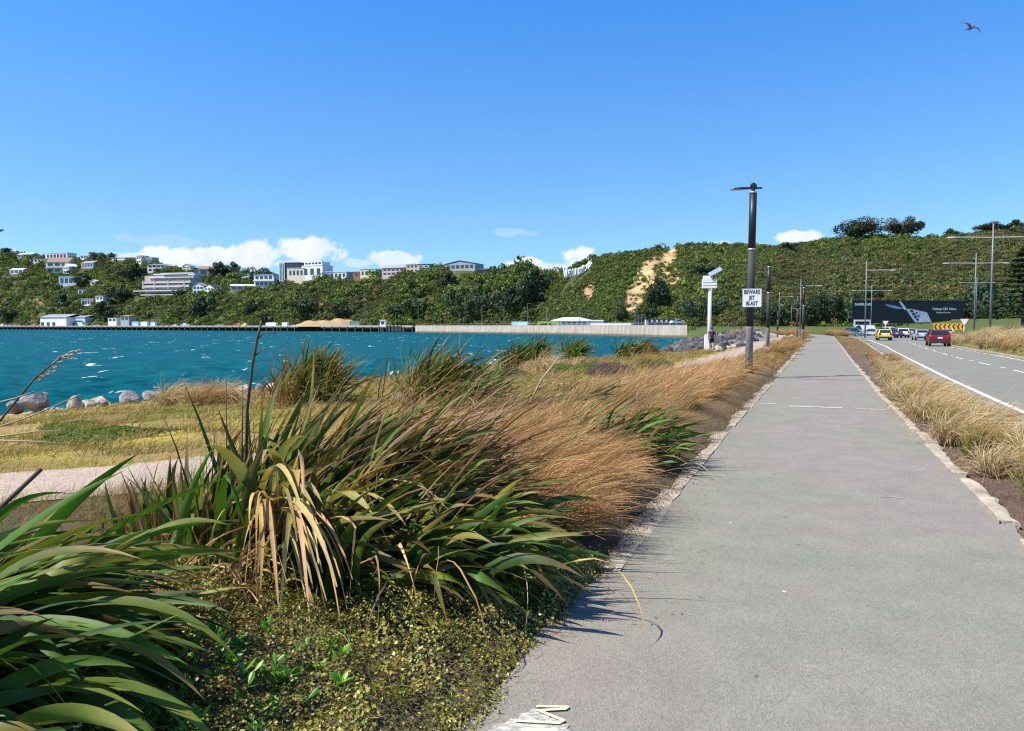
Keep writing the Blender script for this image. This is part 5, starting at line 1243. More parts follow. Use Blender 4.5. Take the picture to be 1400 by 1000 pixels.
mb = MB(); dead_leaves(mb, G(385, 800, zf=land) + np.array((0, -.12, .25)), 36, .7, .04, .12, (.3, -1), rad=.75); dead_leaves(mb, G(330, 830, zf=land), 45, .6, .035, .15, (.1, -1), rad=.4); dead_leaves(mb, G(460, 800, zf=land), 30, .7, .03, .18, (.5, -1), rad=.8)
local(mb, o).build('dead_leaves', M_flax, o)
mb = MB(); c = G(405, 800, zf=land) + np.array((0, -.1, 0))                               # broad pale leaves folded over the front
n = 9; b = c + rng.normal(size=(n, 3)) * np.array((.10, .06, 0)); b[:, 2] = c[2] + .35
strips(mb, b, np.stack((rng.normal(size=n) * .35 + .1, np.full(n, -.35), np.full(n, 1.0)), 1), rng.uniform(.7, 1.0, n), rng.uniform(.05, .085, n), nrm(np.stack((np.ones(n), rng.normal(size=n) * .4, rng.normal(size=n) * .2), 1)), rng.normal(size=(n, 3)) * .25 + np.array((.25, -.2, 0)), rng.uniform(1.2, 2.2, n), 12, 3, .12, swordtaper, pick([(.15, .22, .06), (.32, .33, .10), (.10, .17, .04)], (2, 2, 2), n), pick([(.42, .33, .12), (.45, .30, .12)], (1, 1), n), 1.6, None, floor=land)
n = 30; st_ = np.array([P(rng.uniform(352, 402), rng.uniform(672, 712), 4.28 + rng.normal() * .06) for _ in range(n)])
strips(mb, st_, np.stack((rng.uniform(.1, .6, n), rng.uniform(-1.1, -.45, n), rng.uniform(.0, .6, n)), 1), rng.uniform(.8, 1.25, n), rng.uniform(.018, .045, n), nrm(np.stack((np.ones(n), rng.normal(size=n) * .5, rng.normal(size=n) * .3), 1)), rng.normal(size=(n, 3)) * .1 + np.array((.12, -.18, 0)), rng.uniform(1.1, 2.0, n), 14, 3, .14, lambda q: 1 - .85 * q ** 1.7, pick([(.30, .32, .09), (.46, .36, .13), (.52, .38, .16), (.40, .26, .11)], (1.5, 2, 2, 2), n), pick([(.52, .37, .16), (.45, .28, .12)], (2, 1), n), 1.0, None, floor=land, twist=rng.normal(size=n) * 1.3)
local(mb, o).build('folded_leaves', M_flax, o, True)
Ys = p[1]; sp = [P(a_, b_, Ys + .12) for a_, b_ in ((338, 720), (336, 640), (338, 560), (345, 500), (352, 462), (358, 438))]
q = stalk(o, sp, .012, .007); seed_pods(q, o, sp, 4, .075, .008, .93, 1); 
e = MB().tube(np.array([P(*a_, Ys + .12) for a_ in ((347, 488), (356, 480), (366, 476))]) - p, [.005, .004, .003], 6).build('side_twig', M_stalk, q)
e = MB().tube(np.array([P(*a_, Ys + .12) for a_ in ((352, 464), (362, 455), (374, 457), (380, 449))]) - p, [.005, .004, .003, .002], 6).build('side_twig', M_stalk, q)
for pts in (((283, 720), (290, 650), (294, 590)), ((318, 700), (310, 620), (309, 516)), ((331, 700), (331, 600), (332, 520)), ((262, 680), (240, 610), (222, 566))):
    stalk(o, [P(a_, b_, Ys + .1) for a_, b_ in pts], .006, .003, name='dry_stem')
# --- big flax, swept right half
o, p = plant('flax_plant', 600, 815, 'big dense flax clump swept right over the path edge, dark green', group=FLG)
mb = MB()
for (px, py, n, L, W, lean, cone, wind, gv) in ((500, 790, 90, 1.0, .056, (.45, .05), .35, .9, .8), (540, 800, 95, 1.0, .058, (.5, -.05), .38, .9, 1.0), (580, 800, 95, .92, .058, (.45, -.1), .42, .9, 1.2), (560, 760, 85, 1.08, .054, (.45, .2), .33, .95, .6), (620, 805, 85, .78, .056, (.4, -.1), .45, .9, 1.4), (520, 820, 60, .8, .058, (.4, -.4), .42, .7, 1.2), (600, 770, 70, .92, .052, (.45, .2), .38, 1.0, .9), (655, 790, 60, .62, .05, (.4, 0), .45, .8, 1.5)):
    c = G(px, py, zf=land); flax_fan(mb, c, int(n * 1.25), L * .85, W * 1.06, .11, lean, cone, wind, gv, brown_tip=.6, kinkp=.14, wts=(4, 4, 4, 2.6, .9))
local(mb, o).build('foliage', M_flax, o, True)
mb = MB(); flax_fan(mb, G(520, 760, zf=land), 90, 1.12, .016, .3, (.45, .2), .3, 1.0, .5, LBROWN, (3, 3, 2, 2), 1, .15); dead_leaves(mb, G(570, 810, zf=land), 26, .7, .03, .25, (.6, -1), rad=.5); dead_leaves(mb, G(650, 808, zf=land), 26, .32, .018, .12, (.3, -1), rad=.35)
local(mb, o).build('dead_leaves', M_flax, o)
mb = MB(); c = G(640, 790, zf=land); n = 2; strips(mb, np.array([c + (.1, 0, .35), c + (.15, .02, .3)]), np.array([(1, -.2, .3), (1, -.1, .2)]), np.array((.38, .3)), np.array((.045, .03)), np.array([(0, .6, 1.), (0, .5, 1.)]), np.zeros((2, 3)), np.array((.5, .8)), 8, 3, .12, swordtaper, np.array([(.42, .33, .03), (.40, .20, .02)]), np.array([(.5, .2, .02), (.5, .2, .03)]), 1.0)
local(mb, o).build('yellow_leaf', M_flax, o)
# --- flax at the bottom left, rooted outside the frame
o, p = plant('flax_plant', (-2.35, 2.75), None, 'nearest flax clump, long glossy green leaves sweeping in from the left edge', group=FLG)
mb = MB()
for (x, y, n, L, W, lean, cone, wind, gv) in ((-2.5, 2.5, 60, 1.2, .066, (.8, .0), .32, .75, 1.2), (-2.4, 2.75, 65, 1.22, .068, (.8, .0), .32, .75, 1.15), (-2.4, 3.05, 60, 1.15, .064, (.75, .05), .32, .75, 1.1), (-2.6, 3.35, 50, 1.1, .06, (.7, .05), .32, .75, .95), (-2.1, 2.5, 45, .95, .066, (.8, -.05), .4, .6, 1.5), (-2.05, 2.25, 40, .9, .066, (.8, .0), .38, .6, 1.4), (-2.9, 3.0, 40, 1.3, .062, (.8, .05), .3, .8, .9), (-1.95, 2.9, 35, .8, .06, (.7, 0), .4, .6, 1.6), (-3.0, 3.7, 40, .8, .055, (.8, .0), .34, .7, 1.3)):
    flax_fan(mb, np.array((x, y, 0)), n, L, W, .13, lean, cone, wind, gv, brown_tip=.25, kinkp=.05, wts=(4, 5, 3, 3, .9), S=18)
local(mb, o).build('foliage', M_flax, o, True)
mb = MB(); flax_fan(mb, np.array((-2.6, 3.3, 0)), 70, 1.0, .013, .3, (.75, 0), .35, .8, .8, LBROWN, (2, 3, 3, 1), 1, .1); dead_leaves(mb, np.array((-1.95, 2.75, 0)), 40, .7, .016, .3, (.6, -.8), rad=.3)
local(mb, o).build('dead_leaves', M_flax, o)
Yk = 2.95
st_ = [P(a_, b_, Yk + .2) for a_, b_ in ((-40, 740), (5, 690), (56, 642))]; stalk(o, st_, .011, .009, name='broken_stalk')
o2 = o
sp = [P(a_, b_, 3.6) for a_, b_ in ((-60, 640), (-12, 590), (25, 545), (50, 515), (75, 495), (95, 484))]
q = stalk(o, sp, .006, .003, mat=M_stalk); seed_pods(q, o, sp, 11, .055, .005, .5, 1, M_stalkp)
for pts in (((-20, 590), (40, 570), (110, 540)), ((-20, 555), (20, 545), (48, 535)), ((-10, 598), (50, 590), (98, 590)), ((-10, 602), (50, 604), (104, 608))): stalk(o, [P(a_, b_, 3.4) for a_, b_ in pts], .004, .002, mat=M_stalkp, name='dry_stem')
# --- middle distance flax
def mid_flax(px, py, n, L, W, spread, lean, wind, gv, label, brown=.3, nf=5, browns=40, S=8, wts=(4, 4, 3, 2, .8), cone=.5, wid=None):
    o, p = plant('flax_plant', px, py, label, group=FLG); mb = MB()
    for i in range(nf):
        c = p + np.array((rng.uniform(-1, 1) * spread, rng.uniform(-1, 1) * spread * .6, 0)); flax_fan(mb, c, n, L, W, .14, lean, cone, wind, gv, brown_tip=brown, kinkp=.15, S=S, wts=wts)
    local(mb, o).build('foliage', M_flax, o, True)
    if browns:
        mb = MB(); flax_fan(mb, p, browns, L * .95, W * .5, spread * .8, lean, cone, wind * .9, gv, LBROWN, (3, 3, 3, 2), 1, .3, S=6); dead_leaves(mb, p, browns // 2, L * .6, W * .6, spread * .7, (.3, -1), rad=L * .5); local(mb, o).build('dead_leaves', M_flax, o)
    return o
mid_flax(412, 556, 60, 1.5, .06, .55, (.1, 0), .45, .55, 'mid distance flax clump with many dead leaves, behind the tall dark stalk', .5, 6, 240, wts=(2, 2, 2, 2, 1))
mid_flax(590, 556, 50, 1.45, .055, .6, (.2, 0), .7, .55, 'grey green flax clump with dry tips just over the big clump crest', .6, 5, 130, wts=(2, 3, 2, 3, 1))
mid_flax(706, 507, 70, 1.75, .085, .95, (.15, 0), .5, .9, 'distant round flax at the water, leftmost of three on the berm', .2, 6, 60)
mid_flax(782, 497, 60, 1.75, .085, .8, (.2, 0), .55, .8, 'distant flax at the water, middle one of three on the berm', .25, 5, 40)
mid_flax(862, 491, 50, 1.5, .08, .75, (.3, 0), .8, .7, 'distant wind-flattened flax at the water, rightmost of three on the berm', .4, 5, 70)
mid_flax(735, 590, 34, 1.0, .045, .45, (.6, 0), 1.3, .5, 'low flax flattened by wind in the middle of the planting', .5, 6, 110)
mid_flax(820, 622, 40, .8, .045, .42, (.55, -.05), 1.2, .7, 'low flax beside the rusty grass with a long leaf reaching the path', .5, 6, 70)
mid_flax(640, 560, 30, 1.05, .045, .5, (.5, 0), 1.2, .5, 'low wind-bent flax just behind the big clump', .55, 5, 70, wts=(2, 3, 2, 3, 1))
mid_flax(838, 626, 24, .6, .04, .35, (.45, -.05), .9, .7, 'small dark flax right at the path edge before the long rusty grass', .5, 5, 50)
# long leaf that reaches over the kerb, and a bare pale flower stick above the grass
o = [x for x in bpy.data.objects if x.get('label', '').startswith('low flax beside')][0]; p = np.array(o.location)
mb = MB(); c = P(905, 606, p[1]); strips(mb, np.array([c]), np.array([(1, -.1, .28)]), np.array((.72,)), np.array((.04,)), np.array([(0, .5, 1.)]), np.zeros((1, 3)), np.array((.15,)), 8, 3, .12, swordtaper, np.array([(.09, .15, .04)]), np.array([(.2, .22, .06)]), 1.0)
local(mb, o).build('long_leaf', M_flax, o)
stalk(o, [P(a_, b_, p[1]) for a_, b_ in ((722, 556), (740, 520), (764, 489))], .014, .009, mat=M_stalkp)

# ------------------------------------------------------------------ tussock grasses
def tussock_mesh(name, n, L, rad, wind, gv, colsB, colsT, w=.006, S=7, cone=.35, lean=.25, cp=1.0, wp=1.0, dn=.12):
    mb = MB(); a = rng.uniform(0, 6.28, n); r = rad * np.sqrt(rng.uniform(0, 1, n)); b = np.stack((np.cos(a) * r, np.sin(a) * r, np.full(n, -.04)), 1)
    tl = np.abs(rng.normal(size=n)) * cone; a2 = a + rng.normal(size=n) * .7
    d = np.stack((np.cos(a2) * np.sin(tl) + lean, np.sin(a2) * np.sin(tl), np.cos(tl)), 1)
    L_ = L * np.clip(1 + rng.normal(size=n) * .25, .4, 1.5)
    c0 = pick(colsB[0], colsB[1], n, .2); c1 = pick(colsT[0], colsT[1], n, .2)
    strips(mb, b, d, L_, w * rng.uniform(.6, 1.3, n), nrm(rng.normal(size=(n, 3))), WIND * (wind * np.clip(1 + rng.normal(size=(n, 1)) * .35, .2, 2)) + rng.normal(size=(n, 3)) * dn, gv * np.clip(1 + rng.normal(size=n) * .4, .2, 2.2), S, 2, 0, lambda t: 1 - .8 * t ** 1.3, c0, c1, cp, wpow=wp)
    return mb.mesh(name, M_grass)
GB = ([(.11, .16, .035), (.20, .20, .06), (.30, .22, .09)], (3, 3, 2)); GTg = ([(.78, .57, .31), (.62, .42, .20), (.86, .69, .43), (.46, .31, .13)], (3, 2, 3, 1)); GTr = ([(.58, .30, .14), (.46, .22, .09), (.74, .48, .27), (.28, .24, .07)], (3, 2, 3, 1.5))
TM = {'gold': [tussock_mesh('tussock_blades', 1000, .70, .17, .65, 2.5, ([(.16, .11, .045), (.13, .13, .035), (.20, .14, .06)], (3, 2, 1.5)), GTg, .0105, cone=.32, lean=.05, cp=.8, dn=.04) for _ in range(3)],  # darker base tones paint a shaded interior into the golden mops
      'green': [tussock_mesh('tussock_blades', 800, .50, .14, .35, .45, ([(.09, .17, .025), (.14, .20, .04)], (3, 2)), ([(.42, .26, .10), (.32, .27, .09), (.5, .34, .15)], (3, 2, 2)), .009, cone=.28, lean=.1, cp=1.3, dn=.05) for _ in range(2)],
      'rust': [tussock_mesh('tussock_blades', 1000, .62, .22, .75, .7, ([(.12, .16, .04), (.2, .18, .06)], (3, 2)), GTr, .008, cone=.32, lean=.25, cp=.9, dn=.05) for _ in range(2)]}
def tussock(kind, x, y, sc, label, group=None, rz=None, squash=.82):
    me = TM[kind][int(rng.integers(0, len(TM[kind])))]; o = bpy.data.objects.new('tussock_grass', me); COL.objects.link(o)
    o.location = (x, y, float(land(x, y))); o.rotation_euler = (0, 0, rng.normal() * .35 if rz is None else rz); o.scale = (sc, sc, sc * squash); return tag(o, label, 'grass tussock', group)
ORD = ['nearest', 'second', 'third', 'fourth', 'fifth', 'sixth', 'seventh', 'eighth', 'ninth', 'tenth', 'eleventh', 'twelfth', 'thirteenth', 'fourteenth', 'fifteenth', 'sixteenth', 'seventeenth', 'eighteenth', 'nineteenth', 'twentieth']
KN = {'gold': 'golden mop-headed', 'green': 'upright green-based', 'rust': 'rust brown'}
# strip between path and road: a kerb-side row and a road-side row, by distance from the camera
rowA = [(8.3, .6, 'green', 1.3), (9.7, .42, 'gold', .75), (11.0, .45, 'green', .85), (12.2, .42, 'gold', 1.05), (13.6, .45, 'green', .9), (14.9, .42, 'gold', 1.15), (16.4, .42, 'gold', 1.1), (18.0, .4, 'green', .9), (19.5, .45, 'gold', 1.05), (21.6, .5, 'gold', .95), (24.2, .55, 'gold', .9), (27.5, .7, 'gold', .85), (31.5, .7, 'gold', .8), (37, .8, 'gold', .85), (42, .9, 'rust', .9), (48, 1.1, 'rust', .9)]
rowB = [(8.9, 1.15, 'gold', 1.0), (10.5, 1.05, 'gold', 1.15), (12.1, 1.05, 'gold', 1.05), (13.8, 1.0, 'gold', 1.2), (15.5, 1.0, 'gold', 1.05), (17.3, 1.0, 'gold', 1.15), (19.3, 1.05, 'gold', 1.1), (21.6, 1.1, 'gold', 1.0), (24.5, 1.2, 'rust', .85), (28, 1.4, 'gold', .95), (32, 1.5, 'gold', .9), (37, 1.7, 'gold', 1.0), (43, 1.9, 'rust', 1.0), (50, 2.1, 'rust', 1.0)]
for row, nm in ((rowA, 'path-side'), (rowB, 'road-side')):
    for i, (s, dt, kind, sc) in enumerate(row):
        x, y = st2xy(s, float(tR(s)) + dt); ds = float(tKerb(s) - tR(s))
        tussock(kind, x, y, sc, '%s grass tussock, %s from the camera in the %s row of the planting strip' % (KN[kind], ORD[i], nm), 'tussocks between path and road', squash=((.72 if nm == 'path-side' else .58) if kind != 'green' else .92) * rng.uniform(.85, 1.15))
# verge on the far side of the road
k = 0
for i in range(64):
    s = rng.uniform(36, 100); off = .8 + abs(rng.normal()) * 3.2; t_ = float(tRoadR(s)) + off; x, y = st2xy(s, t_)
    kind = rng.choice(['gold', 'gold', 'rust', 'green'], p=[.35, .3, .15, .2]); o = tussock(kind, x, y, rng.uniform(1.2, 2.2), {'gold': 'pale dry', 'rust': 'rust brown', 'green': 'green based'}[str(kind)] + ' grass tussock on the bank beyond the road', 'tussocks on the far road bank')
# big rusty tussocks beside the path in the middle distance
for px, py, kind, sc, lab in ((728, 728, 'rust', .95, 'large rust and green tussock right against the big swept flax'), (755, 728, 'rust', .85, 'large rust tussock with green base drooping towards the path kerb'), (700, 690, 'rust', 1.15, 'rusty tussock just behind the swept flax'), (770, 690, 'rust', 1.1, 'rusty tussock behind the pair by the kerb'), (790, 692, 'rust', .8, 'rusty tussock leaning over the kerb beyond the drooping one'), (720, 650, 'rust', 1.1, 'rusty tussock in the middle of the bed, left of the low dark flax'), (790, 650, 'rust', 1.0, 'rusty tussock directly in front of the low dark flax'), (815, 665, 'rust', .75, 'small rusty tussock at the kerb before the small dark flax'),
                             (745, 512, 'gold', 1.7, 'golden tussock standing between the distant flaxes, left of the pair'), (880, 505, 'green', 1.5, 'upright greenish tussock at the pale footpath bend')):
    p = G(px, py, zf=land); tussock(kind, p[0], p[1], sc, lab, 'rusty tussocks along the path' if kind == 'rust' else None)

for px, py, kind, sc, lab in ((235, 556, 'gold', 1.5, 'dry spiky grass mound by the shore boulders, left of three'), (270, 556, 'rust', 1.5, 'dry spiky grass mound by the shore boulders, middle of three'), (305, 553, 'gold', 1.4, 'dry spiky grass mound by the shore boulders, right of three'), (1058, 486, 'rust', 1.5, 'rust brown tussock right of the second black lamp foot, nearest one'), (1072, 481, 'rust', 1.6, 'rust brown tussock right of the second black lamp foot, middle one'), (1084, 476, 'rust', 1.5, 'rust brown tussock right of the second black lamp foot, farthest one')):
    p = G(px, py, zf=land); tussock(kind, p[0], p[1], sc, lab)
for i in range(34):
    s = rng.uniform(146, 172); t_ = rng.uniform(-13, 0) if i < 24 else float(tR(s)) + rng.uniform(.6, 2.2); x, y = st2xy(s, t_ + (float(tL(s)) - 1.2 if i < 24 else 0))
    tussock('rust', x, y, rng.uniform(1.8, 3.0), 'rust brown tussock on the bank at the far bend of the path', 'tussocks at the far bend')
# ------------------------------------------------------------------ long rusty grass along the path: one mass
def field(name, n, fs, ft, L, w, wind, gv, c0s, c1s, keep=None, S=4, cone=.4, lean=.3, label=None, off=0.0, clump=0, crad=.1, cout=.5):
    if clump:
        sc_ = fs(clump); tc_ = ft(sc_); ci_ = rng.integers(0, clump, n); s = sc_[ci_] + rng.normal(size=n) * crad; t = tc_[ci_] + rng.normal(size=n) * crad; clen = rng.uniform(.65, 1.3, clump); chue = rng.uniform(.7, 1.25, clump)
    else: s = fs(n); t = ft(s); ci_ = None
    x, y = st2xy(s, t); x0, y0 = st2xy(sc_[ci_], tc_[ci_]) if clump else (x, y)
    if keep is not None: k_ = keep(s, t, x, y); x, y, s, t, x0, y0 = x[k_], y[k_], s[k_], t[k_], x0[k_], y0[k_]; ci_ = ci_[k_] if clump else None
    n = len(x); b = np.stack((x, y, land(x, y) - .02 + off), 1); a = rng.uniform(0, 6.28, n); tl = np.abs(rng.normal(size=n)) * cone
    cl = np.clip(1 + .35 * clump_noise(x, y, 2.2, 21), .4, 1.6)
    d = np.stack((np.cos(a) * np.sin(tl) + lean, np.sin(a) * np.sin(tl), np.cos(tl)), 1)
    L = L * (1 - .35 * sstep(16, 26, s)) if label and label.startswith('long rusty') else L
    if clump: d = d + np.stack((x - x0, y - y0, 0 * x), 1) / crad * cout; cl = clen[ci_]
    dist = np.sqrt(x * x + y * y); ww = w * np.clip(dist / 9, .8, 4)
    mb = MB(); hue = np.clip(.5 + .4 * clump_noise(x, y, .9, 33), 0, 1)[:, None]
    c0 = pick(*c0s, n, .2) ; c1 = pick(*c1s, n, .2) * (.85 + .3 * hue) * (chue[ci_][:, None] if clump else 1)
    strips(mb, b, d, L * cl * np.clip(1 + rng.normal(size=n) * .25, .4, 1.6), ww, nrm(rng.normal(size=(n, 3))), WIND * wind + rng.normal(size=(n, 3)) * (.05 if clump else .1), gv * np.clip(1 + rng.normal(size=n) * .4, .2, 2), S, 2, 0, lambda q: 1 - .8 * q ** 1.3, c0, c1, .9)
    o = mb.build(name, M_grass); return tag(o, label, 'grass', kind='stuff')
U = rng.uniform
field('grass', 36000, lambda n: 6.5 + 23 * U(0, 1, n) ** 1.4, lambda s: tL(s) - 1.0 - np.minimum(2.8, np.maximum(1.0, tL(s) - tPed(s) - 1.9)) * U(0, 1, len(s)) ** .9, .50, .0075, .8, .75, ([(.14, .16, .045), (.24, .19, .07), (.30, .18, .07)], (2, 2, 2)), ([(.60, .31, .14), (.48, .23, .095), (.76, .50, .28), (.30, .25, .07)], (3, 2, 3, 2)), cone=.22, lean=.2, clump=330, crad=.12, cout=.3, label='long rusty windswept grass between footpath and path')
field('grass', 5000, lambda n: 5.5 + 16 * U(0, 1, n) ** 1.3, lambda s: tL(s) - .7 - 2.6 * U(0, 1, len(s)), .66, .003, .55, .45, ([(.20, .17, .05), (.34, .2, .08)], (2, 2)), ([(.62, .44, .26), (.50, .28, .13)], (2, 2)), S=5, cone=.35, lean=.3, label='tall thin flowering grass stems over the rusty bed')
field('grass', 9000, lambda n: 6 + 14 * U(0, 1, n), lambda s: tL(s) - .8 - 2.4 * U(0, 1, len(s)), .34, .005, .6, .8, ([(.10, .17, .03), (.15, .18, .04)], (2, 2)), ([(.22, .24, .06), (.40, .27, .10)], (2, 2)), cone=.7, lean=.1, keep=lambda s, t, x, y: clump_noise(x, y, 1.7, 91) > .1, label='green grass showing through the rusty bed')
field('grass', 16000, lambda n: U(30, 62, n), lambda s: tL(s) - .3 - 2.2 * U(0, 1, len(s)), .24, .004, 1.0, .6, ([(.16, .15, .05), (.24, .17, .07)], (2, 2)), ([(.40, .23, .10), (.34, .25, .10), (.44, .30, .14)], (3, 2, 2)), clump=220, crad=.16, cout=.3, cone=.25, label='dry grass along the left path edge beyond the lamp')
field('grass', 14000, lambda n: U(62, 150, n), lambda s: tL(s) - .3 - 3.0 * U(0, 1, len(s)), .55, .003, .8, .6, ([(.16, .14, .05), (.24, .17, .07)], (2, 2)), ([(.38, .22, .09), (.32, .20, .09)], (3, 2)), keep=lambda s, t, x, y: (clump_noise(x, y, .3, 4) > -.2), label='rust brown grass patches far along the path')
field('grass', 12000, lambda n: U(150, 205, n), lambda s: tL(s) - 6 + 22 * U(0, 1, len(s)), .8, .003, .6, .5, ([(.16, .14, .05), (.20, .17, .07)], (2, 2)), ([(.36, .22, .10), (.30, .20, .09)], (3, 2)), keep=lambda s, t, x, y: ((t < tL(s) - .5) | (t > tR(s) + .4)) & (t < tKerb(s) - .4) & (clump_noise(x, y, .2, 4) > -.3) & ((s < 166) | (s > 184)), label='brown grass bank at the far bend of the path')
field('grass', 9000, lambda n: U(52, 150, n), lambda s: tR(s) + .3 + (tKerb(s) - tR(s) - .6) * U(0, 1, len(s)), .22, .003, .7, .8, ([(.2, .17, .06), (.28, .2, .08)], (2, 2)), ([(.48, .33, .15), (.36, .30, .10), (.42, .25, .10)], (2, 2, 2)), keep=lambda s, t, x, y: clump_noise(x, y, .5, 7) > -.4, label='dry grass filling the far end of the planting strip')
field('grass', 46000, lambda n: U(4, 34, n), lambda s: tPed(s) - 1.5 - (tPed(s) - 1.5 - tShore(s) - 3.5) * U(0, 1, len(s)), .16, .006, .9, .5, ([(.16, .19, .05), (.24, .22, .07)], (2, 2)), ([(.32, .28, .045), (.44, .33, .10), (.22, .28, .04), (.50, .33, .14)], (3, 2, 2.5, 1.6)), S=3, cone=.6, keep=lambda s, t, x, y: (x > -26) & (clump_noise(x, y, .8, 12) > -.5), label='short yellow green turf between footpath and shore')
field('grass', 30000, lambda n: U(26, 62, n), lambda s: tPed(s) - 1.6 - 16 * U(0, 1, len(s)), .34, .006, .9, .6, ([(.14, .15, .05), (.22, .19, .07)], (2, 2)), ([(.30, .25, .09), (.42, .31, .14), (.20, .2, .06), (.38, .23, .11)], (2, 2, 2, 2)), S=3, cone=.7, keep=lambda s, t, x, y: (t > tShore(s) + 3) & (clump_noise(x, y, .6, 14) > -.5) & (s < 52 + 10 * U(0, 1, len(s))), label='mixed dry scrub grass on the berm by the distant flaxes')
field('grass', 12000, lambda n: U(12, 34, n), lambda s: tPed(s) - 1.5 - 14 * U(0, 1, len(s)), .4, .005, 1.2, .6, ([(.2, .16, .06), (.28, .2, .08)], (2, 2)), ([(.46, .34, .17), (.40, .26, .12), (.5, .40, .22)], (2, 2, 2)), S=4, cone=.5, keep=lambda s, t, x, y: clump_noise(x, y, .7, 51) > .55, label='straw coloured grass patches over the shore turf')
field('grass', 12000, lambda n: U(34, 130, n), lambda s: tRoadR(s) + .5 + 9 * U(0, 1, len(s)) ** 1.6, .4, .004, .8, .6, ([(.16, .17, .05), (.24, .2, .07)], (2, 2)), ([(.46, .36, .16), (.30, .28, .09), (.40, .27, .12)], (3, 2, 2)), S=3, cone=.6, label='dry grass on the bank beyond the road')
field('grass', 7000, lambda n: U(4.2, 13, n), lambda s: np.interp(s, [4, 7, 13], [-4.2, -5.0, -3.6]) + rng.normal(size=len(s)) * .45, .42, .0045, .35, .3, ([(.26, .15, .07), (.20, .12, .06)], (2, 2)), ([(.44, .27, .14), (.30, .15, .08), (.52, .38, .22)], (2, 2, 2)), cone=.5, lean=.1, label='thin dry reddish weeds between the big flax and the gravel')
field('grass', 22000, lambda n: 2 + 24 * U(0, 1, n) ** 1.6, lambda s: tPed(s) + rng.choice([-1, 1], len(s)) * (.95 + np.abs(rng.normal(size=len(s))) * .4), .12, .004, .4, .8, ([(.22, .19, .06), (.26, .19, .08)], (2, 2)), ([(.40, .31, .13), (.30, .28, .06)], (2, 2)), S=3, cone=.7, label='ragged short grass along both edges of the footpath')
field('grass', 13000, lambda n: U(2.2, 6.8, n), lambda s: -3.0 - 4.2 * U(0, 1, len(s)), .26, .004, .4, .6, ([(.10, .14, .03), (.20, .14, .06)], (2, 2)), ([(.24, .24, .06), (.42, .29, .14), (.30, .18, .08)], (2, 2, 2)), cone=.5, clump=150, crad=.1, cout=.5, keep=lambda s, t, x, y: np.abs(t - tPed(s)) > 1.2, label='mixed low weeds between the front flaxes and the gravel')
field('grass', 16000, lambda n: U(4, 34, n), lambda s: tPed(s) - 1.6 - 15 * U(0, 1, len(s)), .2, .008, .7, .6, ([(.10, .15, .03), (.16, .18, .04)], (2, 2)), ([(.20, .27, .04), (.32, .31, .07)], (2, 2)), S=3, cone=.5, clump=260, crad=.22, cout=.5, keep=lambda s, t, x, y: (t > tShore(s) + 2.5) & (x > -26), label='green grass clumps scattered over the shore turf')
field('grass', 14000, lambda n: U(4, 34, n), lambda s: tPed(s) - 1.6 - 17 * U(0, 1, len(s)), .24, .007, .9, .6, ([(.24, .15, .06), (.28, .2, .08)], (2, 2)), ([(.46, .30, .15), (.56, .42, .24), (.36, .20, .09)], (2, 2, 2)), S=3, cone=.5, clump=240, crad=.2, cout=.5, keep=lambda s, t, x, y: (t > tShore(s) + 2) & (x > -26), label='dry brown grass clumps scattered over the shore turf')
n = 420; s = 4 + 20 * U(0, 1, n) ** 1.5; x, y = st2xy(s, tL(s) + np.abs(rng.normal(size=n)) * .28); mb = MB(); leaves(mb, np.stack((x, y, gz(y) + .008), 1), rng.uniform(.006, .02, n), np.array((0, 0, 1)) + rng.normal(size=(n, 3)) * .15, pick([(.25, .15, .08), (.14, .09, .05), (.4, .3, .17)], (2, 2, 1), n), .25)
o = mb.build('leaf_litter', M_small); tag(o, 'scraps of dead leaf blown on to the left of the path', 'litter', kind='stuff')
# litter and low herbs in the mulch strip
field('grass', 26000, lambda n: U(4, 26, n), lambda s: tR(s) + .16 + (tKerb(s) - tR(s) - .4) * U(0, 1, len(s)), .10, .004, .2, 1.5, ([(.16, .09, .06), (.2, .14, .08)], (2, 2)), ([(.26, .16, .10), (.14, .10, .07), (.34, .26, .15)], (2, 2, 1)), S=3, cone=1.3, lean=0, label='dry litter and stems over the dark mulch')
# ------------------------------------------------------------------ creeping ground cover in front
def cover(name, n, region, hfun, size, cols, wts, label, aspect=.75, twigs=0, spread=.03):
    x, y = region(n); n = len(x); h = hfun(x, y); z = land(x, y) + h * (1 - np.abs(rng.normal(size=n)) * .35).clip(0, 1.05) + rng.normal(size=n) * spread * .3 + .004
    e = .06; gx = (hfun(x + e, y) - hfun(x - e, y)) / (2 * e); gy = (hfun(x, y + e) - hfun(x, y - e)) / (2 * e)
    nn = nrm(np.stack((-gx, -gy, np.ones(n)), 1) + rng.normal(size=(n, 3)) * .55)
    hue = clump_noise(x, y, 4.0, 61)[:, None]
    mb = MB(); leaves(mb, np.stack((x, y, z), 1), size * rng.uniform(.6, 1.35, n), nn, np.clip(pick(cols, wts, n, .25) * (1 + .22 * hue), .005, .9), aspect)
    o = mb.build(name, M_small); tag(o, label, 'ground cover', kind='stuff')
    return o
def mound(x, y):
    s, t = xy2st(x, y); d = tL(s) - t
    q = .16 + .06 * np.sin(x * 5 + 1) * np.sin(y * 4.3) + .04 * np.sin(x * 11 + y * 7) + .025 * np.sin(x * 23 - y * 17)
    return q * sstep(-.02 + .05 * np.sin(s * 6), .38, d)
def reg1(n):
    s = rng.uniform(1.6, 5.0, n); t = tL(s) - rng.uniform(-.05, 1.0, n) ** 1 * 2.4; t = t + (.06 * np.sin(s * 5) + .04 * np.sin(s * 13)) * (t > tL(s) - .3); x, y = st2xy(s, t); k_ = (x > -2.2) & (t < tL(s) + .14) & ((y > 2.2) | True); return x[k_], y[k_]
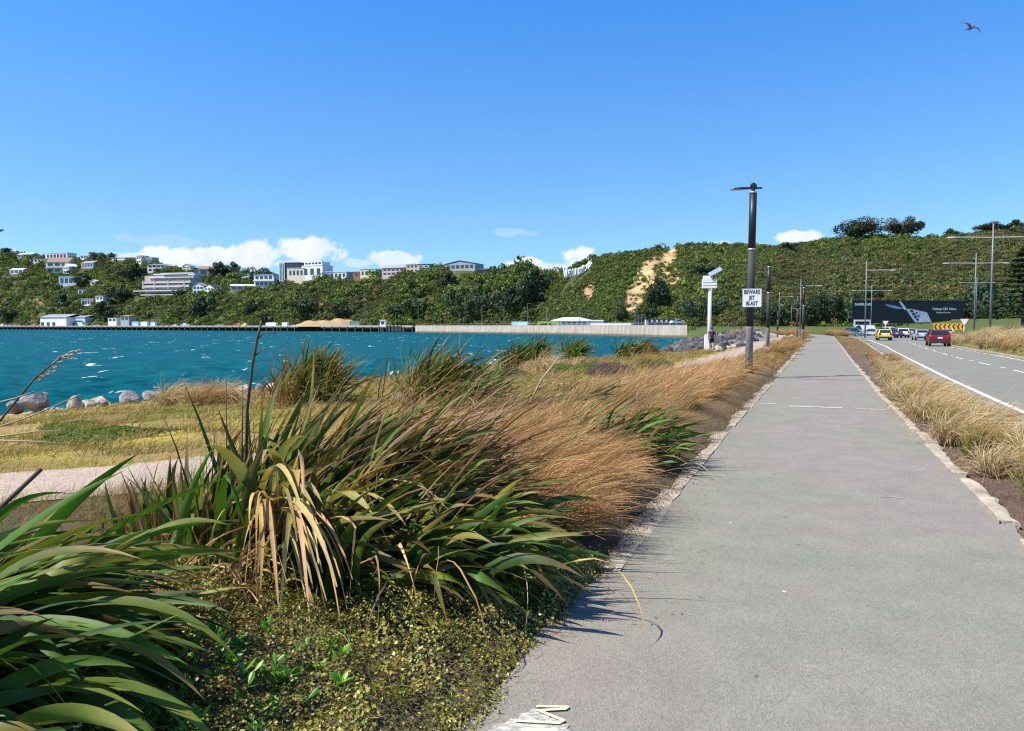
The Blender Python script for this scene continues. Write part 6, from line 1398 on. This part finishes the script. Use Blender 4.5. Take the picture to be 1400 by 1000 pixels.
cover('ground_cover', 85000, reg1, mound, .0088, [(.17, .19, .03), (.30, .27, .045), (.09, .125, .025), (.42, .34, .07), (.22, .11, .045)], (3, 3, 2.5, 2, 1.4), 'creeping small-leaved ground cover under the big flax')
def reg2(n):
    s = rng.uniform(4.6, 30, n); t = tL(s) - np.abs(rng.normal(size=n)) * .22 - .02; x, y = st2xy(s, t); return x, y
cover('ground_cover', 26000, reg2, lambda x, y: .05 + 0 * x, .009, [(.18, .12, .055), (.26, .19, .09), (.12, .12, .035), (.15, .07, .06)], (3, 2, 2, 2), 'dry leaf litter creeping over the left path edge', .5)
mb = MB(); n = 2600; x, y = reg1(n); n = len(x); b = np.stack((x, y, land(x, y) + mound(x, y) * rng.uniform(.5, 1.08, n)), 1); a = rng.uniform(0, 6.28, n)
strips(mb, b, np.stack((np.cos(a), np.sin(a), rng.normal(size=n) * .25 + .05), 1), rng.uniform(.06, .25, n), rng.uniform(.0015, .003, n), nrm(rng.normal(size=(n, 3))), rng.normal(size=(n, 3)) * .8, .5, 5, 2, 0, lambda q: 1 - .6 * q, pick([(.12, .07, .045), (.28, .2, .12), (.07, .045, .03)], (3, 2, 2), n), pick([(.2, .12, .07), (.35, .26, .16)], (2, 1), n), 1.0)
n = 900; s = rng.uniform(1.8, 7, n); x, y = st2xy(s, tL(s) - .03 + rng.normal(size=n) * .07); a = rng.uniform(0, 6.28, n)
strips(mb, np.stack((x, y, land(x, y) + .03), 1), np.stack((np.cos(a), np.sin(a), rng.normal(size=n) * .1), 1), rng.uniform(.05, .18, n), .003, nrm(rng.normal(size=(n, 3))), rng.normal(size=(n, 3)) * .3, .3, 4, 2, 0, lambda q: 1 - .6 * q, pick([(.25, .13, .08), (.34, .24, .14)], (2, 2), n), pick([(.25, .15, .09)], (1,), n), 1.0)
o = mb.build('dry_twigs', M_small); tag(o, 'fine dry twigs and stems in the ground cover', 'twigs', kind='stuff')
# bright leafy seedlings
def rosette(px, py, n, sz, h, label, spread=.08, name='leafy_plant'):
    p = G(px, py, zf=lambda x, y: land(x, y) + mound(x, y) * .8); o = empty(name, p, label, 'shrub', 'bright leafy plants under the flax')
    mb = MB(); k = max(5, n // 9); st0 = rng.normal(size=(k, 3)) * np.array((spread, spread, 0)); st0[:, 2] = -.05; dr = nrm(np.stack((rng.normal(size=k) * .45, rng.normal(size=k) * .45, np.ones(k)), 1)); hs = h * rng.uniform(.5, 1.2, k)
    sm = MB()
    for i in range(k): sm.tube([(0, 0, -.06), st0[i] + dr[i] * hs[i] * .5, st0[i] + dr[i] * hs[i]], [.003, .0025, .002], 5)
    sm.build('stems', M_stalk, o)
    j = rng.integers(0, k, n); f = rng.uniform(.35, 1.02, n); b = st0[j] + dr[j] * (hs[j] * f)[:, None]; a = rng.uniform(0, 6.28, n)
    d = nrm(np.stack((np.cos(a), np.sin(a), rng.uniform(.2, 1.1, n)), 1) + dr[j] * .4); sz = sz * 1.05; c0 = pick([(.10, .27, .02), (.17, .34, .03), (.06, .17, .02)], (3, 2, 2), n, .15)
    strips(mb, b, d, sz * rng.uniform(.7, 1.2, n), sz * .42, nrm(np.cross(d, rng.normal(size=(n, 3)) * .4 + np.array((0, 0, 1)))), rng.normal(size=(n, 3)) * .1, .3, 5, 3, .12, lambda q: (.35 + 1.3 * q) if q < .5 else max(.05, 1 - ((q - .5) / .5) ** 2.2), c0, c0 * 1.15, 1.0)
    mb.build('foliage', M_small, o); return o
rosette(468, 905, 50, .05, .10, 'bright green leafy sprig right of the hanging dead flax leaves'); rosette(412, 928, 60, .055, .09, 'bright green sprig under the tip of the hanging dead leaves', .1)
rosette(270, 905, 120, .05, .13, 'leafy green plant left of the dead flax leaves', .14); rosette(262, 985, 120, .052, .14, 'leafy green plant at the bottom edge under the near flax leaves', .16); rosette(320, 975, 90, .045, .12, 'dark leafy plant at the bottom edge, right of the near flax', .13); rosette(310, 880, 60, .045, .11, 'small leafy plant in the gap between the two front flaxes', .1); rosette(225, 890, 80, .05, .14, 'leafy plant half under the near flax leaves', .13)
# low shrubs on the berm
M_scrub = M_bush
def low_shrub(px, py, w_, h_, cols, label):
    p = G(px, py, zf=land); o = empty('low_shrub', p, label, 'shrub', 'low shrubs on the berm'); n = 3600; a = nrm(rng.normal(size=(n, 3))); a[:, 2] = np.abs(a[:, 2]); lump = 1 + .18 * np.sin(a[:, 0] * 7) * np.sin(a[:, 1] * 6 + 1)
    pos = a * (lump * rng.uniform(.75, 1.02, n))[:, None] * np.array((w_ / 2, w_ / 2.4, h_)); mb = MB(); leaves(mb, pos, .02 * w_ ** .6 * rng.uniform(.6, 1.3, n), nrm(a + rng.normal(size=(n, 3)) * .4), pick(cols, [1] * len(cols), n, .25), .5); mb.build('foliage', M_grass, o)
    sm = MB()
    for i in range(7): e = nrm(rng.normal(size=3)) * np.array((w_ / 3, w_ / 3, 0)) + np.array((0, 0, h_ * .7)); sm.tube([(0, 0, -.05), e * .5, e], [.02, .015, .006], 5)
    sm.build('stems', M_stalk, o)
BR = [(.16, .10, .06), (.20, .13, .07), (.11, .085, .05)]; GRN = [(.10, .17, .03), (.14, .2, .05)]; ST = [(.42, .31, .15), (.36, .26, .12)]; PUR = [(.10, .075, .07), (.14, .11, .09)]
for a_ in ((690, 518, 2.2, .4, PUR, 'low purple brown mound shrub before the leftmost distant flax'), (640, 524, 2.4, .4, BR, 'low brown shrub left of the purple brown one'), (730, 506, 1.6, .5, ST, 'straw coloured mound shrub between the distant flaxes'), (800, 505, 2.2, .55, ST, 'wide straw mound shrub under the middle distant flax'), (805, 512, 1.5, .45, GRN, 'bright green low shrub in front of the wide straw mound'), (835, 515, 1.9, .5, PUR, 'dark purple mound shrub right of the bright green one'), (905, 512, 1.3, .35, PUR, 'small dark shrub at the footpath edge'), (770, 512, 1.4, .45, GRN, 'low green shrub under the golden tussock'), (900, 502, 1.4, .35, GRN, 'pale green low shrub at the footpath bend by the rocks'), (775, 535, 1.6, .3, ST, 'pale low shrub in the middle of the dry berm'), (150, 600, 2.4, .16, GRN, 'bright green patch plant on the shore turf'), (105, 585, 1.6, .12, GRN, 'smaller green patch plant on the shore turf, nearer the boulders'), (1380, 447, 5, 1.6, GRN, 'green shrub on the far bank near the right edge'), (1345, 447, 5, 1.5, GRN, 'green shrub at the foot of the tallest road lamp'), (1365, 452, 4.5, 1.3, GRN, 'green shrub between the two nearest road lamps'), (1325, 452, 4, 1.1, BR, 'brown shrub behind the red SUV on the verge'), (1392, 455, 3.6, 1.1, GRN, 'green shrub at the frame edge below the conifer'), (1310, 462, 3.2, .9, BR, 'brown shrub right of the red SUV'), (1345, 462, 2.6, .8, ST, 'straw shrub under the tallest road lamp')): low_shrub(*a_)
# ------------------------------------------------------------------ rocks
t = NT('boulder_grey'); v = t.coord('Object'); n1 = t.noise(v, 1.3, 6, .65); n2 = t.noise(v, 6, 5, .7); oi = t.n('ShaderNodeObjectInfo').outputs['Random']
col = t.mix(t.ramp(n1, [(.35, 0), (.65, 1)]), (.05, .05, .055), (.135, .125, .12)); col = t.mix(1.0, col, t.ramp(oi, [(0, (.55, .55, .6)), (.5, (1, 1, 1)), (1, (1.35, 1.3, 1.2))]), 'MULTIPLY'); col = t.mix(1.0, col, t.ramp(n2, [(.3, .7), (.7, 1.25)]), 'MULTIPLY')
M_rock = t.done(t.principled(col, .85, 0, .3, t.bump(n2, .6, .08)))
t = NT('boulder_tan'); v = t.coord('Object'); n1 = t.noise(v, 1.5, 6, .65); col = t.mix(t.ramp(n1, [(.35, 0), (.65, 1)]), (.25, .19, .13), (.52, .44, .34)); M_rockt = t.done(t.principled(col, .85, 0, .3, t.bump(t.noise(v, 6, 5), .6, .08)))
t = NT('boulder_pale'); v = t.coord('Object'); n1 = t.noise(v, 1.3, 6, .65); col = t.mix(t.ramp(n1, [(.35, 0), (.65, 1)]), (.13, .125, .125), (.33, .31, .29)); M_rockl = t.done(t.principled(col, .85, 0, .3, t.bump(t.noise(v, 5, 5), .7, .1)))
def rock_mesh(m):
    bm = bmesh.new(); bmesh.ops.create_icosphere(bm, subdivisions=3, radius=1); pl = [(nrm(rng.normal(size=3)), rng.uniform(.55, .92)) for _ in range(13)]
    for vv in bm.verts:
        c_ = np.array(vv.co)
        for n_, d_ in pl:
            q_ = c_ @ n_ - d_
            if q_ > 0: c_ = c_ - n_ * q_
        c_ = c_ * (1 + .05 * math.sin(c_[0] * 7) * math.sin(c_[1] * 6 + c_[2] * 5)); vv.co = c_ * np.array((1, .82, .66))
    me = bpy.data.meshes.new('rock'); bm.to_mesh(me); bm.free(); me.materials.append(m); return me
RM = [rock_mesh(M_rock) for _ in range(6)]; RL = [rock_mesh(M_rockl) for _ in range(4)]; RT = [rock_mesh(M_rockt) for _ in range(4)]
def rock(x, y, r, label, group, tan=False, sink=.35, z=None):
    o = bpy.data.objects.new('rock', (RT if tan else RL if (group or '').startswith(('shore', 'small')) else RM)[int(rng.integers(0, 4))]); COL.objects.link(o); o.location = (x, y, (float(land(x, y)) if z is None else z) + r * (.5 - sink)); o.rotation_euler = (rng.normal() * .4, rng.normal() * .4, rng.uniform(0, 6.28)); o.scale = tuple(r * rng.uniform(.8, 1.25, 3)); return tag(o, label, 'rock', group)
n = 0
while n < 290:
    s = rng.uniform(62, 215) if rng.uniform() < .8 else rng.uniform(60, 120); t_ = float(tPed(s)) - 1.6 - rng.uniform(0, 1) * (float(tPed(s)) - 1.6 - float(tShore(s)) + 1.5)
    x, y = st2xy(s, t_)
    if xat(1, 1, 1) is None: break
    r = rng.uniform(.3, .72) * (1 + s / 250); u = 700 + FPX * x / y
    if u < 888: continue
    rock(x, y, r, 'grey angular rock in the heaped sea defence by the mast', 'grey rocks of the sea defence'); n += 1
for i in range(34):
    s = rng.uniform(52, 150); x, y = st2xy(s, float(tPed(s)) - 1.5 - rng.uniform(0, 1.4)); rock(x, y, rng.uniform(.2, .48), 'tan boulder lining the seaward edge of the pale footpath', 'tan boulders along the footpath', True)
for i, (px, py, wpx, tan, lab) in enumerate(((50, 549, 60, 0, 'flat grey shore boulder at the far left'), (105, 553, 46, 1, 'pale tan shore boulder with rounded top, left group'), (140, 549, 30, 0, 'dark shore boulder right of the pale tan one'), (178, 545, 40, 0, 'smooth grey shore boulder, left of the middle pair'), (208, 541, 36, 0, 'grey shore boulder with a dark side, right of the middle pair'), (234, 541, 18, 0, 'small dark shore boulder right of the middle pair'), (85, 560, 24, 1, 'small tan rock before the pale boulder'), (130, 562, 22, 1, 'small flat tan rock at the turf edge'), (330, 532, 24, 1, 'tan shore boulder left of the mid distance flax'), (300, 535, 26, 1, 'low tan rock on the shore beside the dry mound'), (20, 556, 40, 0, 'low grey rock at the left frame edge'), (355, 528, 18, 0, 'small grey rock behind the tall dark stalk'), (160, 556, 20, 0, 'small grey rock under the smooth boulder'))):
    p = G(px, py, z=-1.35); r = wpx / 2.6 * p[1] / FPX; rock(p[0], p[1], r, lab, 'shore boulders at the water edge', bool(tan), .28, z=-1.5)
for i in range(40):
    s = rng.uniform(2, 60); x, y = st2xy(s, float(tShore(s)) + rng.uniform(-1.0, 1.8)); rock(x, y, rng.uniform(.25, .6), 'small water-edge rock along the near shore', 'small rocks of the near shoreline', rng.uniform() < .4)
for px, py, r, lab in ((1048, 480, .35, 'pale rock beside the second black lamp'), (545, 545, .3, 'pale rock in the berm grass behind the big flax'), (1082, 462, .5, 'dark rock at the pale apron below the third lamp'), (1020, 472, .5, 'tan rock left of the near lamp pole, beyond the footpath')): p = G(px, py, zf=land); rock(p[0], p[1], r, lab, None, True)
# ------------------------------------------------------------------ the walker and the birds
def skin_mesh(name, pts, edges, rad, sub=2):
    me = bpy.data.meshes.new(name + '_skeleton'); me.from_pydata([tuple(p_) for p_ in pts], edges, []); ob = bpy.data.objects.new(name, me); COL.objects.link(ob)
    ob.modifiers.new('s', 'SKIN'); 
    if not me.skin_vertices: 
        bpy.context.view_layer.objects.active = ob
    for i, r_ in enumerate(rad): me.skin_vertices[0].data[i].radius = r_ if np.ndim(r_) else (r_, r_)
    me.skin_vertices[0].data[0].use_root = True
    sm = ob.modifiers.new('u', 'SUBSURF'); sm.levels = sub; sm.render_levels = sub
    m2 = evaluated_mesh(ob); bpy.data.objects.remove(ob)
    for pl in m2.polygons: pl.use_smooth = True
    return m2
p = G(973, 480, zf=lambda x, y: land(x, y) + .035); 
o = empty('person', p, 'person walking away in a dark maroon top and black shorts with a backpack', 'person', None, R(-21)); o.scale = (1.0,) * 3
M_skin = pm('skin', (.42, .25, .18), .08, 6, .5); M_cloth = pm('maroon_cloth', (.09, .03, .045), .2, 8, .9); M_short = pm('black_shorts', (.015, .015, .018), .2, 8, .9); M_pack = pm('dark_pack', (.035, .03, .045), .25, 6, .8); M_hair = pm('dark_hair', (.03, .02, .015), .2, 12, .7); M_shoe = pm('pale_shoe', (.5, .48, .46), .15, 8, .8)
# walking: left leg forward (+Y), right leg pushing off behind
J = [(0, 0, .95), (0, .01, 1.12), (0, 0, 1.32), (0, .01, 1.46), (0, .03, 1.56), (0, .035, 1.66), (0, .03, 1.74),
     (-.10, .02, .90), (-.11, .16, .50), (-.11, .20, .10), (-.11, .31, .04), (.10, 0, .90), (.11, -.04, .49), (.11, -.28, .14), (.11, -.21, .04),
     (-.19, 0, 1.40), (-.25, -.10, 1.14), (-.24, -.02, .92), (-.235, .02, .83), (.19, 0, 1.40), (.25, .06, 1.14), (.24, .22, .97), (.235, .28, .90)]
E_ = [(0, 1), (1, 2), (2, 3), (3, 4), (4, 5), (5, 6), (0, 7), (7, 8), (8, 9), (9, 10), (0, 11), (11, 12), (12, 13), (13, 14), (2, 15), (15, 16), (16, 17), (17, 18), (2, 19), (19, 20), (20, 21), (21, 22)]
rd = [(.16, .11), (.14, .10), (.17, .11), (.065, .06), (.06, .06), (.082, .098), (.06, .07), .09, .06, .045, .035, .09, .06, .045, .035, .06, .045, .034, .028, .06, .045, .034, .028]
body = bpy.data.objects.new('body', skin_mesh('body', J, E_, rd)); body.data.materials.clear(); body.data.materials.append(M_skin); COL.objects.link(body); body.parent = o
J2 = [(0, 0, .98), (0, .01, 1.12), (0, 0, 1.30), (0, .01, 1.43), (-.19, 0, 1.39), (-.235, -.06, 1.22), (.19, 0, 1.39), (.235, .035, 1.22)]
sh = bpy.data.objects.new('shirt', skin_mesh('shirt', J2, [(0, 1), (1, 2), (2, 3), (2, 4), (4, 5), (2, 6), (6, 7)], [(.185, .13), (.165, .125), (.19, .13), (.085, .08), .085, .07, .085, .07])); sh.data.materials.append(M_cloth); COL.objects.link(sh); sh.parent = o
J3 = [(0, 0, 1.0), (0, .0, .90), (-.10, .05, .80), (-.115, .13, .58), (.10, 0, .80), (.115, -.02, .58)]
so_ = bpy.data.objects.new('shorts', skin_mesh('shorts', J3, [(0, 1), (1, 2), (2, 3), (1, 4), (4, 5)], [(.18, .13), (.175, .13), .115, .10, .115, .10])); so_.data.materials.append(M_short); COL.objects.link(so_); so_.parent = o
hm = MB(); th_ = np.linspace(0, math.pi * .62, 9); ph_ = np.linspace(0, 2 * math.pi, 17)[:-1]
V = [(.098 * math.sin(a_) * math.cos(b_), .022 + .115 * math.sin(a_) * math.sin(b_) - .012, 1.665 + .125 * math.cos(a_)) for a_ in th_ for b_ in ph_]; i_ = np.arange(9 * 16).reshape(9, 16); F = np.stack((i_[:-1], np.roll(i_[:-1], -1, 1), np.roll(i_[1:], -1, 1), i_[1:]), -1).reshape(-1, 4); hm.add(V, F); hm.build('hair', M_hair, o, True)
for sx, yy, zz in ((-.11, .26, .05), (.11, -.24, .07)): MB().box((sx, yy, zz), (.10, .28, .10), bev=.03).build('shoe', M_shoe, o)
# five-fingered hands close on nothing, relaxed
for sx, wy, wz in ((-.235, .02, .83), (.235, .28, .90)):
    hb = MB().box((sx, wy + .01, wz - .035), (.035, .075, .09), bev=.012)
    for f_ in range(4): x_ = wy - .025 + f_ * .022; hb.tube([(sx, x_, wz - .075), (sx, x_ + .004, wz - .11), (sx - np.sign(sx) * .012, x_ + .008, wz - .135 + abs(f_ - 1.5) * .006)], [.009, .0085, .006], 6)
    hb.tube([(sx, wy + .045, wz - .02), (sx - np.sign(sx) * .01, wy + .075, wz - .05), (sx - np.sign(sx) * .015, wy + .08, wz - .075)], [.011, .01, .007], 6); hb.build('hand', M_skin, o, True)
pk = empty('backpack', p + np.array((math.sin(-YAW) * .0 - .0, 0, 0)), 'dark backpack worn by the walking person', 'backpack', None, R(-21))
MB().box((0, -.22, 1.24), (.33, .19, .48), bev=.06, taper=.85).build('bag', M_pack, pk); MB().box((0, -.34, 1.15), (.24, .08, .22), bev=.03).build('pocket', M_pack, pk)
for sx in (-.11, .11): MB().tube([(sx, -.13, 1.42), (sx, -.06, 1.475), (sx * 1.1, .07, 1.45), (sx * 1.15, .135, 1.32), (sx * 1.2, .06, 1.12), (sx * 1.2, -.12, 1.08)], .02, 6).build('strap', M_pack, pk)
def gull(px, py, Y, sc, label, rot, mats):
    q = P(px, py, Y); o = empty('gull', q, label, 'bird', None, 0, rot); o.scale = (sc,) * 3
    mb = MB(); ys = np.array([-.34, -.26, -.15, 0, .12, .2, .25, .31, .35]); rr_ = np.array([.012, .03, .055, .075, .065, .042, .045, .035, .006]); zz = np.array([0, 0, 0, 0, .005, .02, .03, .025, .015])
    mb.tube(np.stack((0 * ys, ys, zz), 1), rr_, 12); body = mb
    body.add([(-.02, -.3, .0), (.02, -.3, .0), (.075, -.46, 0), (-.075, -.46, 0), (-.02, -.3, .012), (.02, -.3, .012), (.075, -.46, .006), (-.075, -.46, .006)], [(3, 2, 1, 0), (4, 5, 6, 7), (0, 1, 5, 4), (1, 2, 6, 5), (2, 3, 7, 6), (3, 0, 4, 7)])
    for sx in (-1, 1):
        sec = [(.03, .10, -.10, .03), (.25, .16, -.06, .13), (.45, .13, -.03, .15), (.66, .03, -.05, .10), (.80, -.10, -.12, .05)]; V = []
        for x_, f_, b_, z_ in sec: V += [(sx * x_, f_, z_), (sx * x_, (f_ + b_) / 2, z_ + .022), (sx * x_, b_, z_), (sx * x_, (f_ + b_) / 2, z_ - .008)]
        F = [(i * 4 + k_, i * 4 + (k_ + 1) % 4, i * 4 + 4 + (k_ + 1) % 4, i * 4 + 4 + k_) for i in range(4) for k_ in range(4)] + [(16, 17, 18, 19)]
        body.add(V, F)
    body.build('body', mats, o, True); MB().tube([(0, .34, .02), (0, .375, .012), (0, .40, .0)], [.012, .009, .002], 6).build('beak', pm('beak', (.5, .3, .05), .1, 9, .5), o); return o
M_gull = pm('gull_feathers', (.02, .02, .024), .5, 5, .7, c2=(.06, .06, .065))
gull(1327, 39, 46, .95, 'dark-winged gull gliding high in the blue sky', (R(25), R(38), R(-60)), M_gull)
gull(0, 316, 60, .8, 'dark bird just entering at the left edge above the hill', (R(0), R(8), R(-80)), M_gull)

for o in [x for x in bpy.data.objects if x.get('label') in ('tree', 'pole', 'lamp')]:
    for c_ in kids(o): bpy.data.objects.remove(c_)
    bpy.data.objects.remove(o)
SKY0 = (.50, .77, 1.04); SKY1 = (.50, .77, 1.04); SKY2 = (.447, .83, 1.2); SKY3 = (.31, .85, 1.47); CLK = 6.7; EXPO = 0.72
# ------------------------------------------------------------------ sky, sun, camera
EL = R(55); SUN = np.array((-1.0, -.32, 0)); SUN = SUN / np.linalg.norm(SUN) * math.cos(EL); SUN[2] = math.sin(EL)
w = bpy.data.worlds.new('World'); scene.world = w; w.use_nodes = True
nt = w.node_tree; nt.nodes.clear()
T = NT.__new__(NT); T.t = nt; T.m = w
out = T.n('ShaderNodeOutputWorld'); bg = T.n('ShaderNodeBackground')
sky = T.n('ShaderNodeTexSky', sky_type='NISHITA'); sky.sun_disc = False; sky.sun_elevation = EL; sky.sun_rotation = math.atan2(SUN[0], SUN[1]); sky.altitude = 10; sky.air_density = 1.0; sky.dust_density = .3; sky.ozone_density = 1.5
dirn = T.n('ShaderNodeTexCoord').outputs['Generated']
sep = T.n('ShaderNodeSeparateXYZ'); T.set(sep, 0, dirn)
# the deep, clean blue of this afternoon: deeper overhead, paler near the horizon
tint = T.ramp(sep.outputs[2], [(0.0, SKY0), (.13, SKY1), (.26, SKY2), (.40, SKY3), (.8, (.5, .88, 1.3))])
skyc = T.mix(1.0, sky.outputs[0], tint, 'MULTIPLY')
# low cumulus on the horizon: each one a lumpy mask about its own direction
nz1 = T.noise(dirn, 26, 6, .62); nz2 = T.noise(dirn, 70, 5, .6); nzv = T.math('MULTIPLY_ADD', nz2, .35, nz1)
CL = [(232, 352, 58, 15, .95), (290, 351, 60, 17, 1), (338, 350, 50, 19, 1), (180, 352, 40, 10, .8), (425, 342, 40, 22, 1), (410, 362, 50, 8, .7), (540, 354, 42, 11, .9), (492, 360, 22, 6, .5), (716, 363, 36, 11, 1), (790, 352, 26, 17, 1), (765, 368, 60, 10, .8), (1088, 325, 34, 12, 1), (985, 336, 40, 6, .5), (240, 330, 90, 9, .12), (700, 318, 42, 6, .2)]
tot = None
for (px, py, rx, ry, k) in CL:
    d = ray(px, py); az = math.atan2(d[0], d[1]); tz = d[2] / np.linalg.norm(d)
    azn = T.math('ARCTAN2', sep.outputs[0], sep.outputs[1])
    jac = 1 / (1 + ((px - 700) / FPX) ** 2)
    dx = T.math('DIVIDE', T.math('SUBTRACT', azn, az), rx / FPX * jac); dz = T.math('DIVIDE', T.math('SUBTRACT', sep.outputs[2], tz), ry / FPX * math.sqrt(jac))
    r2 = T.math('ADD', T.math('MULTIPLY', dx, dx), T.math('MULTIPLY', dz, dz))
    m = T.math('SUBTRACT', 1.0, T.math('SQRT', r2))
    m = T.math('MULTIPLY_ADD', T.math('SUBTRACT', nzv, .67), 2.2, m)
    m = T.math('MULTIPLY', T.ramp(m, [(.0, 0), (.38, 1)], 'EASE'), k)
    tot = m if tot is None else T.math('MAXIMUM', tot, m)
shade = T.mix(T.ramp(T.math('ADD', T.noise(dirn, 40, 5, .6), T.math('MULTIPLY', sep.outputs[2], 2.0)), [(.5, 0), (.95, 1)]), (.70 * CLK, .80 * CLK, .95 * CLK), (1.0 * CLK, 1.0 * CLK, 1.0 * CLK))
fin = T.mix(tot, skyc, shade)
T.set(bg, 'Color', fin); T.set(bg, 'Strength', .1); nt.links.new(bg.outputs[0], out.inputs['Surface'])
sl = bpy.data.lights.new('sun', 'SUN'); sl.energy = 4.75; sl.angle = R(.53); sl.color = (1, .94, .84)
so = bpy.data.objects.new('sun', sl); COL.objects.link(so); so.location = (-60, 10, 80); so.rotation_euler = Vector(-SUN).to_track_quat('-Z', 'Y').to_euler()
cd = bpy.data.cameras.new('camera'); cam = bpy.data.objects.new('camera', cd); COL.objects.link(cam)
cam.location = (0, 0, CH); cam.rotation_euler = (math.pi / 2 - PITCH, 0, 0)
cd.sensor_fit = 'HORIZONTAL'; cd.sensor_width = 36; cd.lens = 36 * FPX / 1400; cd.clip_start = .05; cd.clip_end = 6000
scene.camera = cam
scene.view_settings.view_transform = 'Standard'; scene.view_settings.look = 'None'; scene.view_settings.exposure = EXPO; scene.view_settings.gamma = 1; scene.view_settings.use_curve_mapping = False
scene.cycles.max_bounces = 6; scene.cycles.transparent_max_bounces = 8; scene.cycles.use_denoising = False; scene.cycles.use_adaptive_sampling = False; scene.cycles.filter_width = 1.25
scene.cycles.sample_clamp_indirect = 6
